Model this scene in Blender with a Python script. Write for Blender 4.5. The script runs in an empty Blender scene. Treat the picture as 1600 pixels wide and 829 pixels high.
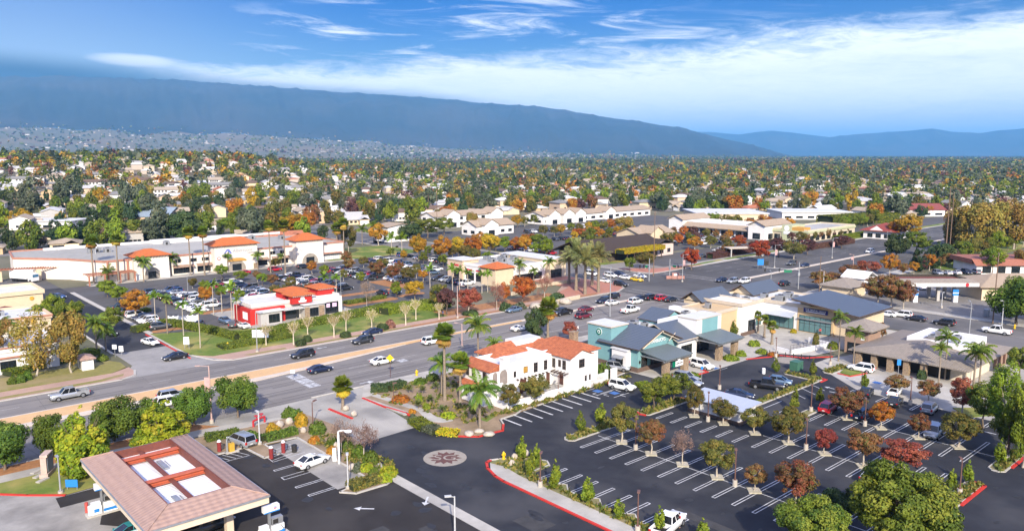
import bpy, math, random
import numpy as np
from math import radians as R, sin, cos, pi, atan, tan, atan2
from mathutils import Vector, Matrix
rnd = random.Random(7)
SC = bpy.context.scene
COL = SC.collection
FPX, HZ, CAMH, YAW = 1220.0, 240.0, 41.0, R(41.8)
PIT = atan((414.5 - HZ) / FPX)
cY, sY, cP, sP = cos(YAW), sin(YAW), cos(PIT), sin(PIT)
def at(u, v, z=0.0):
    """ground position of a surveyed point of the photograph lying at height z"""
    x = (u - 800) / FPX; y = -(v - 414.5) / FPX
    d = (x, cP + y * sP, -sP + y * cP)
    t = (z - CAMH) / d[2]
    X, Y = d[0] * t, d[1] * t
    return (X * cY + Y * sY, -X * sY + Y * cY)
def px(s, t, z=0.0):
    X = s * cY - t * sY; Y = s * sY + t * cY; Z = z - CAMH
    c = Y * cP - Z * sP
    return 800 + FPX * X / c, 414.5 - FPX * (Y * sP + Z * cP) / c
def depth(s, t, z=0.0):
    Y = s * sY + t * cY
    return Y * cP - (z - CAMH) * sP
def tall(u, v, vt):
    s, t = at(u, v); lo, hi = 0.0, 80.0
    for _ in range(40):
        m = (lo + hi) / 2
        if px(s, t, m)[1] > vt: lo = m
        else: hi = m
    return lo
def srgb(h):
    h = h.lstrip('#'); o = []
    for i in (0, 2, 4):
        c = int(h[i:i+2], 16) / 255
        o.append(c / 12.92 if c <= 0.04045 else ((c + 0.055) / 1.055) ** 2.4)
    return tuple(o)
MATS = {}
def col(c):
    return srgb(c) if isinstance(c, str) else (c if isinstance(c, tuple) else (c, c, c))
def mat(name, c, rough=0.8, metal=0.0, c2=None, scale=1.0, detail=6, bump=0.0, spec=0.3, coat=0.0, c3=None, scale3=0.05, amt3=0.5, stretch=None, var=0.12):
    """plain surface: base colour broken up by two noises, optional bump"""
    if name in MATS: return MATS[name]
    m = bpy.data.materials.new(name); m.use_nodes = True; MATS[name] = m
    nt = m.node_tree; N = nt.nodes; L = nt.links; b = N['Principled BSDF']
    c = col(c)
    b.inputs['Roughness'].default_value = rough; b.inputs['Metallic'].default_value = metal
    b.inputs['Specular IOR Level'].default_value = spec
    b.inputs['Coat Weight'].default_value = coat
    tc = N.new('ShaderNodeTexCoord'); src = tc.outputs['Object']
    if stretch:
        mp = N.new('ShaderNodeMapping'); mp.inputs['Scale'].default_value = stretch
        L.new(src, mp.inputs['Vector']); src = mp.outputs['Vector']
    n = N.new('ShaderNodeTexNoise'); n.inputs['Scale'].default_value = scale; n.inputs['Detail'].default_value = detail; n.inputs['Roughness'].default_value = 0.65
    L.new(src, n.inputs['Vector'])
    c2 = col(c2) if c2 is not None else tuple(x * (1 - 2 * var) for x in c)
    if c2 == c: pass
    rp = N.new('ShaderNodeValToRGB'); rp.color_ramp.elements[0].position = 0.32; rp.color_ramp.elements[1].position = 0.68
    rp.color_ramp.elements[0].color = (*c2, 1); rp.color_ramp.elements[1].color = (*c, 1)
    L.new(n.outputs['Fac'], rp.inputs['Fac']); out = rp.outputs['Color']
    if c3 is not None:
        n3 = N.new('ShaderNodeTexNoise'); n3.inputs['Scale'].default_value = scale3; n3.inputs['Detail'].default_value = 5
        L.new(tc.outputs['Object'], n3.inputs['Vector'])
        r3 = N.new('ShaderNodeValToRGB'); r3.color_ramp.elements[0].position = 0.45; r3.color_ramp.elements[1].position = 0.65
        r3.color_ramp.elements[0].color = (0, 0, 0, 1); r3.color_ramp.elements[1].color = (amt3, amt3, amt3, 1)
        L.new(n3.outputs['Fac'], r3.inputs['Fac'])
        mx = N.new('ShaderNodeMixRGB'); L.new(r3.outputs['Color'], mx.inputs['Fac']); L.new(out, mx.inputs['Color1']); mx.inputs['Color2'].default_value = (*col(c3), 1)
        out = mx.outputs['Color']
    L.new(out, b.inputs['Base Color'])
    if bump:
        bp = N.new('ShaderNodeBump'); bp.inputs['Strength'].default_value = bump; bp.inputs['Distance'].default_value = 0.05
        L.new(n.outputs['Fac'], bp.inputs['Height']); L.new(bp.outputs['Normal'], b.inputs['Normal'])
    return m
def ribmat(name, c, c2, period, axis='X', rough=0.6, metal=0.0, bump=0.6, spec=0.3, cross=None):
    """ribbed or tiled roofing: a real profile along one axis"""
    if name in MATS: return MATS[name]
    m = bpy.data.materials.new(name); m.use_nodes = True; MATS[name] = m
    nt = m.node_tree; N = nt.nodes; L = nt.links; b = N['Principled BSDF']
    b.inputs['Roughness'].default_value = rough; b.inputs['Metallic'].default_value = metal; b.inputs['Specular IOR Level'].default_value = spec
    tc = N.new('ShaderNodeTexCoord'); sp = N.new('ShaderNodeSeparateXYZ'); L.new(tc.outputs['Object'], sp.inputs[0])
    def wave(ax, p):
        mm = N.new('ShaderNodeMath'); mm.operation = 'MULTIPLY'; mm.inputs[1].default_value = 2 * pi / p; L.new(sp.outputs[ax], mm.inputs[0])
        s = N.new('ShaderNodeMath'); s.operation = 'SINE'; L.new(mm.outputs[0], s.inputs[0]); return s.outputs[0]
    h = wave(axis, period)
    if cross:
        a = N.new('ShaderNodeMath'); a.operation = 'ADD'; L.new(h, a.inputs[0]); L.new(wave(*cross), a.inputs[1]); h = a.outputs[0]
    n = N.new('ShaderNodeTexNoise'); n.inputs['Scale'].default_value = 1.5; n.inputs['Detail'].default_value = 8; n.inputs['Roughness'].default_value = 0.75
    L.new(tc.outputs['Object'], n.inputs['Vector'])
    rp = N.new('ShaderNodeValToRGB'); rp.color_ramp.elements[0].position = 0.3; rp.color_ramp.elements[1].position = 0.7
    rp.color_ramp.elements[0].color = (*col(c2), 1); rp.color_ramp.elements[1].color = (*col(c), 1)
    L.new(n.outputs['Fac'], rp.inputs['Fac']); L.new(rp.outputs['Color'], b.inputs['Base Color'])
    bp = N.new('ShaderNodeBump'); bp.inputs['Strength'].default_value = bump; bp.inputs['Distance'].default_value = 0.06
    L.new(h, bp.inputs['Height']); L.new(bp.outputs['Normal'], b.inputs['Normal'])
    return m
def vmat(name, rough=0.65, trans=0.25, spec=0.15):
    """leaf, twig and distant-roof surface coloured by the mesh's own colour attribute"""
    if name in MATS: return MATS[name]
    m = bpy.data.materials.new(name); m.use_nodes = True; MATS[name] = m
    nt = m.node_tree; N = nt.nodes; L = nt.links; b = N['Principled BSDF']
    a = N.new('ShaderNodeVertexColor'); a.layer_name = 'Col'
    oi = N.new('ShaderNodeObjectInfo')
    hs = N.new('ShaderNodeHueSaturation')
    h = N.new('ShaderNodeMapRange'); h.inputs['To Min'].default_value = 0.485; h.inputs['To Max'].default_value = 0.515
    L.new(oi.outputs['Random'], h.inputs['Value']); L.new(h.outputs[0], hs.inputs['Hue'])
    v = N.new('ShaderNodeMapRange'); v.inputs['To Min'].default_value = 0.85; v.inputs['To Max'].default_value = 1.15
    L.new(oi.outputs['Random'], v.inputs['Value']); L.new(v.outputs[0], hs.inputs['Value'])
    L.new(a.outputs['Color'], hs.inputs['Color'])
    L.new(hs.outputs['Color'], b.inputs['Base Color']); b.inputs['Roughness'].default_value = rough; b.inputs['Specular IOR Level'].default_value = spec
    if trans:
        tr = N.new('ShaderNodeBsdfTranslucent'); L.new(hs.outputs['Color'], tr.inputs['Color'])
        mx = N.new('ShaderNodeMixShader'); mx.inputs['Fac'].default_value = trans
        o = N['Material Output']; L.new(b.outputs[0], mx.inputs[1]); L.new(tr.outputs[0], mx.inputs[2]); L.new(mx.outputs[0], o.inputs['Surface'])
    return m
def glass(name='window_glass', c=(0.015, 0.02, 0.025), rough=0.08):
    if name in MATS: return MATS[name]
    m = mat(name, c, rough=rough, spec=0.8, var=0.05); return m
class MB:
    def __init__(s): s.v = []; s.f = []; s.m = []; s.sm = []
    def add(s, vs, fs, mi=0, smooth=False):
        o = len(s.v); s.v += [tuple(p) for p in vs]
        for f in fs: s.f.append(tuple(i + o for i in f)); s.m.append(mi); s.sm.append(smooth)
        return s
    def box(s, x0, x1, y0, y1, z0, z1, mi=0, top=None, bottom=True):
        v = [(x0,y0,z0),(x1,y0,z0),(x1,y1,z0),(x0,y1,z0),(x0,y0,z1),(x1,y0,z1),(x1,y1,z1),(x0,y1,z1)]
        s.add(v, [(0,1,5,4),(1,2,6,5),(2,3,7,6),(3,0,4,7)] + ([(3,2,1,0)] if bottom else []), mi)
        s.add(v, [(4,5,6,7)], mi if top is None else top); return s
    def obox(s, c, d, rz=0.0, mi=0, tilt=0.0):
        """box of size d centred at c, turned rz about z and tilted about its own x axis"""
        M = Matrix.Rotation(rz, 3, 'Z') @ Matrix.Rotation(tilt, 3, 'X')
        v = []
        for z in (-.5, .5):
            for x, y in ((-.5,-.5),(.5,-.5),(.5,.5),(-.5,.5)):
                p = M @ Vector((x*d[0], y*d[1], z*d[2])); v.append((p.x+c[0], p.y+c[1], p.z+c[2]))
        return s.add(v, [(0,1,5,4),(1,2,6,5),(2,3,7,6),(3,0,4,7),(3,2,1,0),(4,5,6,7)], mi)
    def prism(s, poly, z0, z1, mi=0, top=None):
        n = len(poly)
        a = sum(poly[i][0]*poly[(i+1)%n][1]-poly[(i+1)%n][0]*poly[i][1] for i in range(n))
        if a < 0: poly = poly[::-1]
        v = [(x,y,z0) for x,y in poly] + [(x,y,z1) for x,y in poly]
        s.add(v, [(i,(i+1)%n,(i+1)%n+n,i+n) for i in range(n)], mi)
        s.add(v, [tuple(range(n,2*n))], mi if top is None else top); return s
    def sheet(s, poly, z, mi=0):
        n = len(poly)
        a = sum(poly[i][0]*poly[(i+1)%n][1]-poly[(i+1)%n][0]*poly[i][1] for i in range(n))
        if a < 0: poly = poly[::-1]
        return s.add([(x,y,z) for x,y in poly], [tuple(range(n))], mi)
    def strip(s, pts, w, z, mi=0):
        """flat painted line along a polyline"""
        for (x0,y0),(x1,y1) in zip(pts[:-1], pts[1:]):
            L = math.hypot(x1-x0, y1-y0) or 1; nx, ny = -(y1-y0)/L*w/2, (x1-x0)/L*w/2
            s.sheet([(x0+nx,y0+ny),(x0-nx,y0-ny),(x1-nx,y1-ny),(x1+nx,y1+ny)], z, mi)
        return s
    def kerb(s, pts, w, z0, z1, mi=0):
        for (x0,y0),(x1,y1) in zip(pts[:-1], pts[1:]):
            L = math.hypot(x1-x0, y1-y0) or 1; nx, ny = -(y1-y0)/L*w/2, (x1-x0)/L*w/2
            ex, ey = (x1-x0)/L*w*.3, (y1-y0)/L*w*.3
            s.prism([(x0+nx-ex,y0+ny-ey),(x0-nx-ex,y0-ny-ey),(x1-nx+ex,y1-ny+ey),(x1+nx+ex,y1+ny+ey)], z0, z1 + 0.0007*(len(s.f)%5), mi)
        return s
    def tube(s, p0, p1, r0, r1=None, n=8, mi=0, cap=True, smooth=True):
        r1 = r0 if r1 is None else r1
        a = Vector(p0); b = Vector(p1); d = (b-a).normalized() if (b-a).length > 1e-9 else Vector((0,0,1))
        u = d.cross(Vector((0,0,1)) if abs(d.z) < .9 else Vector((1,0,0))).normalized(); w = d.cross(u)
        v = []
        for p, r in ((a,r0),(b,r1)):
            for i in range(n):
                q = p + (u*cos(2*pi*i/n) + w*sin(2*pi*i/n))*r; v.append((q.x,q.y,q.z))
        s.add(v, [(i,i+n,(i+1)%n+n,(i+1)%n) for i in range(n)], mi, smooth)
        if cap: s.add(v, [tuple(range(n)), tuple(range(2*n-1,n-1,-1))], mi)
        return s
    def path(s, pts, rad, n=6, mi=0):
        for i in range(len(pts)-1): s.tube(pts[i], pts[i+1], rad[i], rad[i+1], n, mi, cap=(i in (0, len(pts)-2)))
        return s
    def gable(s, x0, x1, y0, y1, z0, z1, axis='x', th=0.18, mi=0, mi2=None):
        """two roof slopes with thickness; ridge along axis"""
        mi2 = mi if mi2 is None else mi2
        if axis == 'x':
            ym = (y0+y1)/2
            for ya in (y0, y1):
                v = [(x0,ya,z0),(x1,ya,z0),(x1,ym,z1),(x0,ym,z1)]; v += [(a,b,c-th) for a,b,c in v]
                f = [(0,1,2,3),(7,6,5,4),(0,4,5,1),(1,5,6,2),(2,6,7,3),(3,7,4,0)]
                if ya == y1: f = [q[::-1] for q in f]
                s.add(v, f[:1], mi); s.add(v, f[1:], mi2)
        else:
            xm = (x0+x1)/2
            for xa in (x0, x1):
                v = [(xa,y0,z0),(xa,y1,z0),(xm,y1,z1),(xm,y0,z1)]; v += [(a,b,c-th) for a,b,c in v]
                f = [(0,1,2,3),(7,6,5,4),(0,4,5,1),(1,5,6,2),(2,6,7,3),(3,7,4,0)]
                if xa == x0: f = [q[::-1] for q in f]
                s.add(v, f[:1], mi); s.add(v, f[1:], mi2)
        return s
    def hip(s, x0, x1, y0, y1, z0, z1, mi=0, inset=None, th=0.2):
        w, d = x1-x0, y1-y0; k = min(w, d)/2 if inset is None else inset
        if w >= d: a, b = (x0+k,(y0+y1)/2,z1), (x1-k,(y0+y1)/2,z1)
        else: a, b = ((x0+x1)/2,y0+k,z1), ((x0+x1)/2,y1-k,z1)
        v = [(x0,y0,z0),(x1,y0,z0),(x1,y1,z0),(x0,y1,z0),a,b] + [(x0,y0,z0-th),(x1,y0,z0-th),(x1,y1,z0-th),(x0,y1,z0-th)]
        if w >= d: f = [(0,1,5,4),(1,2,5),(2,3,4,5),(3,0,4)]
        else: f = [(0,1,4),(1,2,5,4),(2,3,5),(3,0,4,5)]
        s.add(v, f + [(0,6,7,1),(1,7,8,2),(2,8,9,3),(3,9,6,0),(9,8,7,6)], mi); return s
    def wallgable(s, x0, x1, y, z0, z1, axis='x', th=0.2, mi=0):
        """triangular gable wall (in the plane y if axis x, else in the plane x=y)"""
        if axis == 'x': v = [(x0,y,z0),(x1,y,z0),((x0+x1)/2,y,z1),(x0,y+th,z0),(x1,y+th,z0),((x0+x1)/2,y+th,z1)]
        else: v = [(y,x0,z0),(y,x1,z0),(y,(x0+x1)/2,z1),(y+th,x0,z0),(y+th,x1,z0),(y+th,(x0+x1)/2,z1)]
        return s.add(v, [(0,1,2),(5,4,3),(0,3,4,1),(1,4,5,2),(2,5,3,0)], mi)
    def parapet(s, x0, x1, y0, y1, zr, zp, th=0.3, mi=0, roof=1):
        """flat roof deck at zr inside a parapet up to zp"""
        s.sheet([(x0+th,y0+th),(x1-th,y0+th),(x1-th,y1-th),(x0+th,y1-th)], zr+.03, roof)
        s.box(x0,x1,y0,y0+th,zr-.3,zp,mi); s.box(x0,x1,y1-th,y1,zr-.3,zp,mi)
        s.box(x0,x0+th,y0+th,y1-th,zr-.3,zp-.002,mi); s.box(x1-th,x1,y0+th,y1-th,zr-.3,zp-.002,mi); return s
    def mesh(s, name, mats):
        me = bpy.data.meshes.new(name); me.from_pydata(s.v, [], s.f)
        for m in mats: me.materials.append(m)
        me.polygons.foreach_set('material_index', s.m); me.polygons.foreach_set('use_smooth', s.sm); me.update()
        return me
    def build(s, name, mats, parent=None, loc=None, rz=0.0):
        if not isinstance(mats, (list, tuple)): mats = [mats]
        o = link(name, s.mesh(name, mats), parent)
        if loc: o.location = loc
        o.rotation_euler.z = rz
        return o
def link(name, data, parent=None):
    o = bpy.data.objects.new(name, data); COL.objects.link(o)
    if parent: o.parent = parent
    return o
def tag(o, label, cat, group=None):
    o['label'] = label; o['category'] = cat
    if group: o['group'] = group
    return o
def thing(name, label, cat, loc=(0,0,0), rz=0.0, group=None):
    o = link(name, None); o.location = loc; o.rotation_euler.z = rz; o.empty_display_size = .3
    return tag(o, label, cat, group)
def struct(o, kind='structure'):
    o['kind'] = kind; return o
KIDS = {}
def dup(root, loc, rz=0.0, scale=None, label=None, cat=None, group=None):
    r = root.copy(); COL.objects.link(r); r.location = loc; r.rotation_euler = (0, 0, rz)
    if scale is not None: r.scale = scale if isinstance(scale, tuple) else (scale,)*3
    for k in ('label', 'category', 'group'):
        if k in r: del r[k]
    if label: tag(r, label, cat, group)
    for ch in KIDS.setdefault(root.name, list(root.children)):
        c = ch.copy(); COL.objects.link(c); c.parent = r
        for g in KIDS.setdefault(ch.name, list(ch.children)):
            d = g.copy(); COL.objects.link(d); d.parent = c
    return r
def arrmesh(name, V, F, mats, colors=None, mi=None, smooth=False):
    """mesh from numpy arrays; F (n,k) faces; colors per face"""
    me = bpy.data.meshes.new(name); n, k = F.shape
    me.vertices.add(len(V)); me.vertices.foreach_set('co', V.astype(np.float32).ravel())
    me.loops.add(n*k); me.loops.foreach_set('vertex_index', F.astype(np.int32).ravel())
    me.polygons.add(n); me.polygons.foreach_set('loop_start', (np.arange(n)*k).astype(np.int32))
    try: me.polygons.foreach_set('loop_total', np.full(n, k, np.int32))
    except Exception: pass
    if mi is not None: me.polygons.foreach_set('material_index', mi.astype(np.int32))
    if smooth: me.polygons.foreach_set('use_smooth', np.ones(n, bool))
    for m in mats: me.materials.append(m)
    if colors is not None:
        a = me.color_attributes.new('Col', 'FLOAT_COLOR', 'CORNER')
        c = np.ones((n, k, 4), np.float32); c[:, :, :3] = colors[:, None, :]
        a.data.foreach_set('color', c.ravel())
    me.update(calc_edges=True)
    return me
def text_obj(body, size, mat_, parent, loc, rot, name='lettering', ext=0.03, sx=1.0, align='CENTER'):
    cu = bpy.data.curves.new(name, 'FONT'); cu.body = body; cu.size = size; cu.extrude = ext; cu.align_x = align; cu.align_y = 'CENTER'
    tmp = bpy.data.objects.new('tmp', cu); COL.objects.link(tmp)
    dg = bpy.context.evaluated_depsgraph_get(); me = bpy.data.meshes.new_from_object(tmp.evaluated_get(dg))
    bpy.data.objects.remove(tmp); me.materials.clear(); me.materials.append(mat_)
    o = link(name, me, parent); o.location = loc; o.rotation_euler = rot; o.scale = (sx, 1, 1); return o
FACE_S = lambda: (pi/2, 0, 0)          # reads from -y (faces the boulevard's south side)
FACE_W = lambda: (pi/2, 0, -pi/2)      # reads from -x
cam = bpy.data.cameras.new('camera'); co = bpy.data.objects.new('camera', cam); COL.objects.link(co); SC.camera = co
co.location = (0, 0, CAMH); co.rotation_euler = (pi/2 - PIT, 0, -YAW)
cam.sensor_width = 36; cam.lens = 36 * FPX / 1600; cam.clip_end = 90000; cam.clip_start = 1
SUN_EL = R(29.6); SHX, SHY = 0.556, 0.831    # direction shadows fall
sun = bpy.data.lights.new('sun', 'SUN'); sun.energy = 4.7; sun.angle = R(0.53); sun.color = (1.0, 0.90, 0.74)
so = bpy.data.objects.new('sun', sun); COL.objects.link(so)
so.rotation_euler = Vector((SHX*cos(SUN_EL), SHY*cos(SUN_EL), -sin(SUN_EL))).to_track_quat('-Z', 'Y').to_euler()
def build_world():
    w = bpy.data.worlds.new('World'); SC.world = w; w.use_nodes = True
    nt = w.node_tree; N = nt.nodes; L = nt.links; bg = N['Background']
    def M(op, a, b=None, c=None, clamp=False):
        n = N.new('ShaderNodeMath'); n.operation = op; n.use_clamp = clamp
        for i, x in enumerate((a, b, c)):
            if x is None: continue
            if isinstance(x, (int, float)): n.inputs[i].default_value = x
            else: L.new(x, n.inputs[i])
        return n.outputs[0]
    def sm(x, lo, hi, a=0.0, b=1.0):
        n = N.new('ShaderNodeMapRange'); n.interpolation_type = 'SMOOTHSTEP'
        L.new(x, n.inputs['Value'])
        for k, v in (('From Min', lo), ('From Max', hi), ('To Min', a), ('To Max', b)):
            if isinstance(v, (int, float)): n.inputs[k].default_value = v
            else: L.new(v, n.inputs[k])
        return n.outputs[0]
    sky = N.new('ShaderNodeTexSky'); sky.sky_type = 'NISHITA'; sky.sun_disc = False
    sky.sun_elevation = SUN_EL; sky.sun_rotation = atan2(-SHX, -SHY)
    sky.altitude = 300; sky.air_density = 1.0; sky.dust_density = 0.6; sky.ozone_density = 2.0
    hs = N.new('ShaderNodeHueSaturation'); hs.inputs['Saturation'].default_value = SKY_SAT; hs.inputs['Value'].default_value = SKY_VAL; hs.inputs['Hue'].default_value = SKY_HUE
    L.new(sky.outputs[0], hs.inputs['Color'])
    tc = N.new('ShaderNodeTexCoord'); sp = N.new('ShaderNodeSeparateXYZ'); L.new(tc.outputs['Generated'], sp.inputs[0])
    x, y, z = sp.outputs
    L.new(sm(M('MULTIPLY', M('ARCSINE', z), 57.2958), 12, 40, SKY_VAL, 2.3), hs.inputs['Value']); L.new(sm(M('MULTIPLY', M('ARCSINE', z), 57.2958), 14, 40, SKY_SAT, 0.7), hs.inputs['Saturation'])  # unseen sky above the frame brightened and paled to fill the shadows
    fx, fy = sY, cY
    fwd = M('ADD', M('MULTIPLY', x, fx), M('MULTIPLY', y, fy)); rgt = M('SUBTRACT', M('MULTIPLY', x, fy), M('MULTIPLY', y, fx))
    az = M('MULTIPLY', M('ARCTAN2', rgt, fwd), 57.2958); el = M('MULTIPLY', M('ARCSINE', z), 57.2958)
    def noise(sx, sy, off, scale, detail=8, rough=0.6, shear=0.0, dist=0.0):
        c = N.new('ShaderNodeCombineXYZ')
        L.new(M('MULTIPLY', M('ADD', az, M('MULTIPLY', el, shear)), sx), c.inputs[0]); L.new(M('MULTIPLY', el, sy), c.inputs[1]); c.inputs[2].default_value = off
        n = N.new('ShaderNodeTexNoise'); n.inputs['Scale'].default_value = scale; n.inputs['Detail'].default_value = detail; n.inputs['Roughness'].default_value = rough; n.inputs['Distortion'].default_value = dist
        L.new(c.outputs[0], n.inputs['Vector']); return n.outputs['Fac']
    edge = M('ADD', sm(az, -34, 4, 5.7, 7.2), sm(az, 8, 28, 0.0, 1.4))
    wob = M('MULTIPLY', M('SUBTRACT', noise(0.09, 0.3, 3.1, 1.0, 10, 0.62, 0.0, 0.6), 0.5), 4.4)
    fine = noise(0.42, 1.9, 6.6, 1.0, 12, 0.68, 1.0, 1.2)
    d = M('ADD', M('SUBTRACT', M('ADD', edge, wob), el), M('MULTIPLY', M('SUBTRACT', fine, 0.5), 1.9))
    bank = M('MULTIPLY', sm(d, -0.35, 1.5), sm(az, -30, -19, 0.0, 1.0))
    bank = M('MULTIPLY', bank, sm(el, 0.5, 5.0, 0.86, 0.99))
    bank = M('MULTIPLY', bank, sm(noise(0.05, 0.4, 8.0, 1.0, 8, 0.6), 0.25, 0.55, 0.82, 1.0))
    bank = M('MULTIPLY', bank, sm(fine, 0.25, 0.62, 0.88, 1.0))
    w1 = noise(0.10, 0.75, 1.7, 1.0, 12, 0.66, 1.5, 0.9); big = noise(0.045, 0.16, 5.5, 1.0, 3, 0.5)
    wisps = M('MULTIPLY', sm(w1, 0.47, 0.70), sm(big, 0.40, 0.56))
    wisps = M('MULTIPLY', wisps, M('MULTIPLY', sm(el, 5.0, 7.0), sm(az, -22, -12, 0.1, 1.0)))
    ca = M('DIVIDE', M('SUBTRACT', az, -25.0), 3.6); ce = M('DIVIDE', M('SUBTRACT', el, M('ADD', 5.9, M('MULTIPLY', ca, -0.15))), 0.55)
    lens = M('MULTIPLY', sm(M('ADD', M('ADD', M('MULTIPLY', ca, ca), M('MULTIPLY', ce, ce)), M('MULTIPLY', w1, 0.9)), 0.45, 1.6, 1.0, 0.0), 0.75)
    veil = M('MULTIPLY', sm(az, -34, -8, 0.30, 0.0), sm(el, 3, 12, 1.0, 0.45))
    f = M('MAXIMUM', M('MAXIMUM', bank, M('MULTIPLY', wisps, 0.85)), M('MAXIMUM', lens, veil), None, True)
    cc = N.new('ShaderNodeMixRGB'); cc.inputs['Color1'].default_value = (*[k*CLOUD for k in (0.84, 0.90, 1.0)], 1); cc.inputs['Color2'].default_value = (*[k*CLOUD for k in (0.97, 0.985, 1.0)], 1)
    L.new(sm(M('SUBTRACT', bank, veil), 0.55, 0.98), cc.inputs['Fac'])
    c2 = N.new('ShaderNodeMixRGB'); L.new(M('MAXIMUM', wisps, lens), c2.inputs['Fac']); L.new(cc.outputs[0], c2.inputs['Color1']); c2.inputs['Color2'].default_value = (CLOUD, CLOUD, CLOUD, 1)
    mx = N.new('ShaderNodeMixRGB'); L.new(f, mx.inputs['Fac']); L.new(hs.outputs[0], mx.inputs['Color1']); L.new(c2.outputs[0], mx.inputs['Color2'])
    base = M('ADD', sm(az, -36, -10, 5.1, 3.85), sm(az, -13, 3, 0.0, -0.95))
    cap = M('MULTIPLY', sm(M('SUBTRACT', el, M('ADD', base, M('MULTIPLY', wob, 0.10))), -0.15, sm(az, -26, -14, 1.45, 1.2), 1.0, 0.0), sm(az, -8, 5, 1.0, 0.0))
    mc = N.new('ShaderNodeMixRGB'); L.new(cap, mc.inputs['Fac']); L.new(mx.outputs[0], mc.inputs['Color1']); mc.inputs['Color2'].default_value = (0.3, 0.58, 0.95, 1); mx = mc
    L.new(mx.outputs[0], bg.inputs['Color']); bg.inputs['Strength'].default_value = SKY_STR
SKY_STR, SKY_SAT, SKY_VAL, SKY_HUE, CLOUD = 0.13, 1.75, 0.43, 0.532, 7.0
HAZE_COL, HAZE_D, HAZE_G = (0.20,0.56,1.0), 6.0e-5, 0.0
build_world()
vs = SC.view_settings; vs.view_transform = 'Standard'; vs.look = 'None'; vs.exposure = 0.74; vs.gamma = 1; vs.use_curve_mapping = False
cy = SC.cycles
cy.use_denoising = True
try: cy.denoiser = 'OPENIMAGEDENOISE'; cy.denoising_input_passes = 'RGB_ALBEDO_NORMAL'; cy.denoising_prefilter = 'ACCURATE'
except Exception: pass
cy.max_bounces = 5; cy.diffuse_bounces = 2; cy.glossy_bounces = 2; cy.transmission_bounces = 2; cy.volume_bounces = 0; cy.transparent_max_bounces = 6
cy.caustics_reflective = False; cy.caustics_refractive = False; cy.use_adaptive_sampling = True; cy.adaptive_threshold = 0.02
ASPH = mat('old_asphalt', (0.215,0.198,0.184), 0.9, c2=(0.165,0.152,0.143), scale=0.35, c3=(0.26,0.24,0.22), scale3=0.06, amt3=0.6, stretch=(0.12,1.6,1), spec=0.15)
CROSS = mat('cross_asphalt', (0.19,0.178,0.17), 0.9, c2=(0.14,0.132,0.128), scale=0.4, c3=(0.08,0.08,0.082), scale3=0.05, amt3=0.8, stretch=(1.6,0.12,1), spec=0.15)
NEWA = mat('sealed_asphalt', (0.034,0.036,0.043), 0.85, c2=(0.022,0.023,0.029), scale=0.32, detail=12, c3=(0.068,0.067,0.070), scale3=0.085, amt3=0.75, spec=0.2)
GASA = mat('gas_asphalt', (0.036,0.032,0.031), 0.85, c2=(0.026,0.023,0.022), scale=0.35, detail=12, c3=(0.06,0.054,0.05), scale3=0.1, amt3=0.7, spec=0.2)
STOREA = mat('store_asphalt', (0.115,0.108,0.105), 0.9, c2=(0.08,0.076,0.075), scale=0.3, c3=(0.12,0.12,0.12), scale3=0.07, amt3=0.6, spec=0.15)
CONC = mat('concrete', (0.47,0.44,0.39), 0.85, c2=(0.36,0.34,0.30), scale=0.5, c3=(0.28,0.26,0.235), scale3=0.13, amt3=0.7, spec=0.2)
OLDC = mat('stained_concrete', (0.36,0.34,0.31), 0.85, c2=(0.26,0.245,0.225), scale=0.4, c3=(0.15,0.14,0.13), scale3=0.16, amt3=0.7, spec=0.2)
KERBC = mat('kerb_concrete', (0.50,0.47,0.42), 0.85, c2=(0.40,0.37,0.33), scale=1.2)
REDK = mat('red_kerb_paint', (0.60,0.035,0.022), 0.6, c2=(0.42,0.04,0.03), scale=1.5)
YELK = mat('yellow_kerb_paint', (0.75,0.45,0.03), 0.6, scale=1.5)
WHITE = mat('line_paint', (0.70,0.70,0.70), 0.7, c2=(0.36,0.36,0.36), scale=1.3, detail=10)
WORN = mat('worn_paint', (0.60,0.60,0.60), 0.8, c2=(0.24,0.24,0.24), scale=1.6)
FAINT = mat('faint_paint', (0.46,0.44,0.42), 0.85, c2=(0.30,0.285,0.27), scale=0.8)
TAN = mat('tan_median', (0.62,0.40,0.20), 0.85, c2=(0.54,0.34,0.17), scale=0.6)
MEDW = mat('median_concrete', (0.60,0.52,0.43), 0.85, c2=(0.50,0.43,0.36), scale=0.6)
PINK = mat('pink_pavement', (0.46,0.30,0.23), 0.85, c2=(0.38,0.25,0.19), scale=0.7, c3=(0.30,0.20,0.16), scale3=0.15)
BRICK = mat('brick_pavement', (0.46,0.20,0.14), 0.85, c2=(0.38,0.18,0.13), scale=1.2)
DIRT = mat('dry_soil', (0.34,0.25,0.16), 0.95, c2=(0.24,0.17,0.11), scale=0.7, c3=(0.16,0.12,0.07), scale3=0.2, amt3=0.7, bump=0.3)
MULCH = mat('leaf_mulch', (0.40,0.19,0.075), 0.95, c2=(0.25,0.12,0.055), scale=1.2, bump=0.3)
LAWN = mat('lawn_grass', (0.145,0.195,0.030), 0.95, c2=(0.085,0.135,0.02), scale=0.9, detail=10, c3=(0.33,0.27,0.085), scale3=0.11, amt3=0.95, bump=0.3)
DRYL = mat('dry_lawn', (0.25,0.22,0.07), 0.95, c2=(0.18,0.17,0.045), scale=0.9, c3=(0.30,0.23,0.12), scale3=0.12, amt3=0.9, bump=0.3)
def rect(x0,x1,y0,y1): return [(x0,y0),(x1,y0),(x1,y1),(x0,y1)]
def S1(name, m, polys, z, mats=None):
    b = MB()
    for p in polys: b.sheet(p, z)
    return struct(b.build(name, [m]))
def raised(name, m, polys, h=0.14, z0=0.0):
    b = MB()
    for p in polys: b.prism(p, z0, h)
    return struct(b.build(name, [m]))
ZR = 0.03
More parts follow.
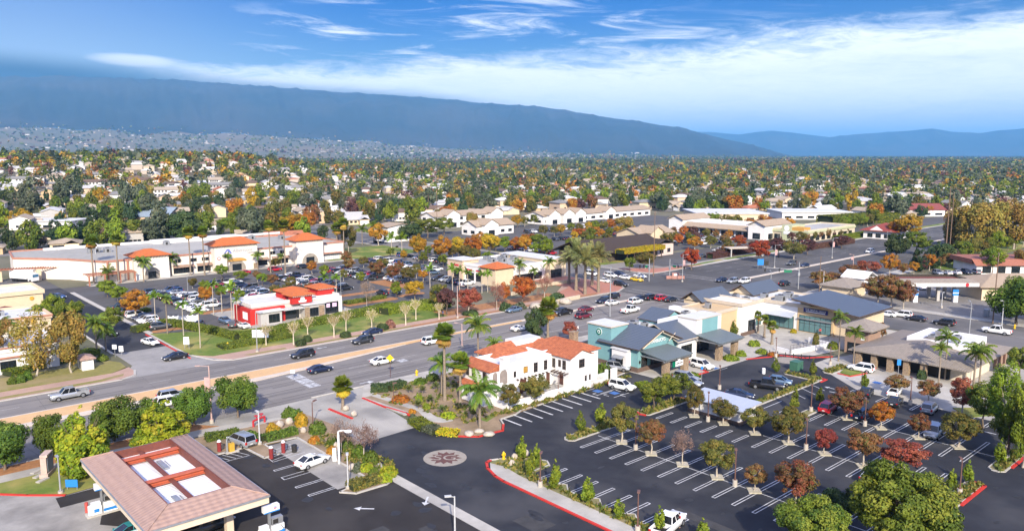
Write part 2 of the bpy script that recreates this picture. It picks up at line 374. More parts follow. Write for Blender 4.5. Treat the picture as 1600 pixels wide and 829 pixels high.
DKA = mat('junction_asphalt', (0.10,0.096,0.095), 0.9, c2=(0.072,0.07,0.071), scale=0.35, c3=(0.14,0.135,0.13), scale3=0.05, amt3=0.7, stretch=(0.15,1.4,1), spec=0.15)
S1('boulevard_road', ASPH, [rect(-160,178,118,151)], ZR)
S1('junction_road', DKA, [[(178,118),(187,112),(215,112),(230,113),(700,113),(700,171),(280,168),(225,166),(187,166),(178,151)]], ZR)
S1('cross_street_road', CROSS, [rect(187,213,-60,112), rect(188,212,166,430)], ZR)
S1('store_drive_road', NEWA, [rect(43.5,54.4,172,262), [(0,262),(54.4,262),(54.4,270),(0,270)]], ZR)
S1('drive_apron_road', mat('polished_concrete', (0.30,0.285,0.265), 0.85, c2=(0.22,0.21,0.20), scale=0.3, c3=(0.36,0.34,0.32), scale3=0.1), [[(39,151),(62,151),(56,158),(54.4,163),(54.4,172),(43.5,172),(43.5,160)]], ZR+.006)
S1('front_parking_lot', NEWA, [[(52.8,-60),(150,-60),(150,36),(150,92),(98,92),(76,89),(52.8,100)]], ZR)
S1('gas_station_lot', GASA, [rect(-60,51.4,20,103.5)], ZR)
S1('gas_forecourt_slab', OLDC, [[(-60,111),(12,110.1),(16,105.9),(19.4,103),(24.5,103.4),(22.5,98),(20.5,92),(33,76),(30,50),(-60,50)]], ZR+.008)
S1('asphalt_patch', GASA, [[(18.4,102.9),(24.6,102.9),(24.4,99.6),(18.2,99.6)]], ZR+.016)
S1('valley_gutter', CONC, [[(51.3,-20),(52.9,-20),(52.9,82),(54.5,94),(53.2,94),(51.3,82)]], ZR+.01)
S1('entry_apron', mat('apron_concrete', (0.41,0.385,0.34), 0.85, c2=(0.33,0.31,0.275), scale=0.3, c3=(0.20,0.19,0.175), scale3=0.12, amt3=0.8, stretch=(1.2,0.18,1)), [[(55,94),(65.2,94.4),(66.3,103),(66.2,112),(70,117.9),(40,117.9),(44,113),(54,110.5),(56,104)]], ZR+.012)
S1('market_parking_lot', STOREA, [rect(54.4,190,199,268.5), [(108,178.5),(154,178.5),(154,199),(104,199),(104,184)], rect(54.4,76,184,199)], ZR)
S1('loading_yard', STOREA, [rect(-20,54.4,270,300)], ZR)
S1('corner_lots', mat('bleached_asphalt', (0.26,0.235,0.205), 0.9, c2=(0.20,0.18,0.16), scale=0.2), [rect(213,330,172,192)], ZR)
S1('plaza_parking_lot', STOREA, [rect(216,420,200,330), rect(230,640,174,196)], ZR+.008)
S1('far_boulevard_lot', mat('forecourt', (0.24,0.22,0.20), 0.9, c2=(0.17,0.16,0.15), scale=0.3), [rect(214,262,40,108)], ZR)
S1('plaza_pavement', CONC, [[(112.6,82.3),(145,82.3),(150,75),(168,72),(186,72),(186,112),(112.6,112)], [(133,10),(150,10),(172,40),(172,66),(150,72),(144,72),(133,58)]], ZR+.014)
S1('coffee_drive_lane', NEWA, [[(112.6,70),(133,70),(139,70),(144,75),(141,81),(112.6,82.2)], [(108,92.2),(112.5,92.2),(112.5,84),(108,84)]], ZR+.02)
b = MB()
b.prism([(-160,135.6),(60,135.6),(80,137.3),(96,139.0),(110,139.4),(128,139.4),(128,140.2),(-160,140.2)], 0, 0.17)
struct(b.build('boulevard_median', [TAN]))
b = MB(); b.prism([(-160,133.8),(58,133.8),(72,135.4),(93,138.6),(80,137.3),(60,135.6),(-160,135.6)], 0, 0.165)
b.prism([(-160,140.2),(128,140.2),(128,140.6),(-160,140.6)], 0, 0.175); b.prism(rect(128,176,139.3,140.4), 0, .17)
b.prism([(226,138),(640,142),(640,143.6),(226,139.6)], 0, .17)
struct(b.build('median_kerb', [MEDW]))
b = MB()
b.prism([(-160,151),(39,151),(41.8,152.5),(42.6,156),(42.6,159),(39,156.6),(-160,156.6)], 0, .13)   # north pavement west of the drive
b.prism([(60,151),(178,151),(184,154),(187.5,160),(187.5,172),(176,172),(160,160),(152,156.4),(58,156.4),(55,160)], 0, .13)
struct(b.build('north_pavement', [PINK]))
b = MB()
for p in ([(-160,151.9),(36,151.9),(40,153.2),(40.6,155),(36,153.4),(-160,153.4)], [(64,152.0),(72,152.0),(72,153.2),(63,153.2)], [(74,152.0),(152,152),(152,153.1),(74,153.1)]): b.sheet(p, .136)
struct(b.build('verge_lawn', [DRYL]))
S1('kerb_mulch', MULCH, [[(104,152.0),(170,152.0),(170,153.3),(104,153.3)], [(118,156.45),(152,156.45),(160,161),(160,163),(118,163)]], .142)
raised('corner_brick_pavement', BRICK, [[(150,156.4),(178,151.5),(184,154.5),(187.2,160),(187.2,185),(172,185),(172,166),(160,160)], [(215,166.5),(246,166.8),(240,171),(226,172),(214,182),(213,172)]], .15)
b = MB()
b.prism([(-160,114.8),(40,114.8),(44,113),(40,117.9),(-160,118)], 0, .14)
struct(b.build('parkway_mulch', [MULCH]))
b = MB(); b.prism([(-160,112.2),(40,112.2),(46,111),(55,111),(44,114.2),(40,114.8),(-160,114.8)], 0, .15)
b.prism([(66.2,112.2),(70,117.9),(187,117.9),(187,114.5),(72,114.5),(68.5,112),(68,100),(66.6,100)], 0, .15)
b.prism([(213,108),(640,110),(640,112.8),(213,112.8)], 0, .15); b.prism(rect(213.2,216,-60,108), 0, .15)
b.prism([(212,166.2),(640,171),(640,173),(212,172)], 0, .14)
struct(b.build('south_pavement', [CONC]))
raised('gas_station_lawn', LAWN, [[(-60,112.2),(30,112.2),(30,103.6),(22.8,103.4),(19.4,103.2),(16,106),(12,110.2),(-60,111)]], .16)
raised('gas_station_bed', DIRT, [[(30,112.2),(46,111),(55,111),(56,104),(55,94),(53,88),(52.4,81),(50,79.9),(46,80),(44.8,81.5),(49.4,82.6),(49.6,102.2),(44.5,102.6),(44.5,98.4),(42.5,98.2),(42,103.6),(30,103.6)]], .16)
S1('charging_bay_slab', OLDC, [[(44.9,82.5),(49.3,82.5),(49.4,102),(44.9,102)]], ZR+.02)
GARD = [(66.6,112.2),(68,100),(66.4,95.5),(66.3,91),(67.2,87.5),(69.5,85.2),(73.6,84.8),(75.2,86.5),(76.4,88.6),(98,90.4),(111,92.6),(111,114.5),(72,114.5),(68.5,112)]
raised('garden_soil', DIRT, [GARD], .16)
b = MB(); b.prism([(66.5,112),(67.9,112),(69.2,100),(67.5,95),(68.9,93),(70.6,92.6),(71.4,94),(69.8,96),(70.6,100),(69.2,112.4)], .1, .175)
struct(b.build('garden_path', [CONC]))
S1('garden_lawn', LAWN, [[(74.2,88.8),(77,89.9),(77,91.2),(74,90.4)]], .166)
WISL = [(61.9,-40),(65.6,-40),(65.6,71.2),(64.6,72.5),(65.8,74.6),(68.8,73.6),(70.2,71.8),(69.6,70.8),(66.8,70.4),(66.8,-40),(65.6,-40)]
b = MB(); b.prism([(61.9,-40),(64.3,-40),(64.3,70),(64.8,74),(64.2,76.2),(62.6,74.2),(61.9,71)], 0, .15)
struct(b.build('lot_pavement', [CONC]))
b = MB(); b.prism([(64.3,-40),(65.6,-40),(65.6,70),(69.4,70.2),(70.3,71.6),(69,73.8),(66,76.3),(64.4,76.4),(64.8,74),(64.3,70)], 0, .155)
for k in range(9):
    t0 = 66.0 - k*5.46
    b.prism([(65.6,t0),(66.9,t0-1.4),(65.6,t0-2.8)], 0, .15)
def island(x0,x1,y0,y1): return [(x0+.6,y0),(x1-.6,y0),(x1,y0+.6),(x1,y1-.6),(x1-.6,y1),(x0+.6,y1),(x0,y1-.6),(x0,y0+.6)]
ISL = [island(78,88.4,74.4,76.3), island(95,106.4,74.2,76.6), island(95.3,105.6,29.8,31.6), island(111.7,122,29.4,31.3), island(111,117.5,57.3,58.8), island(111.3,134,65.3,66.6), island(133,135,65.4,72.4), island(139.5,146.5,66,68)]
for p in ISL: b.prism(p, 0, .15)
struct(b.build('island_soil', [mat('planter_soil', (0.27,0.21,0.12), 0.95, c2=(0.17,0.17,0.06), scale=1.5, c3=(0.12,0.15,0.04), scale3=0.4, amt3=0.8, bump=.4)]))
raised('corner_lawn', LAWN, [[(141,63.2),(147.5,62),(149,64.4),(146,66.4),(141.6,65.4)], [(132,40),(136,38),(138,41),(135,43.5)]], .17)
raised('store_corner_lawn', LAWN, [[(55.2,160),(58,156.5),(102,156.5),(102,172.5),(72,176),(54.9,186),(54.7,168)]], .16)
raised('north_corner_lawn', LAWN, [[(102,156.5),(118,156.5),(118,170),(108,177),(102,177)]], .16)
raised('west_lawn', DRYL, [[(-60,156.7),(39,156.7),(42.2,159.4),(42.4,163.8),(41,166.5),(-60,166.5)]], .16)
raised('far_lawn', LAWN, [rect(216,246,192,196), [(226,167),(250,170.8),(262,171.3),(262,169.4)], [(264,171.6),(520,174.6),(520,170.6),(264,169.2)], rect(146,190,268.6,300), [(300,112.9),(420,113.4),(420,106),(300,100)]], .17)
raised('store_frontage', CONC, [rect(62,156,266.5,271.5), rect(150,188,186,199), rect(74,104,174,200)], .15)
raised('drive_edge', KERBC, [rect(54.4,55.6,186.4,258), rect(43,43.5,172,230), rect(54.4,54.8,160,186)], .15)
raised('market_islands_soil', MULCH, [island(105.5,122,184.6,188), island(124,133,187,189.5), island(110,131,198.5,201), island(55.8,66,186.6,188.6), island(58,62.5,203,210), island(131,138,200,216), island(72,84,200,203)], .16)
b = MB()
b.kerb([(61.75,-40),(61.75,70.6),(62.0,72.6),(62.9,75.2),(64.0,76.7),(65,77)], .35, 0, .17)
b.kerb([(66.3,112),(66.45,106),(67.4,100.6),(66.1,95.4),(66.0,91),(66.9,87.3),(69.3,84.9),(73.7,84.5),(75.5,86.4)], .35, 0, .18)
b.kerb([(59.2,110.6),(59.6,104.2)], .4, 0, .2)
b.kerb([(12,110.2),(16,106),(19.4,103.0)], .3, 0, .18)
b.kerb([(106.5,74.8),(106.5,76.2)], .5, 0, .17); b.kerb([(95.0,74.6),(94.8,75.6),(95.2,76.5)], .4, 0, .17)
b.kerb([(97.5,29.6),(105.4,29.6),(105.8,31)], .4, 0, .17); b.kerb([(114.5,29.2),(121.8,29.2),(122.2,30.6)], .4, 0, .17)
b.kerb([(145,61.8),(140.6,63),(140.8,65.4)], .25, 0, .19); b.kerb([(53.9,158),(53.9,186)], .3, 0, .17)
b.kerb([(133.1,64.9),(135.3,64.9),(135.3,67)], .3, 0, .17); b.kerb([(145,79.6),(146.8,75.2),(152,72)], .3, 0, .17); b.kerb([(137.2,82.6),(142.6,80.2)], .3, 0, .18)
b.kerb([(120.4,82.6),(123.5,82.4),(123.8,84)], .35, 0, .18)
struct(b.build('red_kerb', [REDK]))
b = MB()
b.kerb([(24,103.4),(30,103.5),(42,103.5),(42.5,98),(44.6,98.2),(44.6,102.8),(49.4,102.3),(49.4,82.6),(44.7,81.5),(46,79.9),(50.2,79.7),(52.3,80.7),(53,88)], .25, 0, .18)
b.kerb([(75.5,86.4),(76.6,88.4),(80,88.6),(82,89.4),(90,89.6),(92,90.2),(98.4,90.4),(111,92.4)], .25, 0, .19)
b.kerb([(65.6,70.4),(69.6,70.4),(70.4,71.7),(69.2,73.8),(66,76.5),(64.9,77)], .22, 0, .18)
for k in range(9):
    t0 = 66.0 - k*5.46
    b.kerb([(65.7,t0+2.6),(65.7,t0),(66.95,t0-1.4),(65.7,t0-2.8)], .15, 0, .17)
for p in ISL: b.kerb(p + p[:1], .2, 0, .168)
for (x0,x1) in ((-160,39),(60,187)): b.kerb([(x0,118),(x1,118)], .3, 0, .16) if x0 > 0 else b.kerb([(x0,118),(40,118)], .3, 0, .16)
b.kerb([(-160,151),(39,151),(41.8,152.5),(42.8,156)], .4, 0, .165); b.kerb([(55,160),(57,153.5),(60,151),(178,151),(184,154),(187.6,160),(187.6,430)], .4, 0, .165)
b.kerb([(700,171),(280,168),(225,166),(215,166.3),(212.2,172),(212.2,430)], .4, 0, .165); b.kerb([(213.2,-60),(213.2,107),(220,112.9),(700,113)], .4, 0, .165)
struct(b.build('kerb', [KERBC]))
zm = ZR + .012
b = MB()
for s in range(-150, 176, 12):
    for t in (145.4,): b.strip([(s,t),(s+4,t)], .13, zm)
    for t in (126.5, 130.0): b.strip([(s+8,t),(s+12,t)], .13, zm)
for s in range(232, 520, 12):
    for k, t in enumerate((146.5, 151, 155.5, 160.5)): b.strip([(s,t+s*.006),(s+4,t+s*.006)], .13, zm)
    for t in (122, 127, 132): b.strip([(s,t),(s+4,t)], .13, zm)
b.strip([(70,121.4),(160,121.4)], .15, zm); b.strip([(100,133.6),(176,133.6)], .15, zm); b.strip([(104,139.0),(176,139.0)], .12, zm)
b.strip([(177,118.4),(177,139)], .4, zm); b.strip([(181,118),(181,151)], .3, zm); b.strip([(184.2,118),(184.2,151)], .3, zm)
b.strip([(190,168),(211,168)], .35, zm); b.strip([(190,171.5),(211,171.5)], .35, zm); b.strip([(190,174),(200,174)], .45, zm)
b.strip([(217,139),(217,164)], .35, zm); b.strip([(220.5,139),(220.5,164)], .35, zm); b.strip([(190,109),(212,109)], .35, zm); b.strip([(190,105.5),(212,105.5)], .35, zm)
b.strip([(200,40),(200,104)], .12, zm); b.strip([(200.3,174),(200.3,300)], .12, zm); b.strip([(194.5,174),(194.5,215)], .12, zm)
struct(b.build('lane_markings', [FAINT]))
b = MB()
rr = random.Random(3)
for (x0,x1,y0,y1) in ((62.5,65.1,129.9,133.2),(62.5,64.9,126.4,129.6),(62.4,64.7,123.4,126.1),(80.0,82.0,131.4,133.3),(84,86,127,129)):
    n = 4; w = (y1-y0)/n
    for k in range(n):
        b.sheet(rect(x0,x1,y0+k*w+.12,y0+(k+1)*w-.06), zm); b.sheet(rect(x0+.2,x0+.9,y0+k*w-.07,y0+k*w+.13), zm+.001) if k else None
        b.sheet(rect(x1-.8,x1-.2,y0+k*w-.07,y0+k*w+.13), zm+.001) if k and k != 2 else None
struct(b.build('faded_legend_markings', [WORN]))
def arrow(b, s, t, ang, L=2.4, w=.22, turn=0):
    c, n = cos(ang), sin(ang)
    T = lambda p: (s+p[0]*c-p[1]*n, t+p[0]*n+p[1]*c)
    b.sheet([T(p) for p in ((-L/2,-w/2),(L/2-.8,-w/2),(L/2-.8,w/2),(-L/2,w/2))], zm)
    if turn: b.sheet([T(p) for p in ((L/2-.8,w/2),(L/2-.9,-.9*1),(L/2+.3,-.5),(L/2-.2,w/2+.3))], zm+.001)
    else: b.sheet([T(p) for p in ((L/2-.8,-.5),(L/2,0),(L/2-.8,.5))], zm+.001)
b = MB()
for s,t,a,tu in ((71.5,119.8,0,1),(78,148.2,pi,0),(44.6,75.8,2.36,0),(51.2,72.6,-2.36,0),(116.3,79,0.2,0),(113.5,77,3.3,0),(121,72,0,0),(128,70,3.1,0),(131,62,1.5,0),(129,60,-1.5,0),(127,36,1.57,0)): arrow(b,s,t,a,2.4,.24,tu)
struct(b.build('arrow_markings', [WHITE]))
def hairpin(b, x0, x1, t, g=.42, w=.11):
    b.strip([(x0,t-g/2),(x1,t-g/2)], w, zm); b.strip([(x0,t+g/2),(x1,t+g/2)], w, zm); b.strip([(x0+.05,t-g/2),(x0+.05,t+g/2)], w, zm+.001); b.strip([(x1-.05,t-g/2),(x1-.05,t+g/2)], w, zm+.001)
b = MB()
for xm, t_hi, t_lo, half in ((82.8,72.1,-10,(-5.3,5.3)),(100.9,72.6,33,(-5.6,-1.6)),(100.9,56.0,33,(-5.3,5.3)),(117.2,56.2,33,(-5.3,5.3))):
    n = int((t_hi-t_lo)/2.72)
    for k in range(n+1):
        t = t_hi - k*2.72
        if half[1] < 0 and t < 57: break
        hairpin(b, xm+half[0], xm+half[1], t)
    if half[1] > 0: b.strip([(xm,t_hi+1.5),(xm,t_lo-1.5)], .12, zm+.002)
for k in range(30): hairpin(b, 66.6 if k%2 else 65.9, 70.6, 68.2-k*2.73)
for k in range(9):
    s = 77.3 + k*2.35
    b.strip([(s,84.3+k*.1),(s,88.6+k*.16)], .3, zm)
for k in range(11): hairpin(b, 129.2, 133, 58.6-k*2.7)
for k in range(4): b.strip([(112.2+k*0,59.6+k*2.7-1),(117.8,59.6+k*2.7-1)], .12, zm)
for k in range(3): b.strip([(122+k*3.4,62),(124+k*3.4,66)], .12, zm)
struct(b.build('stall_markings', [WHITE]))
b = MB()
for k,t in enumerate((99.6,98.6,97.6,96.6)): b.strip([(43.0,t),(47.5,t+.9)], .1, zm+.012)
b.strip([(42.8,96.0),(47.6,96.4)], .1, zm+.012); b.strip([(42.8,96),(43,100)], .1, zm+.012)
hairpin(b, 41.3, 47, 90.1, .9); hairpin(b, 41.3, 47.6, 86.5); hairpin(b, 41.4, 48.2, 83.3); hairpin(b, 41.6, 45, 93.2)
for k in range(6): b.strip([(36.0+k*.9,103.0),(36.9+k*.9,100.6)], .1, zm+.012)
b.strip([(35.6,100.4),(41.5,100.4)], .1, zm+.012)
struct(b.build('charging_bay_markings', [WHITE]))
b = MB()
for (s,t) in ((100.3,85.6),(99,88.3),(126.8,83.2),(140.5,58)):
    b.sheet(rect(s-.7,s+.7,t-.7,t+.7), zm+.004, 0); b.strip([(s-2,t-1.6),(s+2,t-1.6)], .12, zm+.004, 1); b.strip([(s-2,t+1.4),(s+2,t+1.4)], .12, zm+.004, 1)
for (s,t) in ((97.2,87.8),(98.2,86.2),(100.2,84.2),(101.8,86.6)): b.strip([(s,t),(s+.9,t)], .14, zm+.005, 1); b.strip([(s,t),(s,t-1.2)], .14, zm+.005, 1)
struct(b.build('accessible_bay_markings', [mat('blue_paint', (0.06,0.16,0.42), 0.7), WHITE]))
def roundel(name, s, t, r, star):
    b = MB(); n = 48
    b.sheet([(s+r*cos(2*pi*i/n), t+r*sin(2*pi*i/n)) for i in range(n)], ZR+.022, 0)
    if star:
        P = []
        for i in range(24):
            k = r*(.80 if i%4 == 0 else .74 if i%2 == 0 else .52); P.append((s+k*cos(2*pi*i/24+.3), t+k*sin(2*pi*i/24+.3)))
        b.sheet(P, ZR+.028, 1)
    else:
        b.sheet([(s+r*.8*cos(2*pi*i/n), t+r*.8*sin(2*pi*i/n)) for i in range(n)], ZR+.028, 1)
    return struct(b.build(name, [mat('roundel_concrete', (0.34,0.30,0.25), .85, c2=(.26,.23,.19), scale=1.2), mat('roundel_brick', (0.14,0.062,0.052), .85, c2=(.10,.052,.046), scale=2) if star else mat('roundel_gravel', (0.33,0.29,0.24), .85, c2=(.24,.21,.18), scale=1.5)]))
rd = roundel('star_roundel_road', 60.9, 81.8, 2.95, True)
lt = text_obj('SG', 2.5, MATS['roundel_concrete'], rd, (60.9,81.8,ZR+.034), (0,0,-YAW), 'monogram', .001, 1.1)
lt['kind'] = 'structure'
roundel('plaza_roundel_road', 142.6, 76.6, 2.6, False)

rs_ = random.Random(9); b = MB()
def blob(b, s, t, rx, ry, z, mi=0):
    n = 14; ph = rs_.uniform(0,6); b.sheet([(s+rx*cos(2*pi*i/n)*(1+.25*sin(3*2*pi*i/n+ph)*rs_.uniform(.5,1)), t+ry*sin(2*pi*i/n)*(1+.2*cos(2*2*pi*i/n+ph))) for i in range(n)], z, mi)
k = 0
for s0 in (74.6, 85.4, 95.6, 105.2, 111.8, 122.4, 68.6, 131):
    for j in range(17):
        if rs_.random() < .55: blob(b, s0+rs_.uniform(-1.2,1.2), 66-j*2.72+rs_.uniform(-.7,.7), rs_.uniform(.25,.7), rs_.uniform(.2,.5), ZR+.005+.0004*(k%9), 0); k += 1
for _ in range(26): blob(b, rs_.uniform(25,50), rs_.uniform(60,100), rs_.uniform(.3,1.0), rs_.uniform(.3,.8), ZR+.016+.0004*(k%9), 0); k += 1
for _ in range(30): blob(b, rs_.uniform(54,60), rs_.uniform(20,92), rs_.uniform(.2,.7), rs_.uniform(.3,1.3), ZR+.005+.0004*(k%9), 0); k += 1
struct(b.build('oil_stain_markings', [mat('oil_stain', (.022,.022,.024), .6, c2=(.035,.035,.037), scale=2)]))
b = MB()
for (s,t,w,d) in ((90,74,5,1.2),(71.5,47,1.4,9),(92,60,1.2,6),(57,60,3,4),(110,52,1.6,8),(36,86,3,2),(42,70,4,1.4),(47,64,1.2,7),(125,46,2,7),(59.5,40,2.4,5)): b.sheet(rect(s-w/2,s+w/2,t-d/2,t+d/2), ZR+.0035)
struct(b.build('asphalt_repair_patch', [mat('repair_asphalt', (.062,.060,.060), .9, c2=(.04,.039,.04), scale=.8)]))
b = MB()
for s in range(-140,180,23):
    for t in (120.2,124.2,128.3,132,143,148.2):
        b.strip([(s+rs_.uniform(0,14),t-.75),(s+rs_.uniform(16,22),t-.75+rs_.uniform(-.1,.1))], .35, ZR+.004); b.strip([(s+rs_.uniform(0,14),t+.75),(s+rs_.uniform(16,22),t+.75)], .35, ZR+.0045)
for (p,q) in (((-150,122.9),(175,122.9)),((-150,147.9),(175,147.9)),((-150,134.2),(60,134.0)),((110,136.2),(178,136.2))): b.strip([p,q], .16, ZR+.0052)
for s in range(-150,178,17): b.strip([(s,118.2),(s+rs_.uniform(-1,1),125),(s+rs_.uniform(-1,1),133)], .07, ZR+.0057); b.strip([(s+5,140.8),(s+5+rs_.uniform(-1,1),150.8)], .07, ZR+.0057)
struct(b.build('tar_seam_markings', [mat('tar_seam', (.10,.093,.088), .8, c2=(.14,.13,.12), scale=1)]))

b = MB()
for t0 in (120.0,124.0,128.2,131.9,142.8,148.0):
    for s in range(-150,178,41): b.strip([(s,t0),(s+rs_.uniform(30,41),t0+rs_.uniform(-.15,.15))], rs_.uniform(.7,1.1), ZR+.0025)
struct(b.build('lane_wear_markings', [mat('lane_wear', (.165,.15,.14), .9, c2=(.20,.185,.172), scale=.5, detail=10, stretch=(.2,2,1))]))
def stucco(n, c): return mat('stucco_'+n, c, 0.85, var=0.05, scale=0.6, detail=8, spec=0.15)
WHT = stucco('white', (0.78,0.75,0.72)); PURE = stucco('bright_white', (0.76,0.745,0.73)); CREAM = stucco('cream', (0.66,0.53,0.36)); PEACH = stucco('peach', (0.64,0.47,0.33))
TANW = stucco('tan', (0.56,0.41,0.24)); TEAL = stucco('teal', (0.185,0.355,0.37)); REDW = stucco('red', (0.50,0.035,0.03)); GREYW = stucco('warm_grey', (0.46,0.44,0.42)); BROWNW = stucco('brown', (0.33,0.22,0.16)); GREEN_W = stucco('pale_green', (0.46,0.48,0.30)); ORANGEW = stucco('orange', (0.55,0.30,0.08))
DECK = mat('flat_roof_deck', (0.42,0.41,0.39), 0.9, c2=(0.34,0.33,0.31), scale=0.15, c3=(0.26,0.25,0.24), scale3=0.08)
GRAVEL = mat('roof_gravel', (0.36,0.345,0.31), 0.95, c2=(0.29,0.28,0.25), scale=0.4, c3=(0.44,0.42,0.38), scale3=0.05)
PALE = mat('pale_roof_membrane', (0.62,0.62,0.62), 0.8, c2=(0.52,0.52,0.52), scale=0.3)
OTILE = ribmat('orange_clay_tile', (0.56,0.16,0.045), (0.40,0.10,0.03), 0.34, 'X', 0.8, bump=0.5, cross=('Y',0.5))
RTILE = ribmat('mission_tile', (0.56,0.18,0.075), (0.25,0.07,0.035), 0.32, 'X', 0.8, bump=0.6, cross=('Y',0.45))
PTILE = ribmat('pinkish_slate_tile', (0.40,0.27,0.22), (0.31,0.20,0.16), 0.9, 'X', 0.85, bump=0.35, cross=('Y',0.55))
BTILE = ribmat('beige_tile', (0.40,0.31,0.22), (0.32,0.24,0.17), 0.5, 'Y', 0.85, bump=0.4, cross=('X',0.5))
BLUER = ribmat('slate_blue_metal_roof', (0.090,0.110,0.140), (0.075,0.092,0.12), 0.45, 'X', 0.45, 0.0, bump=0.35, spec=0.4)
PORCHR = ribmat('grey_green_seam_roof', (0.14,0.165,0.17), (0.115,0.14,0.145), 0.5, 'X', 0.5, 0.0, bump=0.5, spec=0.4)
SILV = ribmat('silver_corrugated_roof', (0.55,0.58,0.63), (0.47,0.50,0.56), 0.3, 'X', 0.4, 0.25, bump=0.3, spec=0.5)
BROWNR = ribmat('dark_brown_shingle', (0.060,0.042,0.034), (0.045,0.032,0.027), 0.5, 'Y', 0.9, bump=0.3)
SHING = ribmat('grey_brown_shingle', (0.30,0.255,0.21), (0.20,0.17,0.145), 0.4, 'Y', 0.9, bump=0.3)
STONE = mat('ledge_stone', (0.38,0.28,0.18), 0.9, c2=(0.17,0.12,0.085), scale=2.6, detail=3, bump=0.8, stretch=(1,1,2.2))
BRICKB = mat('brown_brick_base', (0.16,0.105,0.08), 0.9, c2=(0.11,0.075,0.06), scale=2, stretch=(1,1,3))
TRIM = mat('beige_trim', (0.55,0.47,0.37), 0.8, var=.06); DARK = mat('dark_bronze', (0.035,0.032,0.03), 0.5, var=.05); BEAM = mat('dark_brown_timber', (0.09,0.06,0.045), 0.8)
GLA = glass(); GLB = glass('blue_tint_glass', (0.10,0.20,0.21), 0.12); GREYM = mat('grey_metal', (0.40,0.41,0.42), 0.45, 0.5); WPAINT = mat('white_enamel', (0.78,0.78,0.78), 0.4, var=.03)
STEELR = mat('red_oxide_steel', (0.52,0.13,0.065), 0.6, c2=(0.40,0.10,0.05), scale=2); STEELD = mat('rusty_dark_steel', (0.20,0.06,0.04), 0.7, c2=(0.13,0.045,0.035), scale=2)
PINKC = mat('red_tile_coping', (0.47,0.22,0.15), 0.85); REDS = mat('red_sign', (0.62,0.03,0.04), 0.45, var=.04); NAVY = mat('navy_sign', (0.03,0.035,0.16), 0.4, var=.05); BLUE = mat('blue_sign', (0.03,0.22,0.60), 0.4, var=.05); SGN = mat('sign_white', (0.82,0.82,0.82), 0.5, var=.02); GRYS = mat('sign_grey', (0.27,0.30,0.36), 0.5, var=.03); GRN = mat('sign_green', (0.0,0.16,0.09), 0.5, var=.03)
def building(name, label, cat, x, y, group=None): return thing(name, label, cat, (x, y, 0), 0, group)
def part(b, name, mats, root, label=None):
    o = b.build(name, mats, root); o.location = -Vector(root.location)
    if label: o['label'] = label
    return o
def sub(b, name, mats, par): return b.build(name, mats, par)
def win(root, side, pos, a0, a1, z0, z1, fm=DARK, gm=GLA, n=1, m=1, name='window', fw=.07):
    """window with a frame and a pane in the wall x=pos ('W'/'E') or y=pos ('S'/'N')"""
    o = -1 if side in 'SW' else 1
    def bar(b, p0, p1, q0, q1, d0, d1):
        lo, hi = sorted((pos + o*d0, pos + o*d1))
        if side in 'SN': b.box(p0, p1, lo, hi, q0, q1)
        else: b.box(lo, hi, p0, p1, q0, q1)
    f = MB(); bar(f,a0,a1,z1-fw,z1,-.05,.06); bar(f,a0,a1,z0,z0+fw,-.05,.07); bar(f,a0,a0+fw,z0+fw,z1-fw,-.05,.06); bar(f,a1-fw,a1,z0+fw,z1-fw,-.05,.06)
    for k in range(1, n): x = a0+(a1-a0)*k/n; bar(f,x-fw/2,x+fw/2,z0+fw,z1-fw,-.05,.05)
    for k in range(1, m): z = z0+(z1-z0)*k/m; bar(f,a0+fw,a1-fw,z-fw/2,z+fw/2,-.05,.045)
    w = part(f, name, [fm], root)
    g = MB(); bar(g,a0+fw,a1-fw,z0+fw,z1-fw,-.04,.015); sub(g, 'pane', [gm], w)
    return w
def hvac(root, x, y, z, w=1.6, d=1.4, h=1.0):
    b = MB(); b.box(x,x+w,y,y+d,z,z+h); b.tube((x+w/2,y+d/2,z+h),(x+w/2,y+d/2,z+h+.12),min(w,d)*.35,n=14,mi=1); b.box(x+w*.3,x+w*.6,y-.12,y,z+.1,z+h*.7,1)
    part(b, 'rooftop_unit', [GREYM, DARK], root)
def post(b, x, y, z0, z1, w=.6, mi=0): return b.box(x-w/2,x+w/2,y-w/2,y+w/2,z0,z1,mi)
r = building('fuel_canopy', 'large fuel canopy with pinkish tile mansard and open white deck with red beams', 'canopy', 27, 87.5)
X0,X1,Y0,Y1 = 20.8,33.1,75.7,99.7; x0,x1,y0,y1 = 23.7,30.2,78.5,97.2; ZF,ZE,ZI,ZD = 4.35,5.2,6.15,5.15
b = MB(); b.box(X0,X1,Y0,Y0+.25,ZF,ZE); b.box(X0,X1,Y1-.25,Y1,ZF,ZE); b.box(X0,X0+.25,Y0+.25,Y1-.25,ZF,ZE-.003); b.box(X1-.25,X1,Y0+.25,Y1-.25,ZF,ZE-.003)
b.sheet(rect(X0+.2,X1-.2,Y0+.2,Y1-.2), ZF+.1); part(b, 'fascia', [mat('canopy_cream', (0.70,0.57,0.42), .8, var=.05)], r)
b = MB(); b.box(X0-.12,X1+.12,Y0-.14,Y0-.002,ZE-.16,ZE+.02); b.box(X0-.14,X0-.002,Y0,Y1,ZE-.16,ZE+.02); b.box(X1+.002,X1+.14,Y0,Y1,ZE-.16,ZE+.02); b.box(X0-.12,X1+.12,Y1+.002,Y1+.14,ZE-.16,ZE+.02); part(b, 'gutter', [GREYM], r)
b = MB(); o = [(X0-.05,Y0-.05,ZE+.03),(X1+.05,Y0-.05,ZE+.03),(X1+.05,Y1+.05,ZE+.03),(X0-.05,Y1+.05,ZE+.03)]; i_ = [(x0,y0,ZI),(x1,y0,ZI),(x1,y1,ZI),(x0,y1,ZI)]
b.add(o + i_, [(0,1,5,4),(1,2,6,5),(2,3,7,6),(3,0,4,7)])
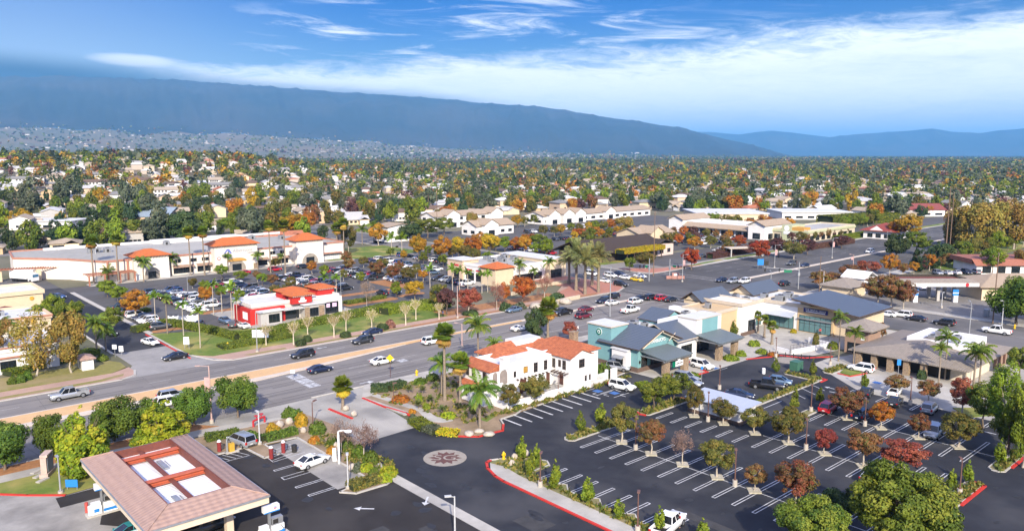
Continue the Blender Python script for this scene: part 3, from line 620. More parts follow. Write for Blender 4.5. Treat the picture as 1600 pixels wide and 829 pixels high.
for p, q in zip(o, i_): b.tube((p[0],p[1],p[2]+.03),(q[0],q[1],q[2]+.03),.09,n=6)
part(b, 'mansard_roof', [PTILE], r)
b = MB(); e = .12
b.box(x0,x1,y0,y0+e,ZD,ZI-.01); b.box(x0,x1,y1-e,y1,ZD,ZI-.01); b.box(x0,x0+e,y0+e,y1-e,ZD,ZI-.012); b.box(x1-e,x1,y0+e,y1-e,ZD,ZI-.012); part(b, 'well_wall', [STEELD], r)
b = MB(); b.sheet(rect(x0,x1,y0,y1), ZD); part(b, 'deck', [ribmat('white_deck_sheet', (0.78,0.79,0.82), (0.68,0.69,0.72), .42, 'Y', .5, bump=.6)], r)
for yy in (94.2, 86.0):
    b = MB(); b.box(x0+.1,x1-.1,yy-.42,yy+.42,ZI-.28,ZI-.2); b.box(x0+.1,x1-.1,yy-.06,yy+.06,ZD+.3,ZI-.29); b.box(x0+.1,x1-.1,yy-.42,yy+.42,ZD+.22,ZD+.3); part(b, 'red_beam', [STEELR], r)
b = MB(); b.box(26.2,26.75,y0+.1,y1-.1,ZI-.62,ZI-.55); b.box(26.42,26.54,y0+.1,y1-.1,ZD+.1,ZI-.63); part(b, 'long_beam', [STEELD], r)
for (xx,yy) in ((27.2,91.6),(25.2,80.6)):
    b = MB(); b.box(xx,xx+.5,yy-1.5,yy+1.5,ZD+.02,ZD+.2); b.tube((xx+.8,yy-1,ZD+.1),(xx+.8,yy+1.2,ZD+.1),.05,n=6); part(b, 'duct', [GREYM], r)
for (xx,yy) in ((24.3,79.6),(30.2,79.6),(24.3,96.2),(30.2,96.2)):
    b = MB(); post(b,xx,yy,.03,ZF+.1,.75); b.box(xx-.5,xx+.5,yy-.5,yy+.5,.03,.5); part(b, 'column', [mat('column_cream', (0.66,0.54,0.40), .8, var=.05)], r)
def chevrons(b, x, y, z, s, mi1, mi2):
    for k, mi in ((0, mi1), (1, mi2)):
        zz = z - k*s*.55
        for sg in (-1, 1): b.add([(x+sg*s*.6,y,zz+s*.4),(x,y,zz),(x,y,zz-s*.4),(x+sg*s*.6,y,zz)], [(0,1,2,3) if sg < 0 else (3,2,1,0)], mi)
def pump(label, x, y, group):
    r = thing('fuel_pump', label, 'fuel pump', (x,y,.03), 0, group)
    b = MB(); b.box(-1.9,1.9,-.65,.65,0,.16); b.build('island', [KERBC], r)
    b = MB(); b.box(-.1,1.35,-.36,.36,.16,1.35); b.box(-.1,1.35,-.372,-.36,.3,.62,1); b.add([(.2,-.374,.35),(1.3,-.374,.35),(1.3,-.374,.75)], [(0,1,2)], 1); b.build('dispenser', [WPAINT, BLUE], r)
    b = MB(); b.box(.02,1.25,-.3,.3,1.36,2.15); b.box(.1,.7,-.312,-.3,1.5,2.0,1); b.build('display_head', [GREYM, DARK], r)
    b = MB(); b.box(-1.35,-.3,-.34,.34,.16,1.1); b.box(-1.1,-.55,-.352,-.34,.4,.8,1); b.box(-1.3,-.35,-.28,.28,1.11,1.5,0); b.build('payment_cabinet', [WPAINT, BLUE], r)
    b = MB(); b.box(-.26,-.12,-.25,-.1,.16,2.9); b.box(-.26,-.12,.1,.25,.16,2.9); b.build('pylon', [GREYM], r)
    b = MB(); b.box(-.85,.9,-.32,.32,2.9,3.62); b.box(-.85,.9,-.335,-.32,2.9,3.02,1); chevrons(b,.4,-.335,3.42,.26,1,2); b.build('topper_sign', [WPAINT, BLUE, REDS], r)
    for yy in (-.2, .25):
        b = MB(); b.path([(.9,yy-.2,1.3),(1.1,yy-.3,.9),(1.45,yy-.3,.7),(1.5,yy-.2,1.2)], [.03]*4, 6); b.build('hose', [DARK], r)
    return r
G_ = 'fuel pumps under the tile canopy'
p = at(163,800); pump('white and blue fuel pump nearest the red bollard at the canopy edge', p[0], p[1], G_)
p = at(226,846); pump('fuel pump half hidden behind the teal car under the canopy', p[0], p[1], G_)
pump('cream topped fuel pump east of the canopy front column', 33.6, 76.6, G_)
r = building('spanish_house', 'white two-storey Spanish style house with orange tile roofs beside the boulevard', 'house', 90, 97)
b = MB(); b.box(79.4,93.2,94.2,101.2,.16,6.0); b.box(86,100,100,105,.16,6.1); b.box(94.4,99.6,90.4,101,.16,6.3); b.box(93,94.6,95,101,.16,6.2); b.box(99.4,104.2,93,104,.16,6.0); part(b, 'wall', [PURE], r)
b = MB(); b.parapet(81.2,93.3,94.1,101.3,6.0,6.55,.25,0,1); b.parapet(93.3,95,96.4,101,6.2,6.6,.2,0,1); part(b, 'flat_roof', [PURE, PALE], r)
b = MB(); b.add([(79.1,94,5.95),(81.3,94,6.85),(81.3,101.4,6.85),(79.1,101.4,5.95),(79.1,94,5.8),(81.3,94,5.8),(81.3,101.4,5.8),(79.1,101.4,5.8)], [(0,1,2,3),(4,5,1,0),(5,6,2,1),(6,7,3,2),(7,4,0,3)]); part(b, 'side_tile_roof', [RTILE], r)
b = MB(); b.add([(78.2,94.4,3.0),(79.4,94.4,3.55),(79.4,101.2,3.55),(78.2,101.2,3.0),(78.2,94.4,2.85),(79.4,94.4,2.85),(79.4,101.2,2.85),(78.2,101.2,2.85)], [(0,1,2,3),(4,5,1,0),(5,6,2,1),(6,7,3,2),(7,4,0,3)]); b.box(78.5,79.4,94.6,101,.16,2.86,1); part(b, 'lean_to_roof', [RTILE, PURE], r)
b = MB(); b.gable(94.0,100.0,90.1,101.4,6.3,7.5,'y',.16); part(b, 'gable_roof', [RTILE], r)
b = MB(); b.wallgable(94.4,99.6,90.4,6.28,7.28,'x',.2); part(b, 'gable_wall', [PURE], r)
b = MB(); b.hip(85.2,100.4,99.8,105.4,6.2,7.7); part(b, 'hip_roof', [RTILE], r)
b = MB(); b.hip(99.6,104.6,92.6,104.4,6.05,7.0,0); part(b, 'east_roof', [RTILE], r)
b = MB(); b.box(91.5,97.5,101.2,104.2,6.9,7.75,0,1); part(b, 'roof_deck', [PURE, PALE], r)
b = MB(); b.box(82.2,83.3,93.9,95.0,5.8,7.6); b.box(82.1,83.4,93.8,95.1,7.6,7.75); part(b, 'chimney', [PURE], r)
b = MB(); b.box(103.0,104.2,98,99.2,5.8,8.0); b.box(102.9,104.3,97.9,99.3,8,8.2); part(b, 'stone_chimney', [STONE], r)
def arch_open(b, x0, x1, y, z0, z1, mi, n=8, d=.012, side='S'):
    c = (x0+x1)/2; rr_ = (x1-x0)/2; P = [(x0,z0),(x1,z0)] + [(c+rr_*cos(pi*k/n), z1-rr_+rr_*sin(pi*k/n)) for k in range(n+1)]
    if side == 'S': b.add([(x,y-d,z) for x,z in P], [tuple(range(len(P)))], mi)
    else: b.add([(y-d,-x if False else x,z) for x,z in P], [tuple(range(len(P)))[::-1]], mi)
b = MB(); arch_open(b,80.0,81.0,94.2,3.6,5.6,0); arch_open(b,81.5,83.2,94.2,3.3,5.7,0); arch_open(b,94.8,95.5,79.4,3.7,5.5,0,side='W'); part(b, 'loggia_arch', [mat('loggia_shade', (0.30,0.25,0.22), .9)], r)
b = MB()
for k in range(12): b.box(81.0+k*.26,81.26+k*.26,93.1,94.2,.16,3.3-k*.27)
b.add([(81,93.1,3.3),(84.2,93.1,.2),(84.2,93.1,1.0),(81,93.1,4.15)], [(0,1,2,3)]); b.add([(81,93.0,3.3),(84.2,93.0,.2),(84.2,93.0,1.0),(81,93.0,4.15)], [(0,1,2,3)]); b.add([(81,93.0,4.15),(84.2,93.0,1.0),(84.2,93.1,1.0),(81,93.1,4.15)], [(0,1,2,3)]); b.box(79.6,81.02,92.9,94.2,3.0,3.3); b.box(79.6,81.02,92.9,93.0,3.3,4.1)
part(b, 'outside_stair', [PURE], r)
for (a0,a1,z0,z1,n,m) in ((84.6,85.1,4.0,5.0,1,1),(86.9,87.7,4.3,5.4,2,1),(89.2,90.1,4.0,5.7,2,3),(91.6,92.4,4.0,5.7,2,3)): win(r,'S',94.2,a0,a1,z0,z1,BEAM,GLA,n,m)
win(r,'S',90.4,96.4,97.8,4.2,5.7,BEAM,GLA,3,2); win(r,'S',90.4,97.9,98.4,1.6,2.6,BEAM,GLA,1,1); win(r,'S',90.4,99.0,99.4,1.6,2.6,BEAM,GLA,1,1)
for (a0,a1,z0,z1) in ((91.6,92.4,4.0,5.6),(92.8,93.4,4.3,5.5),(94.0+.2,94.9,3.9,5.5)): win(r,'W',94.4 if a0 < 93.9 else 94.4,a0,a1,z0,z1,BEAM,GLA,2,3)
for (a0,a1) in ((95.2,96.0),(98,98.8),(99.6,100.3)): win(r,'W',79.4,a0,a1,4.2,5.6,BEAM,GLA,1,2)
for (a0,a1) in ((95.6,96.4),(99,99.8)): win(r,'W',78.5,a0,a1,1.0,2.3,BEAM,GLA,1,2)
b = MB(); b.box(86.0,87.4,94.12,94.2,.8,3.3); b.box(92.2,93.0,94.12,94.2,1.2,3.3); part(b, 'door', [mat('brown_door', (0.12,0.05,0.035), .6)], r)
b = MB(); b.box(94.32,94.4,92.2,93.1,1.2,3.3); part(b, 'door', [MATS['brown_door']], r)
b = MB()
for k in range(9): b.box(85.2+k*.85,85.45+k*.85,93.75,94.2,3.45,3.6)
part(b, 'beam_end', [BEAM], r)
b = MB()
for k in range(5): b.obox((94.0-.0+k*.0+.0,91.0+k*.8,3.5),(1.2,.12,.14),0)
b.box(93.4,93.55,90.8,94.6,3.3,3.44); part(b, 'trellis', [BEAM], r)
b = MB(); b.box(86.8,87.8,94.155,94.17,4.35,5.35) ; part(b, 'lit_blind', [mat('amber_blind', (0.55,0.30,0.05), .7)], r)
r = building('garden_wall', 'low white wall round the terrace of the Spanish house', 'wall', 88, 91)
b = MB(); b.box(80.0,96.2,90.7,91.0,.16,1.25); b.box(80.0,80.3,91.0,94.0,.16,1.25); b.box(80.3,94.3,91.0,93.0,.16,.55); b.box(79.95,96.2,90.66,91.04,1.25,1.34); part(b, 'wall', [PURE], r)
b = MB(); b.box(86.6,94.0,91.8,94.1,.56,1.1); part(b, 'terrace', [CONC], r)
b = MB()
for k in range(20): b.tube((87+k*.36,91.75,1.1),(87+k*.36,91.75,2.0),.02,n=4)
b.tube((87,91.75,2.0),(93.9,91.75,2.0),.03,n=4); part(b, 'railing', [DARK], r)
r = building('picket_gate', 'white picket gate with posts next to the Spanish house', 'gate', 101, 91)
b = MB()
for k in range(16): b.box(99.6+k*.28,99.72+k*.28,91.0,91.08,.16,1.9)
b.box(99.5,104.2,91.09,91.15,1.6,1.7); b.box(99.5,104.2,91.09,91.15,.5,.6); part(b, 'pickets', [WPAINT], r)
b = MB(); b.box(104.2,104.6,90.8,91.3,.1,2.3); b.box(105.6,107.2,90.9,91.2,.1,2.2); part(b, 'gate_post', [PURE], r)
r = building('coffee_shop', 'teal and white coffee shop with dark blue gabled metal roofs and stone porches', 'shop', 122, 96)
b = MB(); b.box(113.2,121,91.0,100.5,.03,4.7,0); b.box(118,141,100,107,.03,4.6,0); b.box(113,118,97.6,103.6,.03,7.6,0); part(b, 'teal_wall', [TEAL], r)
b = MB(); b.box(113.1,125.4,90.9,91.0,.03,.9); b.box(113.05,113.2,91,97.6,.03,1.0); b.box(112.9,113.0,97.6,103.6,.03,1.0); part(b, 'brick_plinth', [BRICKB], r)
b = MB(); b.wallgable(113.2,125.2,91.0,4.7,7.15,'x',.25); b.box(121,125.2,91.0,91.3,.03,4.7); part(b, 'gable_wall', [TEAL], r)
b = MB(); b.gable(112.3,126.2,90.0,100.6,4.75,7.6,'y',.2,0,1); part(b, 'main_roof', [BLUER, BEAM], r)
b = MB()
for sg in (-1, 1):
    for k in (0, 1): b.tube((119.25+sg*5.6,90.15+k*.2,4.75),(119.25,90.15+k*.2,7.1),.12,n=4)
b.tube((121.6,90.2,5.0),(123.6,90.2,6.3),.1,n=4); b.tube((119.2,89.7,7.3),(119.2,91,7.3),.14,n=4); part(b, 'roof_bracket', [TRIM], r)
b = MB(); b.gable(123.6,131.3,89.5,101.4,4.55,7.1,'x',.2,0,1); part(b, 'side_roof', [BLUER, TRIM], r)
b = MB(); b.box(125.3,131,90.6,100,.03,4.5); part(b, 'white_wall', [PURE], r)
b = MB(); b.box(130.6,139.2,90.1,94.8,3.4,7.75); b.box(130.6,139.2,94.8,100,.03,6.4); b.box(138.6,139.2,90.3,94.8,.03,3.4); b.box(130.6,131.0,90.3,94.8,.03,3.4); part(b, 'white_tower', [PURE], r)
b = MB(); b.box(132.4,137.8,89.98,90.1,3.6,7.7); part(b, 'teal_panel', [TEAL], r)
b = MB(); b.box(130.5,139.3,90.0,94.9,7.75,7.95,0,1); part(b, 'parapet_cap', [TRIM, PALE], r); b = MB(); b.box(112.8,118.2,97.4,103.8,7.6,7.85,0,1); part(b, 'parapet_cap', [TRIM, PALE], r)
b = MB(); b.gable(132,142,100.2,106.6,5.5,7.4,'y',.18,0,1); part(b, 'rear_roof', [BLUER, BEAM], r)
b = MB(); b.wallgable(132.4,141.6,100.4,4.6,7.1,'x',.2); b.box(132.4,141.6,100.4,106.4,4.5,5.4); part(b, 'rear_gable_wall', [TEAL], r)
b = MB(); b.sheet(rect(118,146,100.2,107), 4.75); part(b, 'flat_roof', [PALE], r)
hvac(r,122,102,4.75); hvac(r,126,103,4.75,2.2,1.6,1.2); hvac(r,128.5,101.6,4.75,1.2,1.2,.9); hvac(r,143,101.5,4.75,1.8,1.5,1.3)
b = MB(); b.box(112.0,113.2,92.7,96.4,.9,4.0); part(b, 'drive_through_bay', [PURE], r)
b = MB(); b.box(111.8,113.2,92.5,96.6,4.0,4.25); part(b, 'bay_cap', [PALE], r)
b = MB(); b.add([(111.9,93.2,3.0),(111.0,93.2,2.6),(111.0,95.8,2.6),(111.9,95.8,3.0),(111.9,93.2,2.9),(111,93.2,2.5),(111,95.8,2.5),(111.9,95.8,2.9)], [(0,3,2,1),(4,5,6,7),(1,2,6,5),(0,1,5,4),(3,7,6,2)]); part(b, 'awning', [GREYM], r)
win(r,'W',112.0,93.6,95.4,1.4,2.4,DARK,GLA,2,1); win(r,'S',91.0,114.2,116.0,.4,3.0,DARK,GLA,2,2,'door'); win(r,'S',91.0,117,121.4,.3,3.3,DARK,GLA,5,2); win(r,'S',90.6,126.2,129.8,.3,3.1,DARK,GLA,4,2); win(r,'S',92.5,131.2,138.4,.2,3.3,DARK,GLA,6,2,'entrance_door')
b = MB(); b.box(131,138.6,92.5,94.8,.03,3.4); part(b, 'entry_recess', [DARK], r)
def porch(nm, x0,x1,y0,y1,z0,z1):
    b = MB(); b.add([(x0,y0,z0),(x1,y0,z0),(x1,y1,z1),(x0,y1,z1)]+[(x,y,z-.16) for x,y,z in ((x0,y0,z0),(x1,y0,z0),(x1,y1,z1),(x0,y1,z1))], [(0,1,2,3),(7,6,5,4),(0,4,5,1),(1,5,6,2),(2,6,7,3),(3,7,4,0)]); part(b, 'porch_roof', [PORCHR], r)
    b = MB()
    n = int((x1-x0)/.55)
    for k in range(n): b.box(x0+.2+k*.55,x0+.3+k*.55,y0+.1,y1,z0-.36,z0-.18)
    b.box(x0+.1,x1-.1,y0+.35,y0+.6,z0-.55,z0-.2); part(b, 'porch_rafter', [GREYM], r)
porch('p', 113.7,122.2,84.9,91,3.5,4.25); porch('p', 130.2,138.9,84.2,90.1,4.1,4.9)
for (x,y,h) in ((115.5,86.2,3.2),(121.3,86.2,3.2),(132.7,86.1,3.75),(138.2,86.1,3.75)):
    b = MB(); b.box(x-.7,x+.7,y-.45,y+.45,.03,h); part(b, 'stone_pillar', [STONE], r)
b = MB()
for x in (113.6, 125.2): b.box(x-.12,x+.12,90.7,90.95,1.8,2.3)
part(b, 'wall_lamp', [DARK], r)
text_obj('STARBUCKS', .95, SGN, r, (118.9-122,90.93-96,5.35), FACE_S(), sx=1.0)
b = MB(); n = 28
b.tube((112.98,100.6,6.4),(112.9,100.6,6.4),.72,n=n,mi=0); b.tube((112.89,100.6,6.4),(112.86,100.6,6.4),.66,n=n,mi=1); b.tube((112.855,100.6,6.4),(112.84,100.6,6.4),.36,n=n,mi=0); b.tube((112.835,100.6,6.38),(112.82,100.6,6.38),.2,n=10,mi=1)
part(b, 'round_emblem', [SGN, GRN], r)
b = MB(); b.box(118.2,120.6,86.0,86.05,1.3,2.35); part(b, 'banner', [SGN], r)
b = MB(); b.box(117.3,118.19,86.0,86.06,1.3,2.35); part(b, 'banner_panel', [GRN], r)
text_obj('NOW OPEN', .36, DARK, r, (119.4-122,85.98-96,1.82), FACE_S())
r = building('retail_building', 'white and tan single-storey shops around a plaza with slate blue roofs', 'shop building', 163, 95)
b = MB(); b.box(145.3,153.6,95.4,104.2,.03,6.5); part(b, 'tan_wall', [TANW], r)
b = MB(); b.box(144.6,146.6,100.4,107.6,.03,6.3); part(b, 'white_wall', [PURE], r)
b = MB(); b.box(153.6,159.8,94.2,106.5,.03,7.3); b.box(159.8,169,97.8,108,.03,5.9); b.box(169.0,183,88.9,108,.03,5.9); part(b, 'white_wall', [PURE], r)
b = MB(); b.box(169.6,183,75.0,88.9,.03,5.9); part(b, 'south_wall', [CREAM], r)
b = MB(); b.box(168.9,169.6,80.2,88.9,.03,6.3); part(b, 'tan_front', [TANW], r)
b = MB(); b.parapet(145.1,153.8,95.2,104.4,6.45,6.8,.25,0,1); b.parapet(153.4,160,94.0,106.7,7.2,7.65,.25,0,1); b.parapet(160,183.2,97.6,108.2,5.9,6.5,.25,0,1); b.parapet(168.8,183.2,86,97.6,5.9,6.4,.25,0,1); part(b, 'parapet_roof', [TRIM, PALE], r)
b = MB(); b.add([(166.2,73.3,6.1),(183.6,73.3,6.1),(183.6,89.2,8.0),(166.2,89.2,8.0)]+[(x,y,z-.3) for x,y,z in ((166.2,73.3,6.1),(183.6,73.3,6.1),(183.6,89.2,8.0),(166.2,89.2,8.0))], [(0,1,2,3)], 0); b.add(b.v[-8:], [(7,6,5,4),(0,4,5,1),(1,5,6,2),(2,6,7,3),(3,7,4,0)], 1); part(b, 'shed_roof', [BLUER, BEAM], r)
b = MB(); b.add([(169.8,75,5.9),(169.8,88.8,5.9),(169.8,88.8,7.7),(169.8,75,6.1)], [(0,3,2,1)]); b.add([(183,75,5.9),(169.7,75,5.9),(169.7,75,6.05),(183,75,6.05)], [(0,3,2,1)]); part(b, 'clerestory_wall', [CREAM], r)
b = MB(); b.gable(151.4,164,103.2,109.4,6.9,9.0,'x',.2,0,1); part(b, 'gable_roof', [BLUER, BEAM], r); b = MB(); b.gable(171,185,101.8,109,6.3,8.6,'x',.2,0,1); part(b, 'gable_roof', [BLUER, BEAM], r)
b = MB(); b.wallgable(103.6,109,152.4,6.6,8.75,'y',.25); b.box(152.4,163,103.6,109,5.9,6.8); part(b, 'gable_wall', [CREAM], r); b = MB(); b.wallgable(102.2,108.6,172,6.1,8.35,'y',.25); b.box(172,184,102.2,108.6,5.9,6.2); part(b, 'gable_wall', [CREAM], r)
for (x,y,w,d,h) in ((161.5,101,2,1.6,1.3),(165,103,1.8,1.5,1.1),(164,99.4,1.6,1.3,1),(170.5,94,2.4,1.8,1.4),(173.5,91.5,1.8,1.6,1.2),(171.4,98.8,1.6,1.4,1.1),(176,95,2.2,1.8,1.3),(147.8,99,1.1,1.1,1.3)): hvac(r,x,y,6.0 if x > 150 else 6.5,w,d,h)
def shade(x0,x1,y0,y1,z0,z1,nm='awning'):
    b = MB(); b.add([(x0,y0,z0),(x1,y0,z0),(x1,y1,z1),(x0,y1,z1)]+[(x,y,z-.12) for x,y,z in ((x0,y0,z0),(x1,y0,z0),(x1,y1,z1),(x0,y1,z1))], [(0,1,2,3),(7,6,5,4),(0,4,5,1),(1,5,6,2),(2,6,7,3),(3,7,4,0)]); part(b, nm, [SILV], r)
shade(160.2,168.4,96.0,97.8,3.3,4.2)
b = MB(); b.add([(167.0,89.4,3.3),(169,89.4,4.2),(169,97.4,4.2),(167.0,97.4,3.3)]+[(x,y,z-.12) for x,y,z in ((167.0,89.4,3.3),(169,89.4,4.2),(169,97.4,4.2),(167.0,97.4,3.3))], [(0,1,2,3)[::-1],(4,5,6,7)[::-1],(0,1,5,4),(1,2,6,5),(2,3,7,6),(3,0,4,7)]); part(b, 'awning', [SILV], r)
win(r,'S',97.8,160.6,168.2,.2,3.2,DARK,GLB,5,1); win(r,'W',169,89.8,97.0,.2,3.2,DARK,GLB,6,1); win(r,'W',168.9,80.7,88.4,.2,4.0,DARK,GLB,6,2,'shop_window'); win(r,'S',94.2,156.5,159.4,.2,3.4,DARK,GLA,3,1)
b = MB(); b.box(168.4,168.9,80.4,88.6,3.1,3.3); part(b, 'canopy_blade', [GREYM], r)
b = MB(); b.box(168.75,168.9,81.6,87.4,4.75,5.75); part(b, 'sign_board', [NAVY], r)
text_obj('THE DENTAL OFFICE', .52, SGN, r, (168.72-163,84.5-95,5.4), FACE_W(), sx=1.0)
b = MB(); b.box(168.72,168.75,82.2,86.8,4.9,5.08); part(b, 'sign_underline', [SGN], r)
b = MB(); b.box(145.2,153.6,95.3,95.4,.03,.9); b.box(153.6,159.8,94.1,94.2,.03,.9); b.box(168.85,168.98,88.9,97.6,.03,.2); part(b, 'brick_plinth', [BRICKB], r)
r = building('grill_restaurant', 'low restaurant with grey brown shingle roof, white roof well and a square corner tower', 'restaurant', 161, 57)
b = MB(); b.box(152.5,172.5,47.2,66,.03,3.1); part(b, 'wall', [mat('cream_siding', (0.66,0.58,0.45), .85, var=.05)], r)
b = MB(); b.box(152.3,152.5,50,66,.03,3.05); part(b, 'porch_shade_panel', [DARK], r)  # dark sheet on the cream wall, painting in the shade under the porch
b = MB(); b.hip(148.7,174.2,45.8,67.4,3.15,5.2,0,8.5,.25); part(b, 'roof', [SHING], r)
b = MB(); b.box(159,170.4,49.8,50.1,3.4,5.3); b.box(159,170.4,60.2,60.5,3.4,5.3); b.box(159,159.3,50.1,60.2,3.4,5.3); b.box(170.1,170.4,50.1,60.2,3.4,5.3); part(b, 'roof_well', [PURE], r)
b = MB(); b.sheet(rect(159.2,170.2,50,60.3), 5.1-.25); part(b, 'well_deck', [PALE], r)
for (x,y) in ((161,52),(165,53),(162,56.5),(167,57)): hvac(r,x,y,4.86,1.5,1.2,.7)
for y in (65.6,62.6,59.6,56.6,53.6):
    b = MB(); b.box(149.2,150.2,y-.5,y+.5,.03,2.95); part(b, 'stone_column', [STONE], r)
b = MB(); b.box(157.6,163.4,67.4,72.2,.03,5.6); part(b, 'tower_wall', [BROWNW], r)
b = MB(); b.hip(156.4,164.6,66.2,73.4,5.6,7.1,0,None,.3); part(b, 'tower_roof', [SHING], r)
win(r,'W',157.6,68.4,70.8,4.4,5.2,DARK,GLA,3,1); win(r,'W',157.6,68,71.6,.3,2.4,DARK,GLA,2,1); win(r,'S',67.4,159.4,161.6,4.4,5.2,DARK,GLA,3,1)
b = MB(); b.box(157.55,157.6,68.2,68.9,.0+3.2,3.9); part(b, 'plaque', [SGN], r)
b = MB(); b.box(166.5,172.6,46.6,47.2,.03,3.1); part(b, 'south_panel', [BROWNW], r)
win(r,'S',46.6,167.4,168.6,.4,2.4,DARK,MATS['brown_door']); win(r,'S',46.6,170,171.2,.4,2.4,DARK,MATS['brown_door'])
r = building('trash_enclosure', 'white walled enclosure with a flat silver metal roof in the parking lot', 'enclosure', 104.3, 66.8)
b = MB(); b.box(102.1,102.35,62.2,71.4,.03,2.0); b.box(102.35,106.4,62.2,62.45,.03,2.0); b.box(102.35,106.4,71.15,71.4,.03,2.0); b.box(106.4,106.6,62.2,71.4,.03,2.0); part(b, 'wall', [PURE], r)
b = MB(); b.box(101.95,102.1,62.0,71.6,.03,.5); b.box(102.1,106.7,62.0,62.2,.03,.5); part(b, 'plinth', [BRICKB], r)
b = MB(); Q = ((101.5,61.4,2.5),(107.0,61.4,2.85),(107.0,71.9,2.85),(101.5,71.9,2.5)); b.add(list(Q)+[(x,y,z-.14) for x,y,z in Q], [(0,1,2,3),(7,6,5,4),(0,4,5,1),(1,5,6,2),(2,6,7,3),(3,7,4,0)]); part(b, 'roof', [SILV], r)
for (x,y) in ((102.2,62.3),(102.2,66.8),(102.2,71.3),(106.5,62.3),(106.5,71.3)):
    b = MB(); post(b,x,y,2.0,2.4 if x < 104 else 2.7,.2); part(b, 'post', [WPAINT], r)
r = building('fast_food_shop', 'red and grey fast food shop with small orange tile roofs', 'restaurant', 88, 185)
b = MB(); b.box(76.4,99.8,179.6,191,.03,4.5); part(b, 'wall', [mat('shop_putty', (0.56,0.52,0.47), .85, var=.04)], r)
b = MB(); b.box(75.7,84.6,178.9,188.4,.03,3.9); part(b, 'red_wall', [REDW], r)
b = MB(); b.parapet(76.2,100,179.4,191.2,4.5,5.05,.3,0,1); part(b, 'parapet', [mat('shop_white', (0.66,0.63,0.58), .85, var=.04), PALE], r)
b = MB(); b.box(77.4,82.8,176.9,180,.03,3.2); b.box(89.0,94.4,177.2,180,.03,3.5); part(b, 'grey_porch', [GREYW], r)
b = MB(); b.box(77.0,83.2,176.5,180,3.2,3.5); b.box(88.6,94.8,176.8,180,3.5,3.8); part(b, 'porch_cap', [PALE], r)
b = MB(); b.box(94.4,99.9,177.9,180,.03,4.6); part(b, 'east_bay', [MATS['shop_white']], r)
for (x0_,x1_,y0_,y1_,z0_,z1_) in ((86.2,91.6,178.2,180.2,4.0,6.1),(86.6,92.6,183,188,4.4,6.3),(95.4,100.2,182.5,188,4.4,6.3)):
    b = MB(); b.box(x0_,x1_,y0_,y1_,z0_,z1_); part(b, 'tower', [REDW], r)
    b = MB(); b.hip(x0_-.6,x1_+.6,y0_-.7,max(y1_,y0_+4)+.5,z1_+.12,z1_+1.0); part(b, 'tower_roof', [OTILE], r)
    b = MB()
    for k in range(int((x1_-x0_)/.5)): b.box(x0_+.1+k*.5,x0_+.32+k*.5,y0_-.55,y0_,z1_-.28,z1_-.1)
    part(b, 'rafter_tail', [SGN], r)
b = MB(); n = 16; P = [(89-1.2,4.55),(89+1.2,4.55),(89+1.05,4.75),(89+.62,4.8),(89+.5,5.45),(89+.2,5.62),(89,5.5),(89-.2,5.62),(89-.5,5.45),(89-.62,4.8),(89-1.05,4.75)]
b.add([(x,178.12,z) for x,z in P] , [tuple(range(len(P)))]); b.box(88,90,178.1,178.16,4.25,4.45); part(b, 'emblem', [SGN], r)
b = MB()
for k in range(11): b.obox((83.4+k*.5,178.2,3.2),(.22,2.8,.14),0)
b.box(83.2,89,176.9,177.1,2.95,3.1); b.box(83.2,89,179.2,179.4,2.95,3.1); part(b, 'pergola', [PALE], r)
win(r,'S',176.9,79.4,82.2,.5,2.6,DARK,GLA,3,1); win(r,'S',177.2,90.4,92.8,.5,2.7,DARK,GLA,3,1); win(r,'S',177.9,95,98.8,.4,3.4,DARK,GLA,3,1); win(r,'W',75.7,180.5,183.2,1.2,3.0,WPAINT,SGN,3,2)
b = MB(); b.box(83,88.6,179.5,179.58,.2,3); part(b, 'storefront', [GLA], r)
b = MB(); b.box(89.0,90.3,177.08,177.19,.05,3.0); b.box(92.9,94.4,177.08,177.19,.05,3.0); part(b, 'stone_facing', [STONE], r)
b = MB(); b.box(95.3,96.3,177.7,177.76,2.1,3.1); b.box(97.0,98.2,177.7,177.76,2.1,3.1); part(b, 'poster', [mat('magenta_poster', (0.62,0.25,0.55), .5, c2=(.75,.7,.75), scale=3)], r)
r = building('supermarket', 'long white supermarket with three orange tiled entrance towers', 'supermarket', 105, 290)
FP = [(67.5,271.8),(154,271.8),(154,306),(112,322),(50,322),(47.6,301),(60.5,286)]
MKT = stucco('market_cream', (0.76,0.69,0.60)); b = MB(); b.prism(FP, .03, 6.6, 0, 1); part(b, 'wall', [MKT, GRAVEL], r)
b = MB()
for (a, c) in zip(FP, FP[1:]+FP[:1]): b.kerb([a, c], .5, 6.5, 7.05)
part(b, 'coping', [PINKC], r)
for (x0_,x1_,z_,y_) in ((76,87,7.6,269.6),(102,117.4,9.2,268.6),(132.4,143.4,8.8,268.4)):
    b = MB(); b.box(x0_,x1_,y_,y_+6,.03,z_); part(b, 'entrance_tower', [MKT], r)
    b = MB(); b.hip(x0_-.9,x1_+.9,y_-.9,y_+8,z_+.25,z_+(2.6 if z_>8 else 2.2),0,5.2); part(b, 'tower_roof', [OTILE], r)
    b = MB()
    for k in range(int((x1_-x0_)/.9)): b.box(x0_+.3+k*.9,x0_+.52+k*.9,y_-.6,y_,z_-.35,z_)
    part(b, 'bracket', [TRIM], r)
    c_ = (x0_+x1_)/2; w_ = 2.4 if z_ < 8 else 3.3
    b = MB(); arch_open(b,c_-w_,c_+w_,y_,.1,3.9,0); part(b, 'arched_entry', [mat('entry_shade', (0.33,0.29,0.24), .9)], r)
    b = MB(); b.box(c_-w_*.5,c_+w_*.5,y_-.06,y_-.02,.1,2.5); part(b, 'door', [GLA], r)
    b = MB(); b.box(x0_,x0_+1.6,y_-.25,y_,.03,2.2); b.box(x1_-1.6,x1_,y_-.25,y_,.03,2.2); part(b, 'stone_base', [STONE if z_ > 9 else PURE], r)
b = MB(); n=10
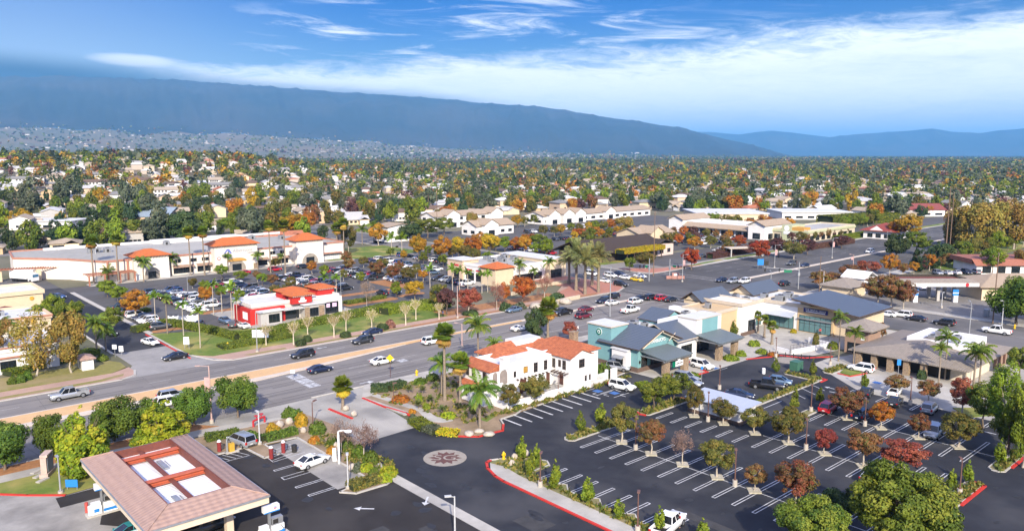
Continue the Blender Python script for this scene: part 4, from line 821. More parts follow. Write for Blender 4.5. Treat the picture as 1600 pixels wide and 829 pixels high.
b.add([(106.2,268.3,3.5),(113.2,268.3,3.5)]+[(109.7+3.5*cos(pi*k/n),268.3,3.5+1.2*sin(pi*k/n)) for k in range(n+1)], [tuple(range(n+3))]); part(b, 'orange_lunette', [ORANGEW], r)
text_obj('Albertsons', 1.75, GRYS, r, (112.0-105,268.56-290,7.2), FACE_S(), sx=.92)
text_obj('MARKET', .6, NAVY, r, (115.2-105,268.56-290,6.1), FACE_S(), sx=1.3)
b = MB(); b.add([(105.0,268.55,6.3),(105.7,268.55,6.3),(107.0,268.55,8.0),(106.4,268.55,8.0)], [(0,1,2,3)]); b.add([(107.2,268.55,7.9),(107.0,268.55,8.0),(106.5,268.55,7.2),(107.6,268.55,6.3),(108.2,268.55,6.3)], [(0,1,2,3,4)][::-1]); part(b, 'leaf_emblem', [mat('periwinkle_sign', (0.16,0.20,0.50), .5, var=.05)], r)
b = MB(); b.tube((103.4,268.58,4.9),(103.4,268.5,4.9),.55,n=20,mi=0); b.tube((103.4,268.49,4.9),(103.4,268.46,4.9),.34,n=20,mi=1); part(b, 'round_badge', [REDS, SGN], r)
b = MB(); b.tube((134.6,268.38,5.9),(134.6,268.32,5.9),.75,n=20,mi=0); b.tube((134.6,268.31,5.9),(134.6,268.28,5.9),.58,n=20,mi=1); b.box(134.5,134.7,268.24,268.28,5.5,6.3,0); part(b, 'round_badge', [GRYS, SGN], r)
for (a0,a1) in ((89.4,91.6),(94.5,97),(98.6,101.2),(119,121.4),(123.4,125.6),(127.4,129.6)): win(r,'S',271.8,a0,a1,4.2,5.5,TRIM,GLA,2,1)
for (a0,a1) in ((89,95.5),(97,101.6),(118.4,122.4),(124.4,130.6)):
    win(r,'S',271.8,a0,a1,.6,2.6,DARK,GLA,4,1)
    b = MB(); b.add([(a0-.3,271.7,3.5),(a1+.3,271.7,3.5),(a1+.3,270.4,2.9),(a0-.3,270.4,2.9)]+[(a0-.3,271.7,3.3),(a1+.3,271.7,3.3),(a1+.3,270.4,2.7),(a0-.3,270.4,2.7)], [(3,2,1,0),(4,5,6,7),(2,3,7,6),(0,4,7,3),(1,2,6,5)]); part(b, 'awning', [BROWNW], r)
for k, x in enumerate((68.6,71.5,74.6)): b = MB(); b.box(x-.25,x+.25,271.3,271.8,.03,6.9); part(b, 'pilaster', [PINKC], r)
b = MB()
for k in range(24): b.box(61.6+k*.6,61.8+k*.6,267.0,272.4,3.3,3.5)
b.box(61.4,76,267.1,267.3,3.1,3.3); b.box(61.4,76,272.0,272.2,3.1,3.3)
for x in (62,66.5,71,75.4): b.box(x-.2,x+.2,267,267.4,.03,3.1)
part(b, 'front_pergola', [mat('terracotta_timber', (0.42,0.17,0.10), .8)], r)
b = MB(); b.box(144.4,152.6,270.2,271.8,2.8,3.1); part(b, 'brick_awning', [PINKC], r)
win(r,'S',271.8,145,152,.3,2.7,DARK,SGN,8,3,'display_window')
for (x,y) in ((70,300),(72.4,302),(75,299),(98,308),(120,302),(126,300),(131,306),(140,298)): hvac(r,x,y,6.62,2.2,1.8,1.5)
b = MB(); b.tube((71.5,297,6.6),(71.5,297,9),.06,n=6); b.tube((71.5,297,9.4),(71.5,296.8,9.5),.9,n=14); part(b, 'satellite_dish', [WPAINT], r)
b = MB(); b.box(60,150,319,320,6.6,7.4); b.box(96,130,314,318.5,6.6,7.9,0,0); part(b, 'roof_screen', [WHT], r)
r = building('yard_pergola', 'long timber pergola on cream pillars beside the loading yard', 'pergola', 54, 289)
b = MB()
for k in range(34): b.obox((42+k*.72,296.3-k*.27,4.15),(.2,3.2,.2),-.35)
b.obox((53.9,292.9,3.95),(25.5,.25,.25),-.355); b.obox((53.2,290.9,3.95),(25.5,.25,.25),-.355); part(b, 'slatted_top', [MATS['terracotta_timber']], r)
for (x,y) in ((42.6,296),(52.6,290.2),(64.6,287.6)): b = MB(); post(b,x,y,.03,3.85,1.3); part(b, 'pillar', [CREAM], r)
r = building('cream_shops', 'cream stucco shops with red tiled coping west of the store drive', 'shop building', 24, 205)
b = MB(); b.box(-8,37.6,198.5,213,.03,4.7); b.box(-8,41.5,226,240,.03,6.2); part(b, 'wall', [CREAM], r)
b = MB(); b.parapet(-8,37.9,198.2,213.3,4.7,5.3,.35,0,1); part(b, 'parapet', [PEACH, PALE], r)
b = MB(); b.parapet(-8,41.9,225.6,240.4,6.2,6.9,.4,0,1); part(b, 'high_parapet', [CREAM, PALE], r)
b = MB(); b.box(-8.1,38.0,198.05,198.2,4.9,5.2); b.box(37.9,38.05,198.2,213.3,4.9,5.2); part(b, 'coping_band', [PINKC], r)
b = MB(); b.hip(-6,30,241,252,6.2,8.6,0,5); part(b, 'tile_roof', [OTILE], r)
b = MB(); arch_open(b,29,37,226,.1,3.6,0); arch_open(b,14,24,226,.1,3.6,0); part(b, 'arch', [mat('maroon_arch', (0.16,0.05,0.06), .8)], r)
b = MB(); b.tube((39.0,225.95,4.8),(39.0,225.86,4.8),.5,n=18); part(b, 'round_badge', [mat('ochre_sign', (0.6,0.36,0.05), .5)], r)
b = MB(); b.tube((34.0,198.0,4.2),(34.0,197.92,4.2),.45,n=18); part(b, 'round_badge', [MATS['ochre_sign']], r)
for k in range(6): win(r,'S',198.5,2+k*5.8,5.4+k*5.8,.5,2.9,DARK,GLA,3,1)
for (x,y) in ((10,204),(16,206),(22,203),(28,206)): hvac(r,x,y,4.7,2,1.6,1.1)
r = building('white_office', 'white office with red tiled coping half hidden behind sycamores', 'office', 18, 176)
b = MB(); b.box(2,33,169.5,183,.03,4.4); part(b, 'wall', [PURE], r)
b = MB(); b.parapet(1.8,33.2,169.3,183.2,4.4,5.0,.3,0,1); part(b, 'parapet', [PURE, PALE], r)
b = MB(); b.box(1.7,33.3,169.1,169.3,3.0,3.3); b.box(1.7,33.4,169.1,169.28,4.9,5.15); part(b, 'coping_band', [PINKC], r)
for k in range(6): win(r,'S',169.5,4+k*4.8,6.6+k*4.8,.7,2.5,DARK,GLA,2,1)
r = building('utility_kiosk', 'small white kiosk with a red tiled roof on the west lawn', 'kiosk', 36.2, 163.4)
b = MB(); b.box(35.2,37.2,161.8,165.2,.16,2.4); part(b, 'wall', [PURE], r)
b = MB(); b.hip(34.8,37.6,161.4,165.6,2.42,2.9,0,.9); part(b, 'roof', [PTILE], r)
b = MB(); b.box(35.15,35.2,162.6,164.2,.3,1.9); part(b, 'door', [GREYM], r)
r = building('corner_shops', 'white and peach corner shops with an orange tile corner roof behind palms', 'shop building', 170, 195)
b = MB(); b.box(157,185,183.2,206,.03,5.3); part(b, 'wall', [WHT], r)
b = MB(); b.box(156.2,163,199,207,.03,6.3); part(b, 'west_tower', [PEACH], r)
b = MB(); b.box(155.9,163.3,198.7,207.3,6.3,6.6,0,1); part(b, 'tower_cap', [TRIM, PALE], r)
b = MB(); b.box(178.6,187,182,206,.03,6.2); part(b, 'east_tower', [CREAM], r)
b = MB(); b.box(178.3,187.3,181.7,206.3,6.2,6.5,0,1); part(b, 'tower_cap', [TRIM, PALE], r)
b = MB(); b.box(155.8,163.4,182,189,.03,5.6); part(b, 'corner_block', [CREAM], r)
b = MB(); b.hip(155.2,164,181.4,189.8,5.7,7.2,0); part(b, 'corner_roof', [OTILE], r)
b = MB(); b.parapet(156.8,185.2,183,206.2,5.3,5.9,.3,0,1); part(b, 'parapet', [WHT, DECK], r)
b = MB()
for k in range(15): b.box(155.9+k*.5,156.1+k*.5,181.5,182,5.3,5.55)
for k in range(14): b.box(155.3,155.8,182.2+k*.5,182.4+k*.5,5.3,5.55)
part(b, 'bracket', [BEAM], r)
for (a0,a1) in ((190,193),(194,198)): win(r,'W',157,a0,a1,.3,2.9,DARK,GLA,3,1)
win(r,'W',156.2,200.5,203.5,.2,3.6,DARK,GLA,2,1); win(r,'S',183.2,165,177,.4,2.6,DARK,GLA,7,1); win(r,'S',182,180,185,.3,3,DARK,GLA,3,1)
b = MB(); b.box(156.9,157,190,193,3.55,3.95); b.box(156.9,157,195,198.2,3.55,3.95); b.box(156.12,156.2,201,203.4,4.5,5.0); part(b, 'red_sign_lettering', [REDS], r)
for (x,y) in ((166,196),(169,194),(172,198),(175,195),(168,201),(176,201)): hvac(r,x,y,5.32,2.2,1.8,1.3)
r = building('barn_restaurant', 'barn-like restaurant with a dark brown roof and a vine covered pergola', 'restaurant', 238, 205)
b = MB(); b.box(216,260,197,214,.03,3.6); part(b, 'wall', [mat('dark_siding', (0.10,0.075,0.06), .9)], r)
b = MB(); b.gable(213,259,194.4,215.8,3.7,8.0,'x',.25); part(b, 'roof', [BROWNR], r)
b = MB(); b.wallgable(197,214,216,3.6,7.3,'y',.3); part(b, 'gable_wall', [MATS['dark_siding']], r)
b = MB(); b.box(252,262.5,193.9,204,.03,4.6); part(b, 'pink_wing', [stucco('pinkish', (0.66,0.52,0.45))], r)
b = MB(); b.gable(251,263,193.4,204.6,4.65,6.6,'y',.2); part(b, 'wing_roof', [BROWNR], r)
win(r,'S',193.9,253.5,256,1,3.0,BEAM,GLA,2,1); win(r,'S',193.9,258.5,260.5,1.2,2.8,BEAM,GLA,2,2)
b = MB()
for k in range(6): post(b,229+k*4.2,190.3,.03,3.2,.25)
b.box(228,251,190.1,190.5,3.2,3.4); b.box(228,251,194,194.2,3.2,3.4); part(b, 'pergola', [BEAM], r)
def plaza(name, label, cat, x0,x1,y0,y1,z,ridge,axis,wm,rm,side_n=6,gab=(),rows=(1.0,)):
    r = building(name, label, cat, (x0+x1)/2, (y0+y1)/2)
    b = MB(); b.box(x0,x1,y0,y1,0,z); part(b, 'wall', [wm], r)
    b = MB(); b.gable(x0-.8,x1+.8,y0-.8,y1+.8,z-.1,ridge,axis,.25); part(b, 'roof', [rm], r)
    b = MB()
    if axis == 'x': b.wallgable(y0,y1,x0,z-.05,ridge-.35,'y',.3); part(b, 'gable_wall', [wm], r); b = MB(); b.wallgable(y0,y1,x1-.3,z-.05,ridge-.35,'y',.3)
    else: b.wallgable(x0,x1,y0,z-.05,ridge-.35,'x',.3); part(b, 'gable_wall', [wm], r); b = MB(); b.wallgable(x0,x1,y1-.3,z-.05,ridge-.35,'x',.3)
    part(b, 'gable_wall', [wm], r)
    for z0 in rows:
        for k in range(side_n):
            w = (x1-x0)/side_n; win(r,'S',y0,x0+w*(k+.25),x0+w*(k+.75),z0,z0+1.5,DARK,GLA,2,1)
        n2 = max(2, int(side_n*(y1-y0)/(x1-x0)))
        for k in range(n2):
            w = (y1-y0)/n2; win(r,'W',x0,y0+w*(k+.25),y0+w*(k+.75),z0,z0+1.5,DARK,GLA,2,1)
    for g0 in gab:
        b = MB(); b.box(g0,g0+9,y0-3,y0,0,z+.6); b.wallgable(g0,g0+9,y0-3,z+.6,z+3.0,'x',.3); b.box(g0+2.5,g0+6.5,y0-3.1,y0-3,.2,2.8,1); part(b, 'gabled_porch', [wm, GLA], r)
        b = MB(); b.gable(g0-.6,g0+9.6,y0-3.5,y0+7,z+.6,z+3.5,'y',.25); part(b, 'porch_roof', [rm], r)
    return r
plaza('plaza_office', 'two-storey white office with long beige tile roof behind the orange street trees', 'office', 255,304,350,362,6.6,8.8,'x',WHT,BTILE,9,(262,294),(1.0,4.0))
plaza('plaza_shop', 'small white gabled shop in front of the two-storey white office', 'shop', 247,272,303,315,5.0,7.6,'x',WHT,BTILE,5,(250,))
plaza('plaza_shop', 'white shops with three cream gables north of the brown roofed restaurant', 'shop building', 316,350,326,342,5.2,7.4,'x',WHT,BTILE,6,(318,330,340))
plaza('plaza_shop', 'long white shop row with beige roof facing the busy plaza parking', 'shop building', 352,420,330,344,4.6,6.6,'x',WHT,BTILE,9,(372,))
plaza('white_block', 'plain white end building with brown roof beside the dark street trees', 'building', 198,213,308,318,7.4,8.6,'y',PURE,BTILE,1)
plaza('cottage_shop', 'cream gabled cottage shop behind the barn-like restaurant roof', 'shop', 276,300,222,236,5,7.6,'x',CREAM,BTILE,4,(280,))
r = building('strip_mall', 'long white strip mall with beige tile mansard and gabled ends', 'shop building', 348, 222)
b = MB(); b.box(340,362,199.5,246,0,5.0); b.box(338,362,244,253,0,7); b.box(337,360,196,205,0,7); part(b, 'wall', [WHT], r)
b = MB(); b.add([(337.6,205,3.9),(337.6,244,3.9),(342,244,6.0),(342,205,6.0),(337.6,205,3.6),(337.6,244,3.6)], [(0,3,2,1),(0,1,5,4)]); part(b, 'mansard_roof', [BTILE], r)
b = MB(); b.gable(337,363,243.4,253.6,7,9.2,'x',.25); part(b, 'gable_roof', [BTILE], r); b = MB(); b.gable(336,361,195.4,205.6,7,9.2,'x',.25); part(b, 'gable_roof', [BTILE], r)
b = MB(); b.wallgable(244,253,338,6.9,8.9,'y',.3); part(b, 'gable_wall', [WHT], r); b = MB(); b.wallgable(196,205,337,6.9,8.9,'y',.3); part(b, 'gable_wall', [WHT], r)
b = MB(); b.parapet(341.5,362.3,205,244,5,6.1,.4,0,1); part(b, 'parapet', [PURE, PALE], r)
for k in range(9): win(r,'W',340,206.2+k*4.2,209.4+k*4.2,.3,2.8,BROWNW,GLA,3,1)
win(r,'S',196,340,346,.3,3,DARK,GLA,3,1); win(r,'W',337,198.5,202.5,.3,3.2,DARK,GLA,2,1)
r = building('grocery_outlet', 'cream and pale green store with a round white badge by the lawn strip', 'store', 372, 182)
b = MB(); b.box(344,392,178,196,0,5.0); part(b, 'wall', [stucco('pale_cream', (0.60,0.52,0.39))], r)
b = MB(); b.box(343.6,356,186,191,0,7.4); part(b, 'green_tower', [GREEN_W], r)
b = MB(); b.box(343.8,350,180,186,4,6.6); part(b, 'orange_panel', [ORANGEW], r)
b = MB(); b.box(343.6,392.3,177.6,177.9,4.2,5.1); b.box(343.5,343.9,177.9,196,4.2,5.1); part(b, 'green_band', [GREEN_W], r)
b = MB(); b.parapet(344,392,178,196,5,5.7,.4,0,1); part(b, 'parapet', [MATS['stucco_pale_cream'], DECK], r)
b = MB(); b.tube((343.55,188.5,6.0),(343.45,188.5,6.0),1.3,n=20); b.box(343.4,343.55,186.6,190,3.2,4.6); part(b, 'round_badge', [SGN], r)
for k in range(8): win(r,'S',178,346+k*5.6,349.6+k*5.6,.4,2.9,DARK,GLA,2,1)
win(r,'W',344,192,195,.3,3,DARK,GLA,2,1)
r = building('red_roof_cafe', 'small pale cafe with a dark red hipped roof beyond the pale green store', 'cafe', 392, 164)
b = MB(); b.box(384,400,156,170,0,4); part(b, 'wall', [WHT], r)
b = MB(); b.hip(382.5,401.5,154.5,171.5,4.05,7.4); part(b, 'roof', [ribmat('dark_red_tile', (.30,.06,.04), (.22,.05,.035), .5, 'X')], r)
b = MB(); b.wallgable(160,167,383.0,4.0,6.3,'y',.4); part(b, 'gable', [WHT], r)
for k in range(3): win(r,'W',384,157.5+k*4,160+k*4,.6,2.6,DARK,GLA,2,1)
for k in range(3): win(r,'S',156,386+k*4.6,388.6+k*4.6,.6,2.6,DARK,GLA,2,1)
r = thing('corner_fuel_canopy', 'low brown tiled fuel canopy with white fascia across the side street', 'canopy', (233.5,84.5,0), -.73)
b = MB(); b.box(-11.5,11.5,-5.6,5.6,4.6,5.7); b.build('fascia', [PURE], r)
b = MB(); b.add([(-11.7,-5.8,5.72),(11.7,-5.8,5.72),(11.7,5.8,5.72),(-11.7,5.8,5.72),(-9.4,-3.6,6.6),(9.4,-3.6,6.6),(9.4,3.6,6.6),(-9.4,3.6,6.6)], [(0,1,5,4),(1,2,6,5),(2,3,7,6),(3,0,4,7)]); b.sheet([(-9.4,-3.6),(9.4,-3.6),(9.4,3.6),(-9.4,3.6)], 6.0, 1); b.build('mansard_roof', [SHING, STEELD], r)
for x in (-6.5, 2.0, 6.5):
    for y in (-2.4,2.4): b = MB(); post(b,x,y,.03,4.7,.8); b.build('column', [GREYW], r)
b = MB(); b.tube((8.2,-5.62,5.1),(8.2,-5.72,5.1),.5,n=14); b.build('red_disc', [REDS], r)
for k, (x, y) in enumerate(((-5.4,-4.4),(5.8,-4.4))):
    c_ = r.matrix_world
    xx = 233.5 + x*cos(-.73) - y*sin(-.73); yy = 84.5 + x*sin(-.73) + y*cos(-.73)
    q = thing('blue_pump', ('blue topped fuel pump under the %s end of the corner canopy' % ('west','east')[k]), 'fuel pump', (xx,yy,.03), -.73, 'pumps under the corner canopy')
    b = MB(); b.box(-.6,.6,-.4,.4,0,1.9); b.build('dispenser', [WPAINT], q); b = MB(); b.box(-.8,.8,-.2,.2,1.9,3.6); b.build('topper', [BLUE], q); b = MB(); b.box(-.8,.8,-.21,.21,2.5,2.75); b.build('stripe', [SGN], q)
r = thing('station_shop', 'beige station shop with grey brown hip roof east of the corner canopy', 'shop', (258,74,0), -.73)
b = MB(); b.box(-8,8,-5,6,0,3.6); b.build('wall', [CREAM], r); b = MB(); b.hip(-9,9,-6,7,3.6,5.6); b.build('roof', [SHING], r); b = MB(); b.box(-6,3,-5.1,-5,.3,2.6); b.build('storefront', [GLA], r)
r = thing('station_canopy_hut', 'small hipped hut with white boxed roof west of the corner canopy', 'hut', (222,103,0), 0)
b = MB(); b.box(-5,5,-4,4,0,3.4); b.build('wall', [CREAM], r); b = MB(); b.hip(-6,6,-5,5,3.4,5.4); b.build('roof', [SHING], r); b = MB(); b.box(6.5,14,-3,3.5,0,4.6); b.gable(6,14.5,-3.6,4,4.6,6.4,'y',.2); b.build('annex', [PURE], r)
r = thing('monument_sign', 'stone monument sign with a dark blue panel under the russet trees', 'sign', (*at(1416,470),0), -.73)
b = MB(); b.box(-1.2,1.2,-.4,.4,0,3.4); b.build('stone_body', [STONE], r); b = MB(); b.box(-.9,.9,-.46,-.4,.8,3.0); b.build('panel', [SGN], r); b = MB(); b.box(-.35,.5,-.5,-.46,1.4,2.6); b.build('blue_mark', [NAVY], r)
r = thing('mansard_shop', 'long low shop with red brown tile mansard beyond the corner station', 'shop', (*at(1580,424),0), -.72)
b = MB(); b.box(-16,22,-6,8,0,3.4); b.build('wall', [WHT], r); b = MB(); b.add([(-17,-7,3.2),(23,-7,3.2),(23,-4.5,5.0),(-17,-4.5,5.0),(-17,-7,3.0),(23,-7,3.0)], [(0,1,2,3),(0,4,5,1)]); b.box(-17,23,-4.5,9,3.4,5.0); b.build('mansard_roof', [ribmat('red_brown_tile', (.36,.14,.09), (.28,.11,.075), .5, 'X')], r)
for k in range(7): b = MB(); b.box(-14+k*5,-11+k*5,-6.1,-6,.4,2.6); b.build('window', [GLA], r)
r = thing('tile_roof_shop', 'beige shop with broad tan tile roof behind the big round green tree', 'shop', (*at(1585,462),0), -.72)
b = MB(); b.box(-14,16,-7,8,0,4); b.build('wall', [CREAM], r); b = MB(); b.hip(-15.2,17.2,-8.2,9.2,4,6.6); b.build('roof', [BTILE], r)
def hall(name, label, cat, u0, u1, v, d, z, wm, rm, ang=-.73, gab=False):
    p0, p1 = at(u0, v), at(u1, v); L = math.hypot(p1[0]-p0[0], p1[1]-p0[1]); a = atan2(p1[1]-p0[1], p1[0]-p0[0])
    r = thing(name, label, cat, ((p0[0]+p1[0])/2, (p0[1]+p1[1])/2, 0), a)
    b = MB(); b.box(-L/2,L/2,0,d,0,z); b.build('wall', [wm], r)
    b = MB()
    if gab: b.gable(-L/2-.8,L/2+.8,-.8,d+.8,z,z+d*.2,'x',.25)
    else: b.box(-L/2-.7,L/2+.7,-.7,d+.7,z,z+.5)
    b.build('roof', [rm], r)
    n = max(3, int(L/7))
    for k in range(n): x = -L/2 + L*(k+.2)/n; b = MB(); b.box(x,x+L/n*.6,-.06,-.01,.9,2.3); b.build('window', [GLA], r)
    return r
hall('school_building', 'long low school wing with a pale flat roof left of the dark pines', 'school', 38, 112, 358, 18, 4.2, WHT, PALE)
hall('school_building', 'school wing with white roof between the two dark pines', 'school', 104, 150, 349, 20, 4.2, GREYW, PALE)
hall('school_building', 'school hall with a blue grey sloped roof behind the tall conifer', 'school', 186, 262, 350, 24, 4.5, PEACH, mat('blue_grey_roof', (0.26,0.32,0.38), .6), gab=True)
hall('school_building', 'grey roofed school block beside the street corner', 'school', 34, 128, 374, 10, 3.2, CREAM, DECK)
hall('white_shed', 'small white building at the end of the conifer row', 'building', 300, 338, 362, 12, 4, WHT, BTILE, gab=True)
hall('flat_store', 'big pale flat store block behind the strip mall', 'store', 1090, 1200, 346, 40, 4.6, CREAM, PALE)
hall('flat_store', 'second pale flat store beyond the strip mall, next to the palm', 'store', 1222, 1330, 343, 30, 4.4, WHT, PALE)
hall('red_roof_hall', 'long hall with two dark red roofs beyond the green street trees', 'building', 1400, 1476, 338, 18, 4.5, WHT, mat('dull_red_roof', (.26,.07,.06), .8), gab=True)
hall('brown_roof_block', 'long dark reddish flat building among grey trees', 'building', 1262, 1330, 316, 20, 4, mat('maroon_wall', (.16,.05,.05), .8), mat('maroon_roof', (.13,.05,.05), .8))
hall('hilltop_house', 'wide white hilltop villa with a flat roof above the trees', 'house', 88, 128, 262, 24, 7, PURE, PALE)
hall('white_school_block', 'pale low school block amid the distant trees', 'school', 860, 935, 271, 30, 8, WHT, PALE)
hall('white_clinic', 'bright white two-storey block among the distant right-hand trees' if False else 'bright white two-storey block among distant dark trees', 'building', 1418, 1446, 300, 14, 7, PURE, PALE)
def paint(n, c, metal=0.0, rough=0.35): return mat('paint_'+n, c, rough, metal, var=0.02, scale=3, detail=2, spec=0.5, coat=0.6)
PAINT = dict(white=paint('white',(.78,.78,.77)), black=paint('black',(.012,.012,.014)), silver=paint('silver',(.42,.44,.46),.5), grey=paint('grey',(.12,.125,.13),.4), dkgrey=paint('dark_grey',(.05,.052,.056),.4),
    blue=paint('blue',(.02,.07,.22),.2), navy=paint('navy',(.012,.02,.055),.2), steel=paint('steel_blue',(.14,.21,.30),.4), red=paint('red',(.42,.012,.02)), maroon=paint('maroon',(.13,.012,.022)), yellow=paint('yellow',(.75,.50,.01)), teal=paint('teal',(.02,.22,.24)), tan=paint('tan',(.40,.34,.26)), lblue=paint('light_blue',(.35,.45,.58),.2))
CGL = glass('car_glass', (.012,.014,.018), .06); TYRE = mat('tyre_rubber', (.016,.016,.017), .9, var=.05); RIM = mat('alloy_rim', (.42,.43,.44), .35, .7, var=.03)
HEADL = mat('headlamp', (.72,.74,.76), .15, var=.02, spec=.7); TAILL = mat('tail_lamp', (.42,.012,.012), .25, var=.02); TRIMB = mat('black_plastic', (.022,.022,.024), .6, var=.03); PLATE = mat('number_plate', (.7,.7,.68), .5, var=.02)
def loft(st):
    b = MB(); rows = []
    for (x, w, zb, zw, zd) in st:
        h = [(w-.10,zb),(w-.01,zb+.10),(w,(zb+zw)/2),(w-.03,zw-.06),(w-.13,zw),(w*.5,zd),(0,zd+.015)]
        rows.append([(x,y,z) for y,z in h] + [(x,-y,z) for y,z in h[-2::-1]])
    n = len(rows[0]); v = [p for r_ in rows for p in r_]; f = []
    for i in range(len(rows)-1):
        for j in range(n-1): a = i*n+j; f.append((a, a+1, a+n+1, a+n))
        f.append((i*n+n-1, i*n, i*n+n, i*n+2*n-1))
    b.add(v, f, 0, True); b.add(rows[0], [tuple(range(n))], 0); b.add(rows[-1], [tuple(range(n))[::-1]], 0); return b
SPEC = {
 'sedan': dict(L=4.75, st=[(-2.37,.72,.40,.80,.80),(-2.28,.86,.26,.98,.99),(-1.7,.91,.22,1.00,1.03),(-.6,.92,.20,.96,.97),(.7,.92,.20,.94,.95),(1.2,.91,.22,.92,.95),(2.05,.86,.24,.80,.82),(2.33,.72,.28,.66,.68),(2.40,.55,.32,.58,.58)], gh=(-2.0,-.95,.2,1.38,1.44,.58), wb=(-1.38,1.40), wr=.33),
 'coupe': dict(L=4.6, st=[(-2.3,.74,.36,.78,.80),(-2.2,.88,.24,.96,.98),(-1.6,.94,.20,.97,1.0),(-.5,.92,.18,.90,.92),(.7,.92,.18,.88,.91),(1.3,.93,.20,.86,.90),(2.0,.88,.22,.72,.75),(2.28,.70,.26,.58,.6)], gh=(-1.9,-.75,.05,.95,1.28,.54), wb=(-1.33,1.35), wr=.34),
 'suv': dict(L=4.75, st=[(-2.37,.80,.42,.95,1.0),(-2.30,.90,.32,1.05,1.06),(-1.6,.94,.28,1.06,1.07),(-.4,.95,.26,1.04,1.05),(.9,.95,.26,1.03,1.05),(1.3,.94,.28,1.02,1.06),(2.1,.90,.30,.95,1.0),(2.34,.78,.34,.78,.8),(2.4,.62,.38,.68,.68)], gh=(-2.28,-1.95,.35,1.2,1.70,.66), wb=(-1.4,1.42), wr=.37),
 'van': dict(L=5.1, st=[(-2.55,.84,.42,.98,1.0),(-2.5,.95,.30,1.06,1.08),(-1.5,.97,.26,1.06,1.08),(.3,.97,.24,1.03,1.06),(1.2,.96,.26,1.0,1.05),(2.0,.92,.28,.92,.96),(2.4,.78,.32,.74,.76),(2.5,.6,.38,.64,.64)], gh=(-2.48,-2.25,.55,1.75,1.78,.74), wb=(-1.5,1.55), wr=.35),
 'hatch': dict(L=4.2, st=[(-2.1,.76,.40,.9,.92),(-2.02,.86,.30,1.0,1.02),(-1.3,.89,.24,1.0,1.02),(.6,.89,.22,.96,.98),(1.1,.88,.24,.93,.97),(1.8,.83,.26,.82,.85),(2.08,.66,.32,.66,.66)], gh=(-2.0,-1.5,.2,1.15,1.50,.6), wb=(-1.25,1.3), wr=.32),
 'pickup': dict(L=5.8, st=[(-.95,.96,.36,1.18,1.18),(.4,.97,.34,1.17,1.18),(1.2,.97,.34,1.17,1.2),(1.5,.97,.36,1.17,1.25),(2.55,.94,.38,1.15,1.22),(2.86,.88,.42,1.06,1.1),(2.92,.76,.46,.92,.92)], gh=(-.93,-.72,.75,1.5,1.95,.73), wb=(-1.85,1.85), wr=.40, bed=True),
}
